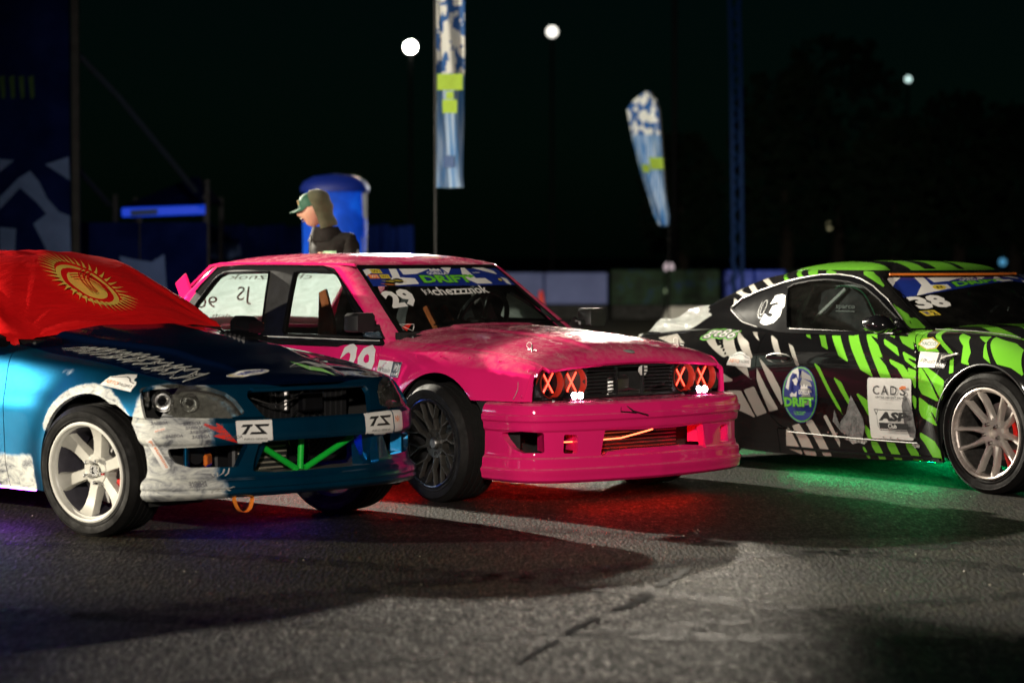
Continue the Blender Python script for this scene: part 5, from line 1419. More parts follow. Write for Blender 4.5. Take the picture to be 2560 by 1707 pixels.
make('seat_front', M().prism([(-.56, .55), (-.16, .55), (-.16, .98), (-.22, 1.08), (-.50, 1.08), (-.56, .98)], -1.23, -1.205, 'x'), MT['seat'], GR)
make('sun_visor', M().box((-1.06, .33, 1.135), (.02, .42, .05), bev=.008), MT['black'], GR)
# wheels
slv = dict(barrel=plain('worn_silver_barrel', (.30, .285, .27), .4, .9, var=.4, vscale=18), lip=plain('worn_silver_lip', (.52, .46, .42), .4, .6, var=.3, vscale=30), face=plain('warm_silver_spokes', (.62, .57, .52), .4, .45, var=.12), rot=.12)
wheel('pairs', .338, .235, .250, GR, (green.wx, -.775, .338), 2, 2, -1, slv, (plain('bright_red_caliper', (.85, .02, .012), .3, coat=.5, var=.1), [(.12, 1.0), (-1.05, .4)]))
wheel('pairs', .338, .235, .250, GR, (green.wx, .775, .338), 2, -2, 1, slv)
wheel('pairs', .325, .235, .240, GR, (green.wx2, -.78, .328), 0, 1, -1, slv)
wheel('pairs', .325, .235, .240, GR, (green.wx2, .78, .328), 0, -1, 1, slv)
# ---- print
def on_side(m, q, nm, mats=PRN, T=Tg, off=.0022, d=.03, par=None):
    return lay(m, quadmap([(a, 0, b) for a, b in q]), T, (0, 1, 0), off, nm, mats, par or GDOOR, d)
# event plate on the door
rr_ = sdround
def roundrect(r=.05, n=6, asp=1.0):
    P = []
    for cx, cy, a0 in ((1 - r, 1 - r * asp, 0), (r, 1 - r * asp, 90), (r, r * asp, 180), (1 - r, r * asp, 270)):
        for k in range(n + 1):
            a = R(a0 + 90 * k / n); P.append((cx + r * cos(a), cy + r * asp * sin(a)))
    return P
L_ = [(poly2(roundrect()), 0)]
L_ += [(W_('C', .20, .80, .15, .15, bold=.012), 1), (W_('A', .40, .80, .16, .15, bold=.012), 1), (W_('D', .61, .80, .15, .15, bold=.012), 1), (W_('S', .82, .80, .14, .15, bold=.012), 1)]
L_ += [(poly2([(.74, .815), (.90, .835), (.885, .875), (.80, .88), (.74, .85)]), 3), (W_('CENTRAL ASIA DRIFT SHOW', .52, .685, .66, .035, bold=.02), 1), (W_('the arena', .50, .59, .13, .012), 8)]
L_ += [(outline([(.20, .48), (.95, .48), (.95, .15), (.25, .15), (.21, .22)], .010), 1), (W_('ASP', .57, .375, .66, .15, bold=.06, shear=.15), 1), (poly2([(.24, .27), (.92, .27), (.92, .17), (.25, .17)]), 1), (W_('Club', .55, .22, .20, .075, bold=.02), 0)]
L_ += [(poly2([(.15, .49), (.26, .49), (.20, .39)]), 1), (poly2([(.175, .475), (.245, .475), (.205, .42)]), 0)]
on_side(merge(*L_), [(-.825, .250), (-.464, .257), (-.471, .612), (-.838, .604)], 'event_plate')
# round event badge: plain emblem with the lettering
L_ = [(ellipse(.5, .5, .5, .5), 4), (ellipse(.5, .5, .48, .485), 2), (ellipse(.5, .5, .455, .465), 4)]
for k in range(5): L_.append((poly2([(.55 + .02 * k, .92 - .13 * k), (.80, .80 - .11 * k + .03), (.86, .72 - .10 * k + .02), (.50, .80 - .13 * k)]), 8))
L_ += [(poly2([(.12, .62), (.18, .80), (.30, .93), (.44, .97), (.48, .88), (.47, .76), (.42, .86), (.30, .88), (.24, .80), (.22, .66), (.20, .58)]), 0), (poly2([(.30, .76), (.42, .80), (.46, .74), (.42, .66), (.36, .68), (.34, .72)]), 0), (poly2([(.24, .50), (.30, .54), (.36, .51), (.44, .56), (.42, .46), (.26, .46)]), 0)]
L_ += [(poly2([(.55, .60), (.57, .68), (.60, .64), (.65, .69), (.70, .64), (.74, .68), (.75, .60)]), 0), (W_('GORILLA', .65, .545, .32, .085, bold=.03), 0), (W_('DRIFT', .50, .37, .86, .19, bold=.06), 1), (W_('DRIFT', .50, .37, .84, .165, bold=.05), 2), (W_('ULTIMATE DRIFT', .5, .19, .34, .03, bold=.02), 2), (W_('TOURNAMENT', .5, .155, .28, .03, bold=.02), 2)]
on_side(merge(*L_), [(-1.587, .300), (-1.272, .312), (-1.268, .655), (-1.583, .643)], 'event_badge')
lay(merge(*phasis(0, 1)), quadmap([(-.426, 0, .680), (-.20, 0, .684), (-.165, 0, .766), (-.418, 0, .770)]), Tg, (0, 1, 0), .003, 'sponsor_sticker', PRN, GWING, .03)
hexo = [(0, .5), (.2, 1 - .06), (.5, 1), (.8, .94), (1, .5), (.8, .06), (.5, 0), (.2, .06)]
hx = [(0, .42), (.16, .86), (.58, 1), (1, .58), (.84, .14), (.42, 0)]
sc_ = lambda P, f: [(.5 + (a - .5) * f, .5 + (b - .5) * f) for a, b in P]
on_side(merge((poly2(hx), 5), (poly2(sc_(hx, .88)), 7), (poly2(sc_(hx, .82)), 0), (W_('YACCO', .5, .5, .66, .28, bold=.012), 7)), [(-.445, .779), (-.265, .779), (-.272, .851), (-.452, .851)], 'oil_sticker', par=GWING)
def bub(cx, n=1): return None
m = merge((W_('gt86', .5, .5, 1.06, 1.3, bold=.10, shear=.25), 2), (W_('gt86', .5, .5, 1.0, 1.14, bold=.06, shear=.25), 1), (W_('gt86', .5, .5, .92, .86, bold=.0, shear=.25), 0))
on_side(m, [(-2.42, .790), (-2.09, .775), (-2.09, .850), (-2.42, .865)], 'model_sticker', par=GR)
cloud = [(0, 0), (1, .0), (.98, .55), (.90, .72), (.78, .76), (.66, .92), (.48, 1), (.30, .92), (.18, .74), (.06, .62)]
avt = lambda: merge((poly2(cloud), 0), (W_('АВТО', .27, .33, .42, .24, bold=.02), 3), (W_('РАДИО', .71, .33, .44, .24), 1), (W_('КЫРГЫЗСТАН', .5, .10, .6, .08), 8), (outline([(.1, .62), (.25, .70), (.45, .84), (.62, .80), (.74, .66), (.9, .60)], .03, False), 1))
on_side(avt(), [(-2.079, .634), (-1.878, .625), (-1.878, .715), (-2.079, .724)], 'radio_sticker', par=GR)
lay(merge((W_('3', .5, .5, 1, 1, bold=.06, shear=.1), 0)), lambda u, v: Vector((-1.925 + .185 * u + .03 * v, 0, .885 + .19 * v)), Tq, (0, 1, 0), .002, 'window_number', PRN, GWF, .03)
lay(merge((outline([(.5 + .5 * cos(a), .5 + .5 * sin(a)) for a in np.linspace(2.6, 5.6, 16)], .03, False), 8), (outline([(.5 + .25 * cos(a), .5 + .35 * sin(a)) for a in np.linspace(0, 6.28, 18)[:-1]], .03), 8)), lambda u, v: Vector((-1.985 + .09 * u, 0, .925 + .13 * v)), Tq, (0, 1, 0), .0012, 'shell_emblem', PRN, GWF, .03)
def gmap(u, v):
    z0 = 1.062 + .098 * (1 - (1 - min(u / .62, 1))**1.6) ; z0 = 1.066 + .092 * sin(min(u, .8) / .8 * pi / 2) - .02 * max(0, u - .8) * 5
    z1 = 1.186
    return Vector((-.4, -.585 + 1.17 * u, z0 + (z1 - z0) * v))
L_ = banner() + [(ellipse(.21, .30, .035, .16), 5), (W_('N', .21, .30, .03, .14, bold=.04), 1)]
lay(merge(*L_), gmap, TwG, (-1, 0, 0), .003, 'windscreen_banner', PRN, gwind, .025)
lay(merge((W_('38', .5, .5, 1, 1, bold=.05), 0)), lambda u, v: Vector((-.4, -.565 + .195 * u - .012 * v, 1.000 + .070 * v + .016 * u)), TwG, (-1, 0, 0), .003, 'windscreen_number', PRN, gwind, .03)
lay(merge((poly2([(0, 0), (1, .1), (1, 1), (0, .9)]), 5), (W_('W', .3, .5, .3, .7, bold=.05), 4), (W_('2', .7, .5, .25, .7, bold=.05), 1)), lambda u, v: Vector((-.4, -.575 + .085 * u - .012 * v, .962 + .030 * v + .004 * u)), TwG, (-1, 0, 0), .003, 'class_sticker', PRN, gwind, .03)
# scrapes on the door
scr_m = plain('crash_scrapes', (.13, .13, .13), .35, var=.95, vscale=26, bmp=.6, bscale=40)
on_side(poly2([(0, .35), (.08, .62), (.2, .30), (.45, .55), (.62, 1), (.72, .85), (.95, .5), (1, .25), (.9, 0), (.5, 0), (.25, .1)]), [(-1.150, .245), (-.873, .245), (-.873, .495), (-1.150, .495)], 'scrape', scr_m)
on_side(poly2([(.12, .35), (0, .75), (.2, 1), (.45, .95), (.85, .6), (1, .2), (.9, 0), (.5, .02)]), [(-.548, .272), (-.442, .272), (-.442, .515), (-.548, .515)], 'scrape', scr_m, off=.004)
for q in ([(-1.06, .205), (-.86, .205), (-.86, .250), (-1.06, .250)], [(-.49, .212), (-.42, .212), (-.42, .245), (-.49, .245)]):
    on_side(poly2([(0, .6), (.15, .9), (.4, .8), (.7, 1), (1, .6), (.85, .1), (.6, .3), (.35, 0), (.2, .4)]), q, 'scrape', plain('bare_scrape', (.5, .5, .48), .5, var=.8, vscale=60), par=GSK)
# outlines on the blue saloon, car coordinates in metres
BD = {
  'lamp': [(-0.303, 0.706), (-0.219, 0.718), (-0.132, 0.722), (-0.047, 0.718), (0.037, 0.702), (0.097, 0.68), (0.14, 0.649), (0.191, 0.585), (0.134, 0.572), (0.04, 0.569), (-0.044, 0.571), (-0.122, 0.578), (-0.172, 0.592), (-0.232, 0.635)],
  'grille': [(-0.368, 0.661), (-0.353, 0.675), (0.29, 0.667), (0.317, 0.653), (0.26, 0.568), (0.224, 0.558), (-0.297, 0.556), (-0.323, 0.569), (-0.346, 0.627)],
  'near': [(-0.161, 0.432), (-0.049, 0.437), (0.157, 0.446), (0.204, 0.448), (0.156, 0.342), (-0.05, 0.343), (-0.122, 0.365), (-0.151, 0.396)],
  'centre': [(-0.361, 0.443), (-0.304, 0.455), (0.296, 0.445), (0.338, 0.304), (-0.158, 0.31), (-0.403, 0.317), (-0.385, 0.378)],
  'farop': [(0.301, 0.448), (0.556, 0.437), (0.619, 0.341), (0.362, 0.309)],
  'sun': [[(-1.054, -0.338, 1.106), (-0.985, -0.298, 1.081), (-0.921, -0.252, 1.056), (-0.859, -0.205, 1.032), (-0.8, -0.156, 1.009), (-0.738, -0.11, 0.983), (-0.672, -0.071, 0.955), (-0.62, -0.018, 0.931), (-0.585, 0.054, 0.91)], [(-1.134, -0.301, 1.147), (-1.066, -0.258, 1.123), (-0.993, -0.22, 1.095), (-0.933, -0.172, 1.071), (-0.872, -0.124, 1.046), (-0.817, -0.075, 1.021), (-0.758, -0.028, 0.995), (-0.699, 0.021, 0.969), (-0.648, 0.075, 0.944)], [(-1.214, -0.27, 1.184), (-1.135, -0.236, 1.156), (-1.068, -0.192, 1.132), (-1.004, -0.147, 1.107), (-0.943, -0.099, 1.081), (-0.888, -0.047, 1.057), (-0.837, 0.009, 1.033), (-0.787, 0.066, 1.008), (-0.737, 0.123, 0.982)], [(-1.293, -0.238, 1.222), (-1.22, -0.198, 1.195), (-1.15, -0.156, 1.17), (-1.085, -0.111, 1.145), (-1.021, -0.065, 1.119), (-0.965, -0.012, 1.094), (-0.917, 0.047, 1.071), (-0.865, 0.102, 1.044), (-0.821, 0.162, 1.018)], [(-1.391, -0.191, 1.263), (-1.309, -0.156, 1.236), (-1.242, -0.111, 1.211), (-1.177, -0.065, 1.186), (-1.114, -0.018, 1.16), (-1.054, 0.032, 1.134), (-0.999, 0.083, 1.108), (-0.953, 0.144, 1.083), (-0.907, 0.204, 1.056)], [(-1.536, -0.113, 1.301), (-1.426, -0.095, 1.278), (-1.333, -0.07, 1.25), (-1.264, -0.027, 1.224), (-1.207, 0.026, 1.199), (-1.149, 0.078, 1.174), (-1.09, 0.128, 1.146), (-1.044, 0.188, 1.121), (-1.0, 0.251, 1.094)], [(-1.724, -0.007, 1.32), (-1.64, 0.031, 1.315), (-1.47, 0.004, 1.29), (-1.378, 0.031, 1.265), (-1.303, 0.073, 1.239), (-1.244, 0.124, 1.211), (-1.193, 0.182, 1.185), (-1.146, 0.241, 1.16), (-1.105, 0.308, 1.134)], [(-1.643, -0.092, 1.314), (-1.67, 0.025, 1.317), (-1.724, 0.161, 1.318), (-1.566, 0.143, 1.304), (-1.437, 0.146, 1.278), (-1.352, 0.18, 1.251), (-1.3, 0.238, 1.225), (-1.262, 0.305, 1.199), (-1.224, 0.376, 1.172)], [(-1.596, -0.151, 1.308), (-1.607, -0.052, 1.312), (-1.624, 0.061, 1.313), (-1.663, 0.184, 1.314), (-1.696, 0.311, 1.311), (-1.541, 0.295, 1.292), (-1.438, 0.319, 1.265), (-1.384, 0.373, 1.239), (-1.362, 0.456, 1.212)]],
}
# ================================================================== BLUE SALOON
BL = thing('drift_sedan', 'blue drift saloon with scuffed white bumper corner and white six spoke wheel', 'car', (blue.pos[0], blue.pos[1], 0), -blue.th, 'drift cars parked side by side')
# metallic blue with worn-off white primer where the panel has been rubbed
bp, nt, b = nodes('blue_metallic_worn')
v = coords(nt)
at = N_(nt, 'ShaderNodeAttribute'); at.attribute_name = 'wear'
n1 = noise(nt, 7, 9, .72, v, dist=.8); n2 = noise(nt, 13, 8, .72, coords(nt, (.8, .8, 1.5)), dist=1.0); n3 = noise(nt, 2.5, 5, .6, v)
w = math_(nt, 'ADD', at.outputs['Fac'], math_(nt, 'MULTIPLY', math_(nt, 'SUBTRACT', n1.outputs[0], .5), .75))
wr = ramp(nt, w, [(.40, (0, 0, 0)), (.60, (1, 1, 1))])
dirt = ramp(nt, n2.outputs[0], [(.34, (.05, .055, .07)), (.45, (.30, .31, .31)), (.56, (.50, .51, .47)), (.70, (.60, .60, .55))])
base = ramp(nt, n3.outputs[0], [(.3, (.002, .085, .20)), (.7, (.003, .14, .29))])
c = mix(nt, wr.outputs[0], base.outputs[0], dirt.outputs[0]); nt.links.new(c, b.inputs['Base Color'])
inv = math_(nt, 'SUBTRACT', 1.0, wr.outputs[0])
nt.links.new(math_(nt, 'MULTIPLY', inv, .88), b.inputs['Metallic']); nt.links.new(inv, b.inputs['Coat Weight'])
b.inputs['Coat Roughness'].default_value = .05
nt.links.new(math_(nt, 'ADD', .33, math_(nt, 'MULTIPLY', wr.outputs[0], .25)), b.inputs['Roughness'])
bump(nt, b, n2.outputs[0], .06, .01)
bh = paint('bonnet_dark_blue', (.0015, .007, .030), metal=.5, dust=.0, rough=.3, film=.06)  # body blue darkened: low grazing light on the bonnet put into its colour
BMATS = [bp]
def wear(V):
    x, y, z = V[:, 0], -np.abs(V[:, 1]), V[:, 2]
    r = np.hypot(x - blue.wx, z - blue.wz)
    a = (1 - sstep(.004, .060, np.abs(r - blue.ar - .02))) * .92
    a = a * sstep(-.36, -.20, x) * sstep(.30, .5, z)
    e = (x + y) * .7071
    c = (1 - sstep(-.02, .16, e + .10 * (z - .4))) * sstep(.34, .44, x) * (1 - sstep(.70, .76, z))      # bumper corner
    c = np.maximum(c, (1 - sstep(.05, .20, e)) * sstep(.45, .50, x) * (1 - sstep(.26, .34, z)) * .9)
    c = c * np.where(z > .60, sstep(.60, .30, np.abs(x - .42)), 1)
    d = (1 - sstep(.30, .42, z)) * (1 - sstep(-.42, -.30, x)) * sstep(-.9, -.8, x + 0)                      # behind the wheel, low
    f = (1 - sstep(.0, .07, np.hypot((x + .15) * .32, z - .765))) * .62                                        # rubbed patch on the wing
    return np.maximum.reduce([a, c, d, f]) * np.where(V[:, 1] < 0, 1, .5) * .8
def bmake(name, S, parent=BL, mats=None):
    o = make(name, S, mats or BMATS, parent)
    w_ = wear(np.array([v.co for v in o.data.vertices]))
    a = o.data.attributes.new('wear', 'FLOAT', 'POINT'); a.data.foreach_set('value', w_.astype(np.float32)); return o
BX = np.linspace(-3.4, .60, 70)
inner = blue.lower(BX, np.linspace(.3, 6.999, 36), -1)
Si = drop(grid(inner, (-1, 0, .5)).off(-.03), lambda P: -archcut(blue, .372)(P))
Si = drop(Si, lambda P: np.minimum(np.minimum(P[:, 2] - .78, -.66 - P[:, 0]), P[:, 0] + 3.2))
Si = drop(Si, lambda P: P[:, 0] - .30)
make('inner_structure', join(Si, Si.flip()), MT['dark'], BL)
make('floor_pan', M().box((-1.5, 0, .20), (3.0, 1.4, .05), bev=.02), MT['dark'], BL)
make('engine_block', M().box((.10, 0, .50), (.50, .62, .45), bev=.04), MT['dark'], BL)
Xs = np.unique(np.r_[np.linspace(-3.5, -.8, 60), np.linspace(-.8, .72, 170)])
sb = grid(blue.lower(Xs, np.linspace(0, 5, 100), -1), (-1, 0, .5))
sb = keep(sb, archcut(blue))
sb = drop(sb, lambda P: np.minimum(P[:, 2] - .865, -.70 - P[:, 0]))
gapline = lambda P: np.interp(P[:, 0], [.28, .32, .372, .44, .60], [.63, .612, .582, .572, .56])
sb = drop(sb, lambda P: np.minimum(gapline(P) - P[:, 2], P[:, 0] - .14))
sb = keep(sb, lambda P: blue.planin(P) + .004)
echart = lambda P: (P[:, 0] - np.abs(P[:, 1])) * .7071
LAMP = BD['lamp'][:]
lampf = lambda P: np.minimum(sdround([(-.31, .700)] + [(a, c) for a, c in LAMP[1:]] , echart(P), P[:, 2], .012), P[:, 0] - .25)
sb_l, sb_ = split(sb, lampf)
fenb, restb = seam(lambda P: P[:, 0] + .632 + (P[:, 2] - .5) * .06, sb_)
for sd in (-1, 1):
    tr_ = (lambda S: S) if sd < 0 else (lambda S: S.flip())
    o = bmake('front_wing', tr_(flange(fenb, .02)));
    if sd < 0: BWING = o
    bmake('door_side', tr_(flange(restb, .02)))
    arch_liner(blue, BL, sd)
    if sd < 0: BDOOR = o
# bonnet with centre scoop and louvres
Xh = np.unique(np.r_[np.linspace(-.66, .56, 90), np.linspace(.56, .76, 40)])
hb = blue.lower(Xh, np.linspace(5.03, 7, 50), -1)
hbf = np.concatenate([hb, (hb * [1, -1, 1])[:, ::-1][:, 1:]], 1); shp = hbf.shape; P = hbf.reshape(-1, 3)
ay = np.abs(P[:, 1])
ridge = np.interp(P[:, 0], [-.66, -.2, .1, .5, .72], [.50, .42, .36, .30, .27])
P[:, 2] += .016 * (1 - sstep(ridge - .03, ridge + .02, ay)) * (1 - .6 * sstep(.2, .6, P[:, 0]))
P[:, 2] += .014 * (1 - sstep(.22, .40, ay)) * (1 - sstep(-.55, .02, P[:, 0]))
P[:, 2] -= .03 * sstep(.60, .72, P[:, 0])**2
bb = grid(P.reshape(shp), (0, 0, 0)); bb = keep(bb, lambda P: blue.planin(P) - .004)
bb = keep(bb, lambda P: -lampf(P) + 0)
bbon = make('bonnet', flange(bb, .02), bh, BL); TbB = bvh(bb)
make('bonnet_lip', M().tube([tuple(TbB.ray_cast(Vector((.5, 0, 1.5)), Vector((0, 0, -1)))[0])] * 2, .001), MT['dark'], bbon) if False else None
for k in range(6):
    for sd in (1,):
        x0 = -.40 + .055 * k; y0 = sd * (.40 - .016 * k)
        h = TbB.ray_cast(Vector((x0, y0, 2)), Vector((0, 0, -1)))[0]
        if h: make('louvre', M().loft([[(x0 - .02, y0 + s_ * .075, h.z + .001), (x0 + .012, y0 + s_ * .075, h.z + .020), (x0 + .022, y0 + s_ * .075, h.z + .016), (x0 + .020, y0 + s_ * .075, h.z)] for s_ in (-1, 1)]), MT['gloss'], bbon)
# ---- nose band
Sg = np.linspace(0, 1, 340); Zg = np.unique(np.r_[np.linspace(.175, .75, 96), blue.bz])
SS, ZZ = np.meshgrid(Sg, Zg, indexing='ij')
BPb = blue.band(SS, ZZ)
cc = np.abs(SS - .5) * 2
BPb[..., 2] += np.where(ZZ < .25, .028 * (1 - cc**3) * (1 - (ZZ - .175) / .075), 0)
nb = grid(BPb, (.0, 0, .4))
# below the bonnet line
def bonz(P):
    c = pchip(blue.xs, blue.tab, np.clip(P[:, 0], -3.5, .76))
    out = np.empty(len(P))
    for i in range(len(P)):
        out[i] = np.interp(abs(P[i, 1]), c[i, ::-1, 0][:5], c[i, ::-1, 1][:5])
    return out - .03 * sstep(.60, .72, P[:, 0])**2 - P[:, 2]
hi, lo = split(nb, lambda P: P[:, 2] - .60)
hi = keep(hi, lambda P: bonz(P) + .002)
nb = join(hi, lo)
nb = drop(nb, lambda P: np.minimum(P[:, 2] - gapline(P), .505 - P[:, 0]))
nb = drop(nb, lambda P: np.where(P[:, 2] < .31, .455 - P[:, 0], .385 - np.hypot(P[:, 0] - .07, P[:, 2] - .31)))
lens_, nb = split(nb, lampf)
GRI = [(-.388, .660), (-.372, .688), (-.30, .694), (.30, .694), (.372, .688), (.388, .660), (.345, .575), (.315, .558), (-.315, .558), (-.345, .575)]
CEN = [(-.372, .444), (-.31, .456), (.31, .456), (.372, .444), (.395, .318), (.30, .309), (-.30, .309), (-.408, .318), (-.395, .378)]
eN = lambda P: sdround(BD['near'], echart(P), P[:, 2], .012)
nb = drop(nb, lambda P: np.minimum(sdround(GRI, P[:, 1], P[:, 2], .012), P[:, 0] - .5))
nb = drop(nb, lambda P: np.minimum(sdround(CEN, P[:, 1], P[:, 2], .012), P[:, 0] - .5))
nb = drop(nb, eN)
upper, lower_ = seam(lambda P: P[:, 2] - np.interp(np.abs(P[:, 1]), [.0, .38, .46, .62, .9], [.565, .565, .567, .575, .582]), nb)
nose = bmake('grille_surround', flange(upper, .03)); bbump = bmake('front_bumper', flange(lower_, .05)); TbN = bvh(lower_, upper)
lipz = [tuple(blue.band(np.array([s_]), np.array([.690 - .004 * abs(s_ - .5) * 2]))[0] + np.array([.004, 0, .0])) for s_ in np.linspace(.335, .665, 24)]
make('bonnet_lip', M().tube(lipz, .011, 8), bp, bbon)
# ducts in the side openings
for sd in (-1, 1):
    make('duct_vane', M().box((.555, sd * .665, .395), (.02, .07, .12), rz=sd * -.75, bev=.008), bp, bbump)
    make('brake_duct', M().tube([(.45, sd * .56, .395), (.50, sd * .56, .395)], .05, 16), MT['black'], bbump)
    if sd < 0: make('orange_reflector', M().box((.585, sd * .565, .372), (.02, .09, .055), rz=sd * -.6, bev=.008), MT['print_orange'], bbump)
    make('corner_pillar', M().loft([[(.655, sd * .405, .300), (.655, sd * .35, .300), (.60, sd * .33, .300), (.60, sd * .41, .300)], [(.70, sd * .36, .455), (.70, sd * .30, .455), (.62, sd * .30, .455), (.62, sd * .37, .455)]]), bp, bbump)
for sd in (-1, 1):
    tr_ = (lambda S: S) if sd < 0 else (lambda S: S.flip())
    parts_ = [S for S in (sb_l,) if len(S.F)]
    nl = split(lens_, lambda P: -P[:, 1])[0]
    allp = join(nl, *parts_) if parts_ else nl
    hs = make('headlight_housing', tr_(flange(allp.off(-.05), .02)), plain('lamp_housing', (.34, .33, .30), .25, .7, var=.9, vscale=25, bmp=.8, bscale=22) if sd < 0 else bpy.data.materials['lamp_housing'], BL)
    for s0, z0, r0 in ((.115, .648, .052), (.185, .640, .044)):
        p = blue.band(np.array([s0]), np.array([z0]))[0]; q = blue.band(np.array([s0]), np.array([z0 + .02]))[0]
        nv = Vector((.80, -.60, .1)).normalized()
        T = Matrix.Translation(Vector(p) - nv * .045) @ nv.to_track_quat('Y', 'Z').to_matrix().to_4x4()
        m = M().lathe([(r0, .03), (r0 * .97, .032), (r0 * .8, .008), (r0 * .45, -.012), (0, -.02)], 32).lathe([(r0 * .42, -.0), (r0 * .36, .012), (r0 * .2, .020), (0, .023)], 24, m=1).xf(T)
        if sd > 0: m.V = [(a, -b_, c_) for a, b_, c_ in m.V]
        make('reflector_bowl', m, [MT['chrome'], MT['gloss']], hs, 50)
    p = Vector(blue.band(np.array([.045]), np.array([.655]))[0])
    m = M().box((p.x - .03, sd * abs(p.y) * .94, .655), (.10, .02, .09), rz=sd * .5, bev=.01)
    make('indicator_bowl', m, MT['steel'], hs)
    make('headlight_lens', tr_(allp.off(.002)), glass('lamp_glass', (.72, .74, .72), haze=.22) if sd < 0 else bpy.data.materials['lamp_glass'], BL)
# behind the grille: radiator, fan, intercooler, green brace
make('radiator', M().box((.45, 0, .50), (.04, .84, .38), bev=.01), plain('radiator_black', (.012, .012, .013), .5, .4), BL)
for k in range(22): make('radiator_fin', M().box((.473, -.38 + k * .036, .56), (.006, .006, .20)), MT['black'], BL)
fan = M()
for r_ in (.03, .055, .08, .105, .13): fan.tube([(.50, .13 + r_ * cos(a), .46 + r_ * sin(a)) for a in np.linspace(0, 2 * pi, 33)[:-1]], .0022, 5, closed=True)
for a in np.linspace(0, pi, 5)[:-1]: fan.tube([(.505, .13 + .13 * cos(a), .46 + .13 * sin(a)), (.505, .13 - .13 * cos(a), .46 - .13 * sin(a))], .002, 5)
make('cooling_fan', fan, MT['gloss'], BL)
ic = M().box((.56, -.24, .37), (.05, .34, .20), bev=.01)
make('oil_cooler', ic, MT['black'], BL)
for k in range(7): make('cooler_fin', M().box((.588, -.24 + (.0 if k % 2 else .004), .290 + k * .025), (.008, .30, .009), bev=.002), plain('cream_metal', (.34, .31, .25), .45, .5) if k == 0 and 'cream_metal' not in bpy.data.materials else bpy.data.materials['cream_metal'], BL)
make('hose', M().tube([tuple(q) for q in catmull([(.52, -.30, .66), (.58, -.15, .61), (.56, .0, .64), (.52, .08, .66)], 6)], .004, 6), MT['steel'], BL)
make('catch_tank', M().box((.50, -.02, .62), (.05, .03, .10), bev=.008), MT['steel'], BL)
make('air_filter', M().box((.52, .13, .61), (.05, .13, .09), bev=.01), MT['gloss'], BL)
make('crash_bar', M().box((.60, 0, .500), (.06, 1.0, .06), bev=.01), MT['black'], BL)
GT = plain('green_enamel_tube', (.008, .42, .035), .3, coat=.6, var=.08)
for a_, b_ in (((.66, -.33, .44), (.66, -.085, .306)), ((.66, -.055, .45), (.66, -.062, .306)), ((.66, .27, .44), (.66, -.035, .306))):
    make('brace_tube', M().tube([a_, b_], .0155, 12), GT, BL)
make('undertray', M().box((.62, 0, .292), (.16, .78, .02), bev=.004), MT['steel'], BL)
make('oil_pan_plate', M().box((.60, -.30, .305), (.10, .16, .01), bev=.003), MT['steel'], BL)
# tow strap
tw_ = [(.70, -.500, .245), (.705, -.505, .19), (.71, -.485, .145), (.71, -.448, .130), (.71, -.415, .148), (.705, -.398, .19), (.70, -.402, .245)]
m = M(); cp = catmull(tw_, 5)
m.loft([[tuple(p + [0.010, 0, 0]), tuple(p + [.010, 0.0, .0] + np.array([0, .003, .0])), tuple(p + [-.016, .003, 0]), tuple(p + [-.016, 0, 0])] for p in cp])
make('tow_strap', m, plain('orange_webbing', (.9, .24, .02), .7, var=.15, vscale=60), BL, 60)
# ---- cabin
CB = blue.cabin(38, 24)
frameB = [(-.72, .86), (-.80, .93), (-1.25, 1.22), (-1.45, 1.285), (-1.95, 1.30), (-2.25, 1.25), (-2.6, 1.05), (-2.8, .88)]
fb = lambda P: np.minimum(sdround(frameB, P[:, 0], P[:, 2], .02), np.minimum((np.abs(P[:, 1]) - .5) * 4, 1.315 - P[:, 2]))
sc_b = lambda P: np.minimum(np.minimum(.70 - (P[:, 2] - .86) * .30 - np.abs(P[:, 1]), P[:, 0] + .70 + (P[:, 2] - .86) * 1.55), 1.318 - P[:, 2])
shb = drop(drop(CB, fb), sc_b)
bmake('roof_shell', flange(shb, .02))
glb = keep(CB, fb); make('side_window', glb.off(-.003), MT['gloss'], BL)
wsb = keep(CB, sc_b); make('windscreen', wsb, MT['gloss'], BL)
make('cowl', M().box((-.70, 0, .885), (.16, 1.34, .03), bev=.01), MT['black'], BL)
make('wiper', M().tube([(-.62, -.35, .925), (-.66, -.05, .945), (-.70, .25, .945)], .008, 6).tube([(-.60, .1, .93), (-.66, .35, .945), (-.75, .62, .93)], .008, 6), MT['black'], BL)
mb = M().loft([[(x, .83 + a + (.17 - 2 * a) * u, .925 + v * (.07 - a)) for u, v in ((0, -.5), (0, .5), (.2, .9), (.7, .9), (1, .5), (1, -.5), (.8, -.8), (.2, -.8))] for x, a in ((-.92, .0), (-.86, .004), (-.80, .03))])
make('door_mirror', mb, MT['gloss'], BL, 50)
mb2 = M(); mb2.add([(a, -b_, c_) for a, b_, c_ in mb.V], mb.F); make('door_mirror', mb2, MT['gloss'], BL, 50)
make('mirror_sticker', M().box((-.868, .93, .925), (.07, .14, .05), bev=.004), MT['print_orange'], BL)
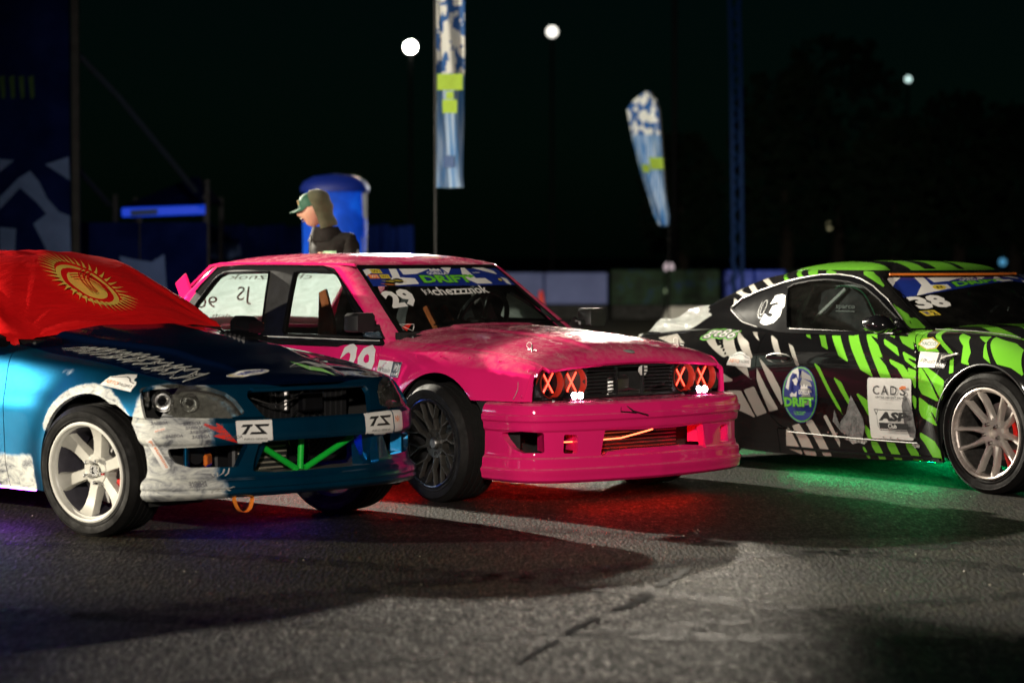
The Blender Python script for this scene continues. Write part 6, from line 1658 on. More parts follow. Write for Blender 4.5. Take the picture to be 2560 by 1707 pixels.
# wheels
wh = dict(barrel=plain('worn_white_barrel', (.09, .085, .11), .4, .3, var=.3), lip=plain('white_lip', (.68, .67, .62), .30, coat=.5, var=.06, vscale=20), face=plain('white_wheel_paint', (.47, .46, .41), .38, coat=.4, var=.07, vscale=24), rot=0)  # white barrel coloured dark to put shade behind the spokes
wheel('six', .312, .235, .232, BL, (blue.wx - .01, -.765, .312), 9, 4, -1, wh, (MT['red'], [(-.5, .5)]))
wheel('six', .312, .235, .232, BL, (blue.wx - .01, .745, .312), 9, -4, 1, wh)
wheel('six', .312, .235, .232, BL, (blue.wx2, -.76, .312), 0, 1, -1, wh)
wheel('six', .312, .235, .232, BL, (blue.wx2, .76, .312), 0, -1, 1, wh)
make('coil_spring', M().tube([(-.02 + .05 * cos(a), -.56 + .05 * sin(a), .40 + .012 * a) for a in np.linspace(0, 22, 120)], .006, 6), MT['print_red'], BL)
# ---- print
def diag(q): return [((e_ * 1.41421) * .5, -(e_ * 0 + .0) , z_) for e_, z_ in q]
DD = Vector((-.7071, .7071, 0))
def on_nose(m, q, nm, mats=PRN, off=.003, d=.03):
    """corners as (distance along the front corner, height)"""
    pts = [Vector((e_ * .7071 + .9, e_ * .7071 - .9, z_)) for e_, z_ in q]
    return lay(m, quadmap(pts), TbN, DD, off, nm, mats, bbump, d)
TS = lambda: [(poly2(roundrect(.04)), 0), (poly2([(.14, .72), (.20, .83), (.48, .83), (.44, .73), (.40, .73), (.26, .40), (.14, .40), (.31, .72)]), 1), (poly2([(.50, .83), (.93, .83), (.89, .73), (.64, .73), (.87, .40), (.36, .40), (.42, .50), (.69, .50)]), 1), (W_('AIKO-SEIKO', .52, .20, .66, .09), 1)]
on_nose(merge(*TS()), [(.156, .450), (.313, .445), (.308, .555), (.148, .556)], 'sponsor_plate')
def on_front(m, q, nm, mats=PRN, off=.003, d=.03, par=None, T=None):
    return lay(m, quadmap([(1.2, y_, z_) for y_, z_ in q]), T or TbN, (-1, 0, 0), off, nm, mats, par or bbump, d)
on_front(merge(*TS()), [(.270, .452), (.502, .444), (.488, .560), (.262, .558)], 'sponsor_plate')
on_front(merge((poly2(roundrect(.1)), 0), (W_('NV', .4, .6, .5, .3, bold=.03), 3)), [(.512, .452), (.60, .455), (.59, .556), (.497, .560)], 'torn_plate')
on_nose(poly2([(0, .92), (.06, 1), (.42, .78), (.40, 1.0), (.56, .86), (1, 0), (.28, .36), (.50, .50), (.35, .60)]), [(.010, .455), (.160, .452), (.148, .552), (.005, .548)], 'red_arrow', MT['print_red'])
on_nose(merge((poly2(roundrect(.06)), 0), (W_('postomino', .52, .62, .9, .62, bold=.015), 3)), [(-.262, .470), (-.176, .332), (-.146, .345), (-.232, .483)], 'white_sticker', off=.003)
on_nose(merge((poly2(roundrect(.1)), 0), (W_('autorace', .5, .5, .85, .6), 3)), [(-.22, .505), (-.165, .520), (-.165, .534), (-.22, .518)], 'white_sticker')
ZB = [(.0, .50), (.3, .86), (.55, .35), (.62, .70), (.05, .12), (.45, .02)]
for i, (e0, z0) in enumerate([(-.235, .548), (-.085, .545), (-.075, .527), (-.055, .508), (-.045, .485), (.015, .535), (.02, .515), (.045, .495), (-.165, .49), (-.06, .275), (-.055, .262), (.10, .478)]):
    on_nose(merge((W_('ЗАВВОА', .5, .5, 1, 1, bold=.02), 1)), [(e0, z0 - .007), (e0 + .080, z0 - .003), (e0 + .080, z0 + .012), (e0, z0 + .008)], 'stencil_text', [MT['white'], plain('faded_ink', (.06, .06, .08), .6, var=.4) if 'faded_ink' not in bpy.data.materials else bpy.data.materials['faded_ink']], d=.05)
gr_ = plain('grey_marker', (.40, .40, .37), .5, var=.1)
on_nose(merge((outline([(0, .9), (.2, .1), (.42, .0), (.38, .55), (.5, .1), (.7, .45), (.75, .9)], .07, False), 0), (outline([(.8, .1), (.95, .4), (1, 1)], .07, False), 0)), [(.03, .302), (.118, .300), (.118, .338), (.03, .340)], 'scrawl', gr_)
on_nose(merge((W_('(LK', .5, .5, 1, 1, shear=.5, bold=.03), 0)), [(.04, .228), (.15, .232), (.15, .256), (.04, .252)], 'scrawl', gr_)
Tw_ = bvh(fenb, bb)
lay(avt(), quadmap([(.125, 0, .715), (.335, 0, .688), (.33, 0, .742), (.15, 0, .778)]), bvh(fenb), (0, 1, 0), .002, 'radio_sticker', PRN, BWING, .03)
def on_hood(m, q, nm, mats, off=.002, d=.04): return lay(m, quadmap([(x_, y_, 2) for x_, y_ in q]), TbB, (0, 0, -1), off, nm, mats, bbon, d)
on_hood(merge((ellipse(.5, .5, .5, .5), 0), (outline([(.5 + .47 * cos(a), .5 + .46 * sin(a)) for a in np.linspace(0, 6.28, 40)[:-1]], .015), 8), (W_('SAILUN', .58, .5, .64, .40, bold=.05, shear=.15), 4), (outline([(.16 + .07 * cos(a), .5 + .26 * sin(a)) for a in np.linspace(.5, 5.5, 14)], .035, False), 5)), [(.480, -.425), (.478, -.128), (.545, -.130), (.556, -.320)], 'tyre_sticker', PRN)
on_hood(merge((ellipse(.5, .5, .5, .5), 0)), [(2, 2), (2.01, 2), (2.01, 2.01), (2, 2.01)], 'x', PRN) if False else None
# spiky outline lettering on the bonnet
rg = random.Random(11); GL = []
xx = 0.0
while xx < .98:
    wd = rg.uniform(.075, .13); k = rg.randint(4, 6); pts = []
    top_ = 1 - .25 * abs(xx - .45); lowb = .0 + .3 * max(0, .35 - xx)
    pts = [(xx + wd * rg.uniform(-.3, .2), lowb + rg.uniform(0, .12)), (xx + wd * .35, lowb + rg.uniform(.25, .4)), (xx + wd * .55, lowb + rg.uniform(0, .1)), (xx + wd * 1.0, lowb + rg.uniform(.3, .5)), (xx + wd * .8, .55), (xx + wd * 1.25, top_ * rg.uniform(.86, 1.08)), (xx + wd * .75, top_ * .72), (xx + wd * .5, top_ * rg.uniform(.9, 1.1)), (xx + wd * .3, .55), (xx - wd * .1, top_ * rg.uniform(.8, .95)), (xx + wd * .1, .45)]
    pts = [(min(.99, max(.01, a_)), min(.98, max(.02, b_))) for a_, b_ in pts]
    GL.append((outline(pts, .0085), 0)); xx += wd * .72
on_hood(merge(*[(m, 0) for m, _ in GL]), [(-.50, -.655), (.50, -.655), (.46, -.42), (-.34, -.50)], 'spiky_lettering', gr_, d=.05)
on_hood(merge((poly2([(.12, .95), (.35, .35), (.55, .25), (.78, .0), (.66, .55), (.45, .62), (.30, .78)]), 2), (poly2([(.38, 1.0), (.62, .62), (.70, .70), (1.0, .40), (.86, .95), (.70, .80), (.55, .95)]), 8), (outline([(0, .55), (.3, .62), (.36, .30), (.42, .60), (.8, .66), (1, .9), (.7, .8), (.5, .98), (.2, .80)], .022), 0)), [(.60, -.02), (.62, .27), (.42, .36), (.40, .06)], 'spiky_emblem', PRN)

# ================================================================== FLAG draped over the blue saloon
fl = CB
fl = drop(fl, lambda P: -1.95 - P[:, 0])
def fbot(P):
    near = np.interp(P[:, 0], [-1.6, -1.1, -.87, -.80, -.74, -.60], [1.02, .965, .930, .905, .893, .900])
    front = np.interp(P[:, 1], [-.70, -.58, -.41, -.25, -.07, .39, .65], [.895, .900, .915, .930, .938, .938, .916])
    f = np.where(P[:, 1] < -.60, near, front)
    f = np.where(P[:, 1] > .655, 1.1, f)
    return P[:, 2] - f
fl = keep(fl, fbot)
V = fl.V.copy(); 
x, y, z = V[:, 0], V[:, 1], V[:, 2]
knot = np.array([-.745, -.672, .90])
d = np.linalg.norm(V - knot, axis=1); an = np.arctan2(z - knot[2], (x - knot[0]) * .6 + (y - knot[1]) * .8)
wr_ = np.exp(-d / .40) * sstep(.03, .25, d) * (.008 * np.sin(an * 11) + .003 * np.sin(an * 19 + 1.3))
knot2 = np.array([-.80, .62, .92]); d2 = np.linalg.norm(V - knot2, axis=1)
wr_ += np.exp(-d2 / .5) * .005 * np.sin(np.arctan2(z - .92, .62 - y) * 11)
wr_ += .004 * np.sin(6 * x + 4 * y + 2 * np.sin(4 * z)) + .006 * np.sin(3.1 * x + 2.2 * y) * sstep(.05, .4, z - .93)
wr_ += .020 * (1 - sstep(.0, .10, np.abs(z - 1.325))) * 0
off_ = .014 + wr_ + .014 * sstep(.02, .3, z - .93) * (1 - sstep(1.2, 1.3, z))
V2 = V + fl.N * off_[:, None]
V2[:, 2] += (.006 * np.sin(x * 26) + .004 * np.sin(y * 31 + x * 9)) * sstep(1.28, 1.31, z) * .7
flag = Surf(V2, fl.N, fl.F)
cmf, nt, b = nodes('red_flag_cloth')
n1 = noise(nt, 3.5, 4, .6, coords(nt)); r = ramp(nt, n1.outputs[0], [(.3, (.70, .004, .006)), (.7, (.82, .008, .010))]); nt.links.new(r.outputs[0], b.inputs['Base Color'])
b.inputs['Roughness'].default_value = .55; b.inputs['Specular IOR Level'].default_value = .25; b.inputs['Coat Weight'].default_value = .05; b.inputs['Coat Roughness'].default_value = .35
tl = N_(nt, 'ShaderNodeBsdfTranslucent'); nt.links.new(r.outputs[0], tl.inputs[0]); mxs = N_(nt, 'ShaderNodeMixShader'); mxs.inputs[0].default_value = .06
nt.links.new(b.outputs[0], mxs.inputs[1]); nt.links.new(tl.outputs[0], mxs.inputs[2]); nt.links.new(mxs.outputs[0], nt.nodes['Material Output'].inputs[0])
nw = noise(nt, 4.0, 5, .6, coords(nt, (2.2, .7, 1.2)), dist=1.5); bump(nt, b, nw.outputs[0], .25, .04)
FL = thing('draped_flag', 'red flag with a golden sun and rays draped over the windscreen of the blue car', 'flag', (blue.pos[0], blue.pos[1], 0), -blue.th)
# true normals of the wrinkled cloth
me = bpy.data.meshes.new('cloth'); me.from_pydata(flag.V.tolist(), [], flag.F); me.materials.append(cmf)
me.polygons.foreach_set('use_smooth', [True] * len(me.polygons))
link(bpy.data.objects.new('cloth', me), FL)
Tfl = bvh(flag)
G_ = np.array(BD['sun'])
def sunmap(u, v):
    a = np.clip((u + 1.7) / 3.4 * 8, 0, 7.999); c = np.clip((v + 1.7) / 3.4 * 8, 0, 7.999)
    i, j = int(c), int(a); fc, fa = c - i, a - j
    p = (G_[i, j] * (1 - fc) * (1 - fa) + G_[i, j + 1] * (1 - fc) * fa + G_[i + 1, j] * fc * (1 - fa) + G_[i + 1, j + 1] * fc * fa)
    return Vector(p)
gold = plain('gold_print', (.85, .58, .10), .5, var=.08)
S_ = [] 
ring_ = M(); n = 72
for r0, r1 in ((.86, 1.02), ):
    ring_.add([(r0 * cos(2 * pi * k / n), r0 * sin(2 * pi * k / n), 0) for k in range(n)] + [(r1 * cos(2 * pi * k / n), r1 * sin(2 * pi * k / n), 0) for k in range(n)], [(k, (k + 1) % n, n + (k + 1) % n, n + k) for k in range(n)])
S_.append((ring_, 0)); S_.append((ellipse(0, 0, .66, .66, 60), 0))
for k in range(40):
    a = 2 * pi * k / 40; w_ = .050; L2 = 1.62
    bend = .05
    S_.append((poly2([(1.09 * cos(a - w_), 1.09 * sin(a - w_)), (1.3 * cos(a + bend * .4 - w_ * .5), 1.3 * sin(a + bend * .4 - w_ * .5)), (L2 * cos(a + bend), L2 * sin(a + bend)), (1.3 * cos(a + bend * .2 + w_ * .5), 1.3 * sin(a + bend * .2 + w_ * .5)), (1.09 * cos(a + w_), 1.09 * sin(a + w_))]), 0))
for s1, s2 in ((1, 1), (-1, 1)):
    for o in (-.14, 0, .14):
        pts = [(o + s1 * (.34 - .34 * cos(t)) * 1.0 * (1 if s1 > 0 else 1) - s1 * .12, .66 * (-1 + 2 * t / pi)) for t in np.linspace(0, pi, 14)]
        pts = [(o + s1 * (.30 * sin(t) - .12), -.64 + 1.28 * t / pi) for t in np.linspace(0, pi, 14)]
        pts = [p for p in pts if p[0]**2 + p[1]**2 < .69**2]
        if s1 > 0: pts = [(p[1], p[0]) for p in pts]
        if len(pts) > 2: S_.append((outline(pts, .045, False), 1))
mS = merge(*S_)
m = tri_dense(mS, .12); Vv = []
for v_ in m.V:
    p = sunmap(v_[0] * .88 + .10, v_[1] * .88 - .16); h = Tfl.find_nearest(p); nn = h[1]
    if nn.z < 0: nn = -nn
    Vv.append(tuple(h[0] + nn * (.002 + v_[2])))
me = bpy.data.meshes.new('sun_emblem'); me.from_pydata(Vv, [], m.F); me.materials.append(gold); me.materials.append(cmf); me.polygons.foreach_set('material_index', m.MI)
me.polygons.foreach_set('use_smooth', [True] * len(me.polygons)); link(bpy.data.objects.new('sun_emblem', me), FL)
make('knot', M().loft([[(-.75 + a + r_ * cos(t), -.70 + b_ + r_ * .6 * sin(t), .905 + c_ + r_ * .8 * sin(t)) for t in np.linspace(0, 2 * pi, 9)[:-1]] for a, b_, c_, r_ in ((-.05, 0, .02, .01), (-.02, -.01, .005, .022), (.0, -.012, 0, .016), (.02, -.01, -.01, .024), (.05, -.005, -.03, .006))]), cmf, FL, 60)
# ================================================================== background
def at(px, py, d): return Vector(((px - 1280) / 6300 * d, d, 1.326 + (634 - py) / 6300 * d))
cloth_blue = plain('banner_blue_cloth', (.0008, .006, .055), .8, spec=.05, var=.3, vscale=2, bmp=.3, bscale=3)
cloth_white = plain('banner_white_cloth', (.11, .17, .34), .8, spec=.05, var=.12, vscale=3)
cloth_lime = plain('banner_lime_cloth', (.34, .52, .04), .7, var=.1)
pole_m = plain('dark_pole', (.012, .012, .012), .7, .0)
def flatpoly(polys, d, off=.01):
    m = M()
    for k, p in enumerate(polys):
        V = [tuple(at(a, b, d) + Vector((0, -off - .001 * k, 0))) for a, b in p]; m.add(V, [tuple(range(len(V)))])
    return m
# tall printed wall on the left
T = thing('banner_wall', 'tall dark blue printed wall with white angular shapes at the left edge', 'banner', tuple(at(90, 634, 28) * 1) if 0 else (0, 0, 0))
T.location = (0, 0, 0)
make('wall_cloth', M().box((-7.4, 28.06, 2.9), (4.98, .10, 5.8)), cloth_blue, T)
make('printed_shape', flatpoly([[(0, 495), (50, 445), (78, 428), (100, 455), (120, 497), (150, 530), (176, 540), (180, 700), (140, 700), (125, 640), (85, 560), (118, 535), (92, 505), (52, 470), (0, 525)]], 28), cloth_white, T)
make('printed_shape', flatpoly([[(115, 412), (174, 393), (177, 452)]], 28), cloth_white, T)
make('printed_shape', flatpoly([[(0, 398), (38, 402), (0, 432)]], 28), cloth_white, T)
make('printed_shape', flatpoly([[(0, 568), (42, 572), (34, 700), (0, 700)]], 28), cloth_white, T)
for k in range(4): make('printed_shape', flatpoly([[(2 + 24 * k, 195), (16 + 24 * k, 190), (18 + 24 * k, 246), (8 + 24 * k, 250)]], 28), plain('faded_lime_cloth', (.02, .06, .01), .8) if 'faded_lime_cloth' not in bpy.data.materials else bpy.data.materials['faded_lime_cloth'], T)
make('wall_post', M().box((-4.86, 28.15, 2.9), (.08, .08, 5.8)), pole_m, T)
make('guy_rope', M().tube([tuple(at(172, 110, 28.3)), tuple(at(300, 245, 29)), tuple(at(490, 478, 31))], .035, 6), plain('pale_rope', (.02, .03, .045), .8), T)
make('guy_rope', M().tube([tuple(at(180, 405, 28.3)), tuple(at(275, 512, 30))], .035, 6), bpy.data.materials['pale_rope'], T)
# low printed fence behind the blue car
T = thing('printed_fence', 'low dark blue printed fence standing behind the red flag', 'fence', (0, 0, 0))
for k, (a, c) in enumerate([(182, 350), (350, 520)]):
    p = at(a, 548, 30); q = at(c, 548, 30)
    make('fence_panel', M().box(((p.x + q.x) / 2, 30, p.z / 2 - .02), (q.x - p.x - .02, .04, p.z - .04)), cloth_blue, T)
make('printed_shape', flatpoly([[(300, 640), (345, 650), (380, 655), (412, 635), (420, 760), (330, 760)]], 30, .03), cloth_white, T)
for a in (184, 350, 519):
    p = at(a, 450 if a > 500 else 545, 30.05); make('fence_post', M().box((p.x, 30.08, p.z / 2), (.05, .05, p.z)), pole_m, T)
# gazebo with a lit blue valance
T = thing('gazebo', 'small gazebo with a blue lit canopy edge behind the red flag', 'gazebo', (0, 0, 0))
bl_e = emis('blue_lit_valance', (.008, .06, .75), .6)
p, q = at(305, 532, 33), at(517, 520, 33)
make('valance', M().box(((p.x + q.x) / 2, 33.0, (p.z + q.z) / 2 - .01), (q.x - p.x, .04, .125), ry=-.035, bev=.02), bl_e, T)
make('canopy', M().loft([[(p.x, 33.0, p.z + .08), (q.x, 33.0, q.z + .08), (q.x, 35, q.z + .08), (p.x, 35, p.z + .08)], [(-4.3, 33.9, 2.35), (-4.2, 33.9, 2.35), (-4.2, 34.1, 2.35), (-4.3, 34.1, 2.35)]]), cloth_blue, T)
make('valance_print', flatpoly([[(328, 526), (395, 522), (395, 537), (328, 541)]], 32.97), cloth_white, T)
for a, d in ((290, 33.1), (515, 33.1), (290, 34.9), (515, 34.9)):
    p = at(a, 455, 33.1); make('gazebo_leg', M().box((p.x, d, 1.05), (.06, .06, 2.1)), pole_m, T)
# far fence strips
T = thing('far_fence', 'far dark blue fence with vertical folds behind the person', 'fence', (0, 0, 0))
for k in range(26):
    a = 515 + k * 20; p = at(a, 560 + (k * 7) % 9, 42); q = at(a + 19, 560, 42)
    make('fence_panel', M().box(((p.x + q.x) / 2, 42 + .05 * (k % 2), p.z / 2 + .1), (q.x - p.x, .04, p.z - .2)), cloth_blue, T)
make('printed_shape', flatpoly([[(530, 612), (560, 606), (600, 610), (604, 640), (560, 650), (528, 642)]], 41.9, .05), cloth_white, T)
# inflatable column, lit from inside
T = thing('inflatable_column', 'glowing blue inflatable column with a domed top behind the person', 'inflatable', (0, 0, 0))
c = at(838, 634, 29); c.z = 0
inf, nt, b = nodes('lit_inflatable')
n = noise(nt, 2.2, 4, .6, coords(nt, (1, 1, .8)), dist=.8); r = ramp(nt, n.outputs[0], [(.32, (.0, .012, .16)), (.50, (.002, .05, .50)), (.68, (.004, .15, .95))])
nt.links.new(r.outputs[0], b.inputs['Emission Color']); b.inputs['Emission Strength'].default_value = .62; b.inputs['Specular IOR Level'].default_value = .1; b.inputs['Base Color'].default_value = (.01, .05, .3, 1); b.inputs['Roughness'].default_value = .5
pr = [(.36, 0), (.365, .6), (.37, 1.2), (.372, 1.7), (.36, 1.98), (.32, 2.06)]
make('column_skin', M().lathe(pr, 32, ax='z').xf(Matrix.Translation(c)), inf, T, 60)
make('domed_top', M().lathe([(.39, 2.03), (.40, 2.08), (.36, 2.15), (.24, 2.21), (0, 2.24)], 32, ax='z').xf(Matrix.Translation(c)), plain('navy_cap', (.003, .012, .12), .6, emit=(0, .01, .12), es=.5), T, 60)
for z0, h_ in ((1.75, .34), (1.18, .36)):
    make('printed_shape', M().add([tuple(c + Vector((.376 * cos(a), .376 * sin(a), z))) for a, z in ((-.5, z0), (-.15, z0 - .05), (-.1, z0 + h_), (-.55, z0 + h_ - .03))], [(0, 1, 2, 3)]), plain('grey_print', (.30, .32, .34), .6) if 'grey_print' not in bpy.data.materials else bpy.data.materials['grey_print'], T)
# feather flags
ffm, nt, b = nodes('event_flag_cloth')
n1 = noise(nt, 7, 2, .4, coords(nt, (1.8, 1, 1.1)), dist=.4)
r = ramp(nt, n1.outputs[0], [(.485, (.025, .12, .38)), (.50, (.82, .83, .78))]); r.color_ramp.interpolation = 'LINEAR'
n2 = noise(nt, 9, 2, .4, coords(nt, (4.5, 1, .22))); r2 = ramp(nt, n2.outputs[0], [(.42, (.06, .22, .52)), (.60, (.42, .56, .74))])
tc = N_(nt, 'ShaderNodeTexCoord'); sx = N_(nt, 'ShaderNodeSeparateXYZ'); nt.links.new(tc.outputs['Object'], sx.inputs[0])
selz = ramp(nt, math_(nt, 'DIVIDE', sx.outputs[2], 4.0), [(.5, (0, 0, 0)), (.51, (1, 1, 1))])
cA = mix(nt, selz.outputs[0], r2.outputs[0], r.outputs[0]); nt.links.new(cA, b.inputs['Base Color']); b.inputs['Roughness'].default_value = .6
tl = N_(nt, 'ShaderNodeBsdfTranslucent'); nt.links.new(cA, tl.inputs[0]); mx = N_(nt, 'ShaderNodeMixShader'); mx.inputs[0].default_value = .4
nt.links.new(b.outputs[0], mx.inputs[1]); nt.links.new(tl.outputs[0], mx.inputs[2]); nt.links.new(mx.outputs[0], nt.nodes['Material Output'].inputs[0])
def feather(label, base, rows, polepts, z_off, lime, dots):
    T = thing('feather_flag', label, 'flag', tuple(base), group=None)
    P = []
    for k, (z, x0, x1) in enumerate(rows):
        P.append([(x0 + (x1 - x0) * u, .05 * sin(9 * u + z * 3), z) for u in np.linspace(0, 1, 14)])
    P = np.array(P); Pz = np.array([r_[0] for r_ in rows]); zz = np.linspace(Pz[0], Pz[-1], 60)
    Q = np.stack([np.stack([np.interp(zz, Pz, P[:, j, 0]), .045 * np.sin(8 * j / 13 + zz * 2.2), zz + z_off], 1) for j in range(14)], 1)
    cl = make('flag_cloth', grid(Q, (0, 9, 0)), ffm, T)
    cl.location = (0, 0, -z_off)
    for a, c_, mt in lime:
        f = lambda u, z: (np.interp(z, Pz, P[:, 0, 0]) * (1 - u) + np.interp(z, Pz, P[:, -1, 0]) * u, -.055, z)
        make('printed_band', M().add([f(a[0], a[1]), f(c_[0], a[1]), f(c_[0], c_[1]), f(a[0], c_[1])], [(0, 1, 2, 3)]), mt, T)
    make('flag_pole', M().tube(polepts, .014, 6), pole_m, T)
    return T
d = 24.0; X0 = (1092 - 1280) / 6300 * d; X1 = (1160 - 1280) / 6300 * d
Z = lambda py, dd: 1.326 + (634 - py) / 6300 * dd
rows = [(Z(470, d), .0, X1 - X0), (Z(440, d), .0, X1 - X0 - .01), (2.6, 0, X1 - X0), (3.74, .0, X1 - X0 + .01), (4.3, 0, X1 - X0), (4.6, -.02, .16)]
feather('tall narrow feather flag, blue below and white above, behind the pink car', (X0, d, 0), rows, [(-.01, 0, 0), (-.012, 0, 3.0), (-.012, 0, 4.4), (.05, 0, 4.7)], -1.0 + .0, [((.03, Z(228, d)), (.95, Z(188, d)), cloth_lime), ((.35, Z(232, d)), (.62, Z(250, d)), cloth_lime), ((.22, Z(285, d)), (.75, Z(252, d)), cloth_lime), ((.28, Z(420, d)), (.66, Z(390, d)), cloth_white)], [])
d = 35.0; X0 = (1672 - 1280) / 6300 * d
g_ = lambda px, py: (Z(py, d), (px - 1672) / 6300 * d)
rows = [(Z(565, d), g_(1648, 0)[1], g_(1672, 0)[1]), (Z(540, d), g_(1635, 0)[1], g_(1672, 0)[1]), (Z(430, d), g_(1600, 0)[1], g_(1660, 0)[1]), (Z(350, d), g_(1580, 0)[1], g_(1652, 0)[1]), (Z(275, d), g_(1566, 0)[1], g_(1647, 0)[1]), (Z(250, d), g_(1585, 0)[1], g_(1640, 0)[1]), (Z(230, d), g_(1612, 0)[1], g_(1620, 0)[1])]
feather('leaning feather flag with a lime band, farther off between pink and striped cars', (X0, d, 0), rows, [(0, 0, 0), (.0, 0, Z(565, d)), (g_(1660, 0)[1], 0, Z(430, d)), (g_(1647, 0)[1], 0, Z(275, d)), (g_(1625, 0)[1], 0, Z(232, d))], -.95, [((.45, Z(425, d)), (.98, Z(395, d)), cloth_lime), ((.1, Z(432, d)), (.40, Z(412, d)), cloth_lime)], [])
# tall lit mast
p = at(1838, 634, 45)
T = thing('light_mast', 'thin blue lit mast rising behind the striped coupe', 'mast', (p.x, 45, 0))
ms = emis('mast_blue', (.0, .018, .085), .09)
for s_ in (-.08, .08): make('mast_tube', M().tube([(s_ + .06, 0, 0), (s_, 0, 4.6), (s_ - .07, 0, 7.0)], .035, 6), ms, T)
br = M()
for k in range(17): br.tube([(-.08, 0, .4 * k), (.08, 0, .4 * k + .2)], .02, 4).tube([(.08, 0, .4 * k + .2), (-.08, 0, .4 * k + .4)], .02, 4)
make('lattice', br, ms, T); tag(bpy.data.objects['lattice'], kind='stuff')
# barriers along the far side of the track
def barrier(label, px0, px1, d, ztop, zbot, mat, n=1, cat='barrier'):
    a, c_ = at(px0, 634, d).x, at(px1, 634, d).x
    T = thing('track_barrier', label, cat, ((a + c_) / 2, d, 0), group=None)
    w_ = (c_ - a) / n
    for k in range(n):
        make('barrier_panel', M().box((-(c_ - a) / 2 + w_ * (k + .5), 0, (ztop + zbot) / 2), (w_ - .02, .06, ztop - zbot), bev=.02), mat, T)
        make('barrier_foot', M().box((-(c_ - a) / 2 + w_ * (k + .5), .05, zbot / 2), (w_ - .02, .3, zbot), bev=.03), MT['dark'], T)
    return T
pale = plain('pale_blue_panel', (.075, .10, .27), .6, var=.12, vscale=1.2); deep = plain('deep_blue_panel', (.006, .03, .30), .6, var=.2)
camo, nt, b = nodes('camouflage_net')
n = noise(nt, 2.4, 5, .7, coords(nt, (1, 1, 1.5))); r = ramp(nt, n.outputs[0], [(.4, (.004, .010, .006)), (.55, (.012, .035, .014)), (.66, (.006, .02, .09))]); nt.links.new(r.outputs[0], b.inputs['Base Color']); b.inputs['Roughness'].default_value = .9
barrier('pale blue track barrier panels seen past the pink bonnet and windscreen', 880, 1520, 50, .95, .32, pale, 4)
barrier('dark green netted barrier between pale blue and deep blue barriers', 1526, 1800, 50.5, 1.0, .30, camo, 2)
barrier('deep blue barrier behind the rear of the striped coupe', 1806, 1965, 46, 1.02, .30, deep, 2)
barrier('grey blue barrier seen through the windscreen of the striped coupe', 2320, 2700, 46, .92, .30, plain('grey_blue_panel', (.06, .08, .16), .6, var=.1), 3)
barrier('dark netted barrier behind the roof of the striped coupe', 1970, 2315, 52, 1.0, .30, camo, 3)
p = at(1745, 634, 42)
T = thing('concrete_block', 'grey concrete block on the track beside the tail of the striped coupe', 'block', (p.x + .1, 42, 0))
make('block_body', M().prism([(-.75, 0), (.75, 0), (.68, .28), (.60, .44), (-.60, .44), (-.68, .28)], -.25, .25, 'y'), plain('concrete', (.30, .29, .27), .8, var=.2, vscale=3), T)
p = at(1352, 634, 45)
T = thing('traffic_cone', 'small red traffic cone in front of the pale blue barrier', 'cone', (p.x, 45, 0))
make('cone_body', M().lathe([(.14, .03), (.10, .25), (.03, .66), (0, .67)], 20, ax='z'), MT['print_red'], T); make('cone_base', M().box((0, 0, .015), (.36, .36, .03)), MT['black'], T)
# floodlight masts (the lamps themselves are the blurred discs in the sky)
def mast(px, py, d, strength, size, label, colr=(1, .96, .86), energy=0):
    p = at(px, py, d)
    T = thing('floodlight_mast', label, 'floodlight', (p.x, d, 0))
    make('mast_pole', M().tube([(0, .15, 0), (0, .15, p.z)], .06, 8), pole_m, T)
    hd = make('lamp_head', M().box((0, .08, p.z), (size * 1.3, .1, size * 1.1), bev=.02), pole_m, T)
    make('lamp_glass', M().lathe([(0, 0), (size * .5, 0), (size * .52, .03)], 20).xf(Matrix.Translation((0, 0, p.z))), emis('flood_%d' % px, colr, strength), hd)
    if energy:
        lamp('flood_light_far', (p.x, d - .2, p.z), (-1.0, 16.0, 1.16), energy, (1, .95, .86), 1.5, .3, .2)
mast(1027, 120, 80, 60, .36, 'bright round floodlight on a mast left of the tall flag', energy=125000)
HI = (4.0, 62.0, 11.5)
lamp('flood_light_high', HI, (.2, 14.5, .95), 23000, (1, .90, .74), 3.0, .3, .25)  # added spot, no such lamp in view; gives the bonnet its pale sheen
mast(1686, -400, 62.5, 30, .4, 'tall floodlight mast whose lamp is above the picture')
mast(1380, 82, 85, 2.2, .36, 'dimmer floodlight on a mast right of the tall flag')
mast(2268, 200, 95, 1.6, .22, 'small pale floodlight high above the striped coupe', (.65, .9, .85))
for px, py, d, s_, c_, lb in ((1754, 603, 80, 1.0, (.6, .5, .36), 'small warm lamp far off right of the leaning flag'), (1672, 668, 60, .5, (.5, .4, .42), 'tiny pinkish lamp low on the leaning flag pole'), (1675, 727, 58, .6, (.5, .62, .35), 'tiny greenish lamp below the leaning flag'), (2261, 525, 90, .15, (.4, .6, .3), 'very faint lamp above the striped roof'), (2072, 565, 85, .5, (.5, .45, .25), 'small amber lamp over the rear of the striped coupe'), (2506, 655, 85, .45, (.08, .3, .5), 'tiny blue lamp over the striped roof'), (2547, 630, 85, .5, (.35, .42, .32), 'tiny pale lamp at the right edge')):
    p = at(px, py, d); T = thing('lamp_post', lb, 'lamp', (p.x, d, 0))
    make('lamp_bulb', M().lathe([(0, -.12), (.09, -.09), (.12, 0), (.09, .09), (0, .12)], 12, ax='z').xf(Matrix.Translation((0, 0, p.z))), emis('lamp_%d' % px, c_, s_ * 2.2), T)
    make('post', M().tube([(0, .1, 0), (0, .1, p.z)], .04, 6), pole_m, T)
lamp('flood_light_track', (5, 31, 9), (2.5, 42, 0), 8000, (1, .93, .72), 46, .6, .3)
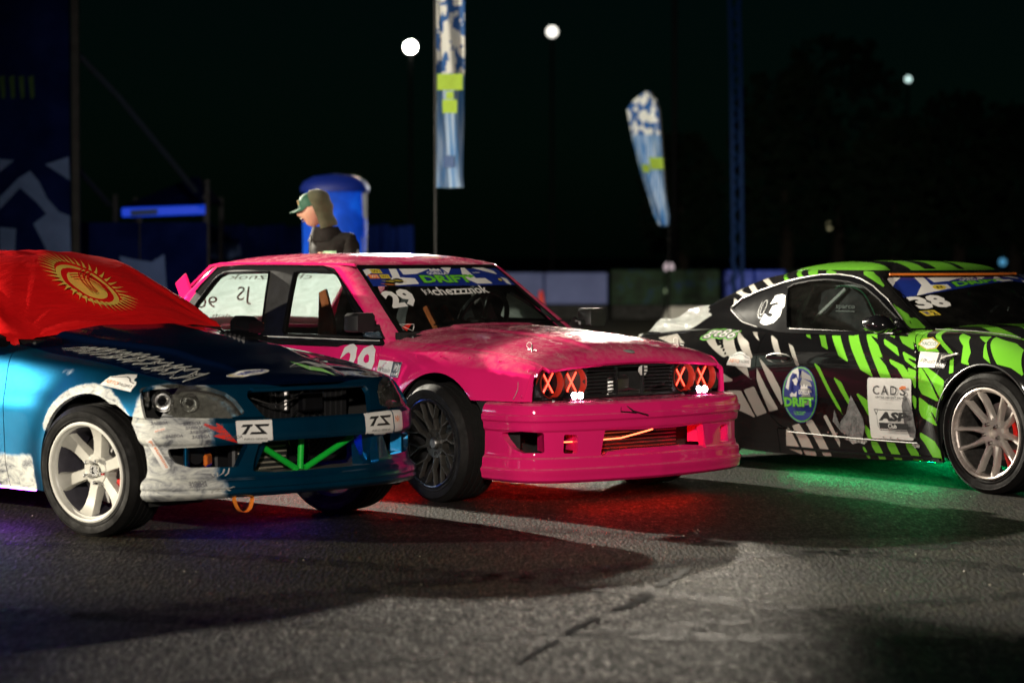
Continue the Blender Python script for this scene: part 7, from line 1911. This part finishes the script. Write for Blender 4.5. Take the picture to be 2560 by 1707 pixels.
lamp('flood_light_flag', (p.x + 6, 84, 12), (2.0, 35, 2.4), 90000, (1, .96, .9), 4.5, .4, .2)  # added spot without a fixture, brightens the leaning flag from behind
# trees far off
leafm = plain('dark_leaves', (.012, .035, .015), .7, var=.4, vscale=4); barkm = plain('bark', (.05, .04, .03), .9)
rt = random.Random(5)
def tree(x, y, h, lb):
    T = thing('tree', lb, 'tree', (x, y, 0), group='dark trees beyond the track')
    make('trunk', M().tube([(0, 0, 0), (.1, 0, h * .3), (0, .1, h * .6)], [.22, .16, .07], 8), barkm, T)
    m = M()
    for k in range(900):
        a = rt.uniform(0, 2 * pi); u = rt.random()**.5; zz = h * (.28 + .72 * rt.random()); rr = h * .27 * u * math.sqrt(max(.05, 1 - ((zz / h - .6) / .45)**2))
        if (int(a * 2.2) + int(zz * 1.1)) % 5 == 0: continue
        c = Vector((rr * cos(a), rr * sin(a), zz)); s_ = rt.uniform(.12, .30)
        n1 = Vector((rt.gauss(0, 1), rt.gauss(0, 1), rt.gauss(0, 1))).normalized(); n2 = n1.orthogonal().normalized()
        m.add([c - n1 * s_, c + n2 * s_ * .6, c + n1 * s_, c - n2 * s_ * .6], [(0, 1, 2, 3)])
    make('crown', m, leafm, T, fixn=False)
for k, (px, d, h) in enumerate([(1960, 66, 6.0), (2090, 72, 7.4), (2230, 62, 4.6), (2390, 68, 5.6), (2530, 64, 5.0), (1700, 74, 4.8)]):
    tree(at(px, 634, d).x, d, h, ['dark leafy tree behind the tail of the striped coupe', 'tallest dark tree over the striped roof', 'low dark tree over the striped windscreen', 'dark tree at the right above the striped bonnet', 'dark tree at the right edge', 'dark tree right of the leaning flag'][k])
for X_, Y_, Z_ in ((BACK), ) if False else ():
    pass
# masts that carry the lamps outside the picture
for loc, lb in ((BACK, 'tall floodlight mast out of view behind left'), (SIDE, 'portable floodlight stand out of view at the left'), (FRONT, 'floodlight mast behind the photographer')):
    T = thing('floodlight_mast', lb, 'floodlight', (loc[0], loc[1], 0))
    v = Vector((0.5 - loc[0], 13.2 - loc[1], 0)).normalized() * -.35
    make('mast_pole', M().tube([(v.x, v.y, 0), (v.x, v.y, loc[2])], .05, 8), pole_m, T)
    make('lamp_head', M().box((v.x * .7, v.y * .7, loc[2]), (.25, .25, .3), bev=.03), pole_m, T)

# ---- neon tubes below the cars
def neon(parent, pts, c, s):
    nm = 'neon_%.2f_%.2f_%.2f' % c
    mt = bpy.data.materials.get(nm) or emis(nm, c, s)
    make('neon_tube', M().tube(pts, .008, 6), mt, parent)
neon(PK, [(-2.1, -.62, .185), (-.45, -.62, .185)], (1, .012, .004), 60)
neon(PK, [(.60, -.40, .150), (.67, 0, .150), (.62, .50, .150)], (1, .012, .004), 120)
neon(PK, [(-2.1, .62, .185), (-.45, .62, .185)], (1, .012, .004), 60)
neon(GR, [(-1.65, -.735, .122), (-.36, -.735, .140)], (.0, 1, .24), 80)
neon(GR, [(-2.0, .66, .135), (-.35, .66, .145)], (.0, 1, .24), 42)
neon(GR, [(-3.1, -.5, .22), (-3.1, .5, .22)], (.0, 1, .24), 42)
neon(BL, [(.22, -.45, .17), (.22, .45, .17)], (.03, .02, 1), 11)
neon(BL, [(-1.9, -.74, .175), (-.52, -.74, .175)], (.35, .04, 1), 45)
# ================================================================== person
def person():
    T = thing('person', 'person in green cap, olive hood and black jacket walking behind the pink car', 'person', (-1.21, 17.3, 0), R(216))
    skin = plain('skin', (.44, .24, .155), .5, var=.08); jac = plain('black_jacket', (.016, .014, .012), .85, var=.3, vscale=6, spec=.2, bmp=.4, bscale=10)
    olive = plain('olive_hood', (.075, .075, .035), .85, var=.2, sheen=.3); capm = plain('green_cap', (.006, .07, .035), .7, var=.15); trous = plain('dark_trousers', (.02, .02, .025), .8)
    # body: one skin-modifier surface, x = facing direction
    J = [((0, 0, .98), .15, .13), ((.02, 0, 1.15), .145, .12), ((.03, 0, 1.32), .16, .15), ((.07, 0, 1.43), .10, .11), ((.12, 0, 1.52), .055, .055),
         ((.0, .175, 1.395), .078, .078), ((.0, .23, 1.20), .058, .058), ((.10, .25, .98), .045, .045), ((.14, .24, .90), .035, .03),
         ((.0, -.175, 1.395), .078, .078), ((.0, -.23, 1.20), .058, .058), ((.14, -.22, 1.02), .045, .045), ((.20, -.20, .96), .035, .03),
         ((.0, .10, .92), .10, .10), ((.16, .10, .50), .065, .065), ((.05, .10, .09), .045, .045), ((.20, .10, .04), .04, .035),
         ((.0, -.10, .92), .10, .10), ((.02, -.10, .50), .065, .065), ((-.22, -.10, .12), .045, .045), ((-.10, -.10, .05), .04, .035)]
    E = [(0, 1), (1, 2), (2, 3), (3, 4), (2, 5), (5, 6), (6, 7), (7, 8), (2, 9), (9, 10), (10, 11), (11, 12), (0, 13), (13, 14), (14, 15), (15, 16), (0, 17), (17, 18), (18, 19), (19, 20)]
    me = bpy.data.meshes.new('body'); me.from_pydata([j[0] for j in J], E, []); o = bpy.data.objects.new('body', me); link(o, T)
    bm = bmesh.new(); bm.from_mesh(me); L = bm.verts.layers.skin.verify(); bm.verts.ensure_lookup_table()
    for k, j in enumerate(J): bm.verts[k][L].radius = (j[1], j[2])
    bm.verts[0][L].use_root = True; bm.to_mesh(me); bm.free()
    md = o.modifiers.new('Skin', 'SKIN'); md.use_smooth_shade = True
    o.modifiers.new('Sub', 'SUBSURF').levels = 2; o.modifiers['Sub'].render_levels = 2
    dg = bpy.context.evaluated_depsgraph_get(); dg.update(); m2 = bpy.data.meshes.new_from_object(o.evaluated_get(dg))
    o.modifiers.clear(); o.data = m2; m2.materials.clear(); m2.materials.append(jac); m2.materials.append(trous)
    for p in m2.polygons:
        p.use_smooth = True; p.material_index = 1 if p.center.z < .88 else 0
    # folds on the jacket
    for v in m2.vertices:
        if v.co.z > .95: v.co += v.normal * (.006 * sin(v.co.z * 60 + v.co.x * 40) * sin(v.co.y * 25))
    H = Vector((.175, 0, 1.625))   # head centre; face looks along +x and down
    def headshape(r=1.0):
        rings = []
        for i in range(25):
            t = pi * i / 24; z = cos(t); rr = sin(t)
            ring = []
            for k in range(32):
                a = 2 * pi * k / 32; x, y = cos(a), sin(a)
                sx_ = .098; sy_ = .074; sz_ = .122
                X = x * rr * sx_; Y = y * rr * sy_; Z_ = z * sz_
                if z < -.1:                          # jaw narrows, chin forward
                    f = (-.1 - z) / .9; Y *= 1 - .38 * f; X = X * (1 - .25 * f) + .022 * f
                if x > .3:
                    fx = (x - .3) / .7; wy = math.exp(-(Y / .014)**2)
                    X += fx * wy * (.028 * math.exp(-((Z_ + .012) / .020)**2) + .012 * math.exp(-((Z_ - .010) / .02)**2))      # nose
                    X += fx * .006 * math.exp(-((Z_ + .052) / .010)**2) * math.exp(-(Y / .022)**2)     # lips
                    X -= fx * .010 * math.exp(-((Z_ - .018) / .012)**2) * math.exp(-((abs(Y) - .030) / .014)**2)   # eye sockets
                    X += fx * .008 * math.exp(-((Z_ + .095) / .018)**2) * math.exp(-(Y / .02)**2)     # chin
                ring.append((X * r, Y * r, Z_ * r))
            rings.append(ring)
        return M().loft(rings)
    tilt = Matrix.Translation(H) @ Matrix.Rotation(R(-36), 4, 'Z') @ Matrix.Rotation(R(14), 4, 'Y') @ Matrix.Scale(.93, 4)
    hd = make('head', headshape().xf(tilt), skin, T, 80)
    for s in (-1, 1):
        make('eye', M().lathe([(0, -.010), (.009, -.006), (.011, 0), (.009, .006), (0, .010)], 12, ax='z').xf(tilt @ Matrix.Translation((.079, s * .030, .016))), plain('eye_dark', (.03, .02, .015), .3) if 'eye_dark' not in bpy.data.materials else bpy.data.materials['eye_dark'], hd)
        make('eyebrow', M().tube([(.090, s * .014, .036), (.090, s * .030, .040), (.080, s * .045, .034)], .004, 5).xf(tilt), bpy.data.materials['eye_dark'], hd)
    make('moustache', M().tube([(.096, -.028, -.050), (.108, 0, -.040), (.096, .028, -.050)], .0065, 5).tube([(.090, -.02, -.068), (.099, 0, -.069), (.090, .02, -.068)], .004, 5).xf(tilt), plain('brown_hair', (.06, .03, .015), .8), hd)
    # cap
    rings = []
    for z, r in ((.030, 1.06), (.055, 1.07), (.085, 1.0), (.112, .80), (.128, .50), (.133, .1)):
        rings.append([(.100 * r * cos(a) - .004, .080 * r * sin(a), z) for a in np.linspace(0, 2 * pi, 33)[:-1]])
    cp = make('cap', M().loft(rings).xf(tilt), capm, T, 60)
    br = []
    for a in np.linspace(-1.15, 1.15, 17):
        br.append([(.094 * cos(a), .078 * sin(a), .036), (.094 * cos(a) + .082 * cos(a)**.8, .078 * sin(a) * .95, .022 - .010 * abs(sin(a))), (.094 * cos(a) + .082 * cos(a)**.8, .078 * sin(a) * .95, .018 - .010 * abs(sin(a))), (.094 * cos(a), .078 * sin(a), .030)])
    make('cap_brim', M().loft(br).xf(tilt), capm, cp, 50)
    make('cap_badge', M().box((.094, .02, .075), (.012, .035, .04), bev=.004).xf(tilt), plain('tan_badge', (.4, .3, .14), .7), cp)
    # hood over the cap, open at the face
    rings = []
    for i in range(22):
        t = i / 21; z = -.150 + .292 * t
        wob = .006 * sin(t * 17)
        zz = max(z, -.03); ax_ = .116 * math.sqrt(max(.02, 1 - ((zz - .02) / .132)**2)) + .05 * max(0, -.03 - z) + wob; ay_ = .100 * math.sqrt(max(.02, 1 - ((zz - .02) / .135)**2)) + .10 * max(0, -.03 - z)
        op = 1.42 + .15 * (1 - t) - .35 * t**3
        ring = [(ax_ * cos(a) * 1.05 - .022, ay_ * sin(a), z) for a in np.linspace(op, 2 * pi - op, 30)]
        inn = [(x * .93 - .003, y * .93, z_) for x, y, z_ in ring[::-1]]
        rings.append(ring + inn)
    make('hood', M().loft(rings).xf(tilt), olive, T, 60)
    make('collar', M().loft([[(r_ * cos(a) * 1.1 + .07 + o_, r_ * sin(a), z) for a in np.linspace(0, 2 * pi, 25)[:-1]] for r_, z, o_ in ((.13, 1.41, -.01), (.105, 1.455, .0), (.088, 1.495, .01), (.082, 1.51, .012), (.070, 1.50, .012))], cap=False), jac, T, 60)
    Tb = BVHTree.FromPolygons([tuple(v.co) for v in m2.vertices], [tuple(p.vertices) for p in m2.polygons])
    gn = plain('mint_print', (.35, .6, .35), .6); tn = plain('peach_print', (.7, .42, .28), .6)
    for (x0, z0, w, h, mt) in ((.10, 1.315, .05, .028, gn), (.14, 1.305, .07, .03, tn), (.10, 1.275, .08, .025, MT['print_yellow'])):
        lay(poly2([(0, 0), (1, 0), (1, 1), (0, 1)]), lambda u, v: Vector((x0 + w * u, .4, z0 + h * v)), Tb, (0, -1, 0), .004, 'jacket_patch', mt, T, .3)
    lay(ellipse(.5, .5, .5, .5), lambda u, v: Vector((-.05 + .045 * u, .5, 1.30 + .055 * v)), Tb, (0, -1, 0), .004, 'sleeve_badge', MT['print_grey'], T, .3)
    make('zip', M().tube([(.20, .0, 1.45), (.205, .0, 1.35), (.20, 0, 1.2)], .005, 5), MT['black'], T)
    # hands
    for s, c in ((1, Vector((.16, .24, .86))), (-1, Vector((.235, -.195, .935)))):
        m = M().loft([[tuple(c + Vector((x_ * .9, y_, z_))) for x_, y_, z_ in ((-.018 * k, -.014, zz), (-.018 * k, .014, zz), (.030 * k, .014, zz), (.030 * k, -.014, zz))] for zz, k in ((.03, .8), (-.02, 1.1), (-.05, 1.0))])
        for f in range(4): m.tube([tuple(c + Vector((-.014 + .013 * f, 0, -.045))), tuple(c + Vector((-.012 + .013 * f, .004 * s, -.075 - .004 * (f in (1, 2))))), tuple(c + Vector((-.016 + .013 * f, .010 * s, -.098 - .005 * (f in (1, 2)))))], [.008, .007, .005], 6)
        m.tube([tuple(c + Vector((.026, 0, -.005))), tuple(c + Vector((.042, 0, -.035))), tuple(c + Vector((.040, 0, -.058)))], [.010, .008, .006], 6)
        make('hand', m, skin, T, 60)
    return T
PERSON = person()
# ================================================================== ground
def asphalt():
    m, nt, b = nodes('asphalt')
    v = coords(nt)
    vs = coords(nt, (1, .22, 1)); n0 = noise(nt, 22, 5, .75, vs); n1 = noise(nt, 60, 4, .8, vs); n2 = noise(nt, 1.3, 7, .62, coords(nt, (1, 1.6, 1)), dist=.4); n3 = noise(nt, .5, 5, .6, coords(nt, (.6, 3.0, 1)), dist=.5)
    vo = N_(nt, 'ShaderNodeTexVoronoi'); vo.inputs['Scale'].default_value = 62; nt.links.new(vs, vo.inputs['Vector'])
    grain = math_(nt, 'ADD', math_(nt, 'MULTIPLY', n1.outputs[0], .6), math_(nt, 'MULTIPLY', n0.outputs[0], .4))
    c0 = ramp(nt, grain, [(.38, (.006, .006, .0055)), (.49, (.016, .0145, .0105)), (.56, (.037, .032, .021)), (.64, (.12, .103, .068))])
    c1 = mix(nt, ramp(nt, n2.outputs[0], [(.36, (.75, .75, .75)), (.62, (0, 0, 0))]).outputs[0], c0.outputs[0], (.016, .016, .015))
    c2 = mix(nt, ramp(nt, n3.outputs[0], [(.50, (0, 0, 0)), (.64, (.6, .6, .6))]).outputs[0], c1, (.012, .012, .012))
    nt.links.new(c2, b.inputs['Base Color'])
    b.inputs['Specular IOR Level'].default_value = .10
    rr = ramp(nt, grain, [(.36, (.9, .9, .9)), (.66, (.42, .42, .42))]); nt.links.new(rr.outputs[0], b.inputs['Roughness'])
    h = math_(nt, 'ADD', math_(nt, 'MULTIPLY', vo.outputs['Distance'], -.6), math_(nt, 'MULTIPLY', grain, 1.3))
    bump(nt, b, h, 1.0, .0065)
    return m
g_ = M(); g_.add([(-400, -60, 0), (400, -60, 0), (400, 700, 0), (-400, 700, 0)], [(0, 1, 2, 3)])
make('ground', g_, asphalt(), kind='structure')

rc = random.Random(3)
def crack(pts, w):
    m = M(); P = catmull(pts, 14); V = []
    for i, q in enumerate(P):
        t = P[min(i + 1, len(P) - 1)] - P[max(i - 1, 0)]; n = np.array([-t[1], t[0]]) / max(1e-6, np.hypot(*t[:2])); ww = w * rc.uniform(.25, 1.3)
        c = q + n * rc.uniform(-.6, .6) * w * 1.5
        V += [(c[0] + n[0] * ww, c[1] + n[1] * ww, .004), (c[0] - n[0] * ww, c[1] - n[1] * ww, .004)]
    m.add(V, [(2 * i, 2 * i + 1, 2 * i + 3, 2 * i + 2) for i in range(len(P) - 1)])
    make('ground_crack', m, plain('crack_shadow', (.006, .006, .006), .95) if 'crack_shadow' not in bpy.data.materials else bpy.data.materials['crack_shadow'], kind='structure')  # dark strip laid along the crack line
g2 = lambda px, py: (lambda d: ((px - 1280) / 6300 * d, d))(8354.0 / (py - 634))
crack([g2(1720, 1425), g2(1690, 1445), g2(1640, 1470)], .020)
crack([g2(1622, 1486), g2(1590, 1510), g2(1540, 1528)], .026)
crack([g2(1500, 1548), g2(1450, 1572), g2(1420, 1590)], .020)
crack([g2(1400, 1604), g2(1350, 1630), g2(1290, 1665)], .012)
crack([g2(2120, 1290), g2(1990, 1312), g2(1930, 1330), g2(1880, 1352)], .006)
crack([g2(1560, 1265), g2(1480, 1280), g2(1400, 1286), g2(1300, 1302)], .005)
# black rubber arcs left by sliding tyres
rubm, nt, b = nodes('rubber_on_asphalt')
b.inputs['Base Color'].default_value = (.006, .006, .006, 1); b.inputs['Roughness'].default_value = .6; b.inputs['Specular IOR Level'].default_value = .15
n = noise(nt, 14, 5, .7, coords(nt, (1, .3, 1))); r = ramp(nt, n.outputs[0], [(.42, (0, 0, 0)), (.60, (.75, .75, .75))]); nt.links.new(r.outputs[0], b.inputs['Alpha'])
for cx, cy, rad, a0, a1, w in ((-6, 2.0, 10.2, 10, 75, .2), (-6, 2.0, 11.8, 8, 70, .2), (8, -2, 13.2, 70, 140, .18), (8, -2, 14.7, 72, 138, .22), (3, 24, 15.5, 215, 300, .2), (0, 26, 18.6, 235, 300, .24)):
    m = M(); n_ = 60; V = []
    for k in range(n_ + 1):
        a = R(a0 + (a1 - a0) * k / n_); ww = w * (1 - abs(2 * k / n_ - 1)**6)
        V += [(cx + (rad - ww / 2) * cos(a), cy + (rad - ww / 2) * sin(a), .003), (cx + (rad + ww / 2) * cos(a), cy + (rad + ww / 2) * sin(a), .003)]
    m.add(V, [(2 * k, 2 * k + 1, 2 * k + 3, 2 * k + 2) for k in range(n_)]); make('tyre_mark', m, rubm, kind='structure')
gm = M()
for k in range(160):
    x, y = rc.uniform(-3.5, 3.5), rc.uniform(7.0, 14.5); r_ = rc.uniform(.0025, .006); a = rc.uniform(0, 3)
    gm.add([(x + r_ * cos(a), y + r_ * sin(a), 0), (x - r_ * cos(a + .4), y - r_ * sin(a + .4), 0), (x + r_ * cos(a + 2), y + r_ * sin(a + 2), 0), (x, y, r_ * 1.2)], [(0, 1, 3), (1, 2, 3), (2, 0, 3), (0, 2, 1)])
make('grit', gm, plain('pale_grit', (.22, .20, .14), .6), kind='stuff')
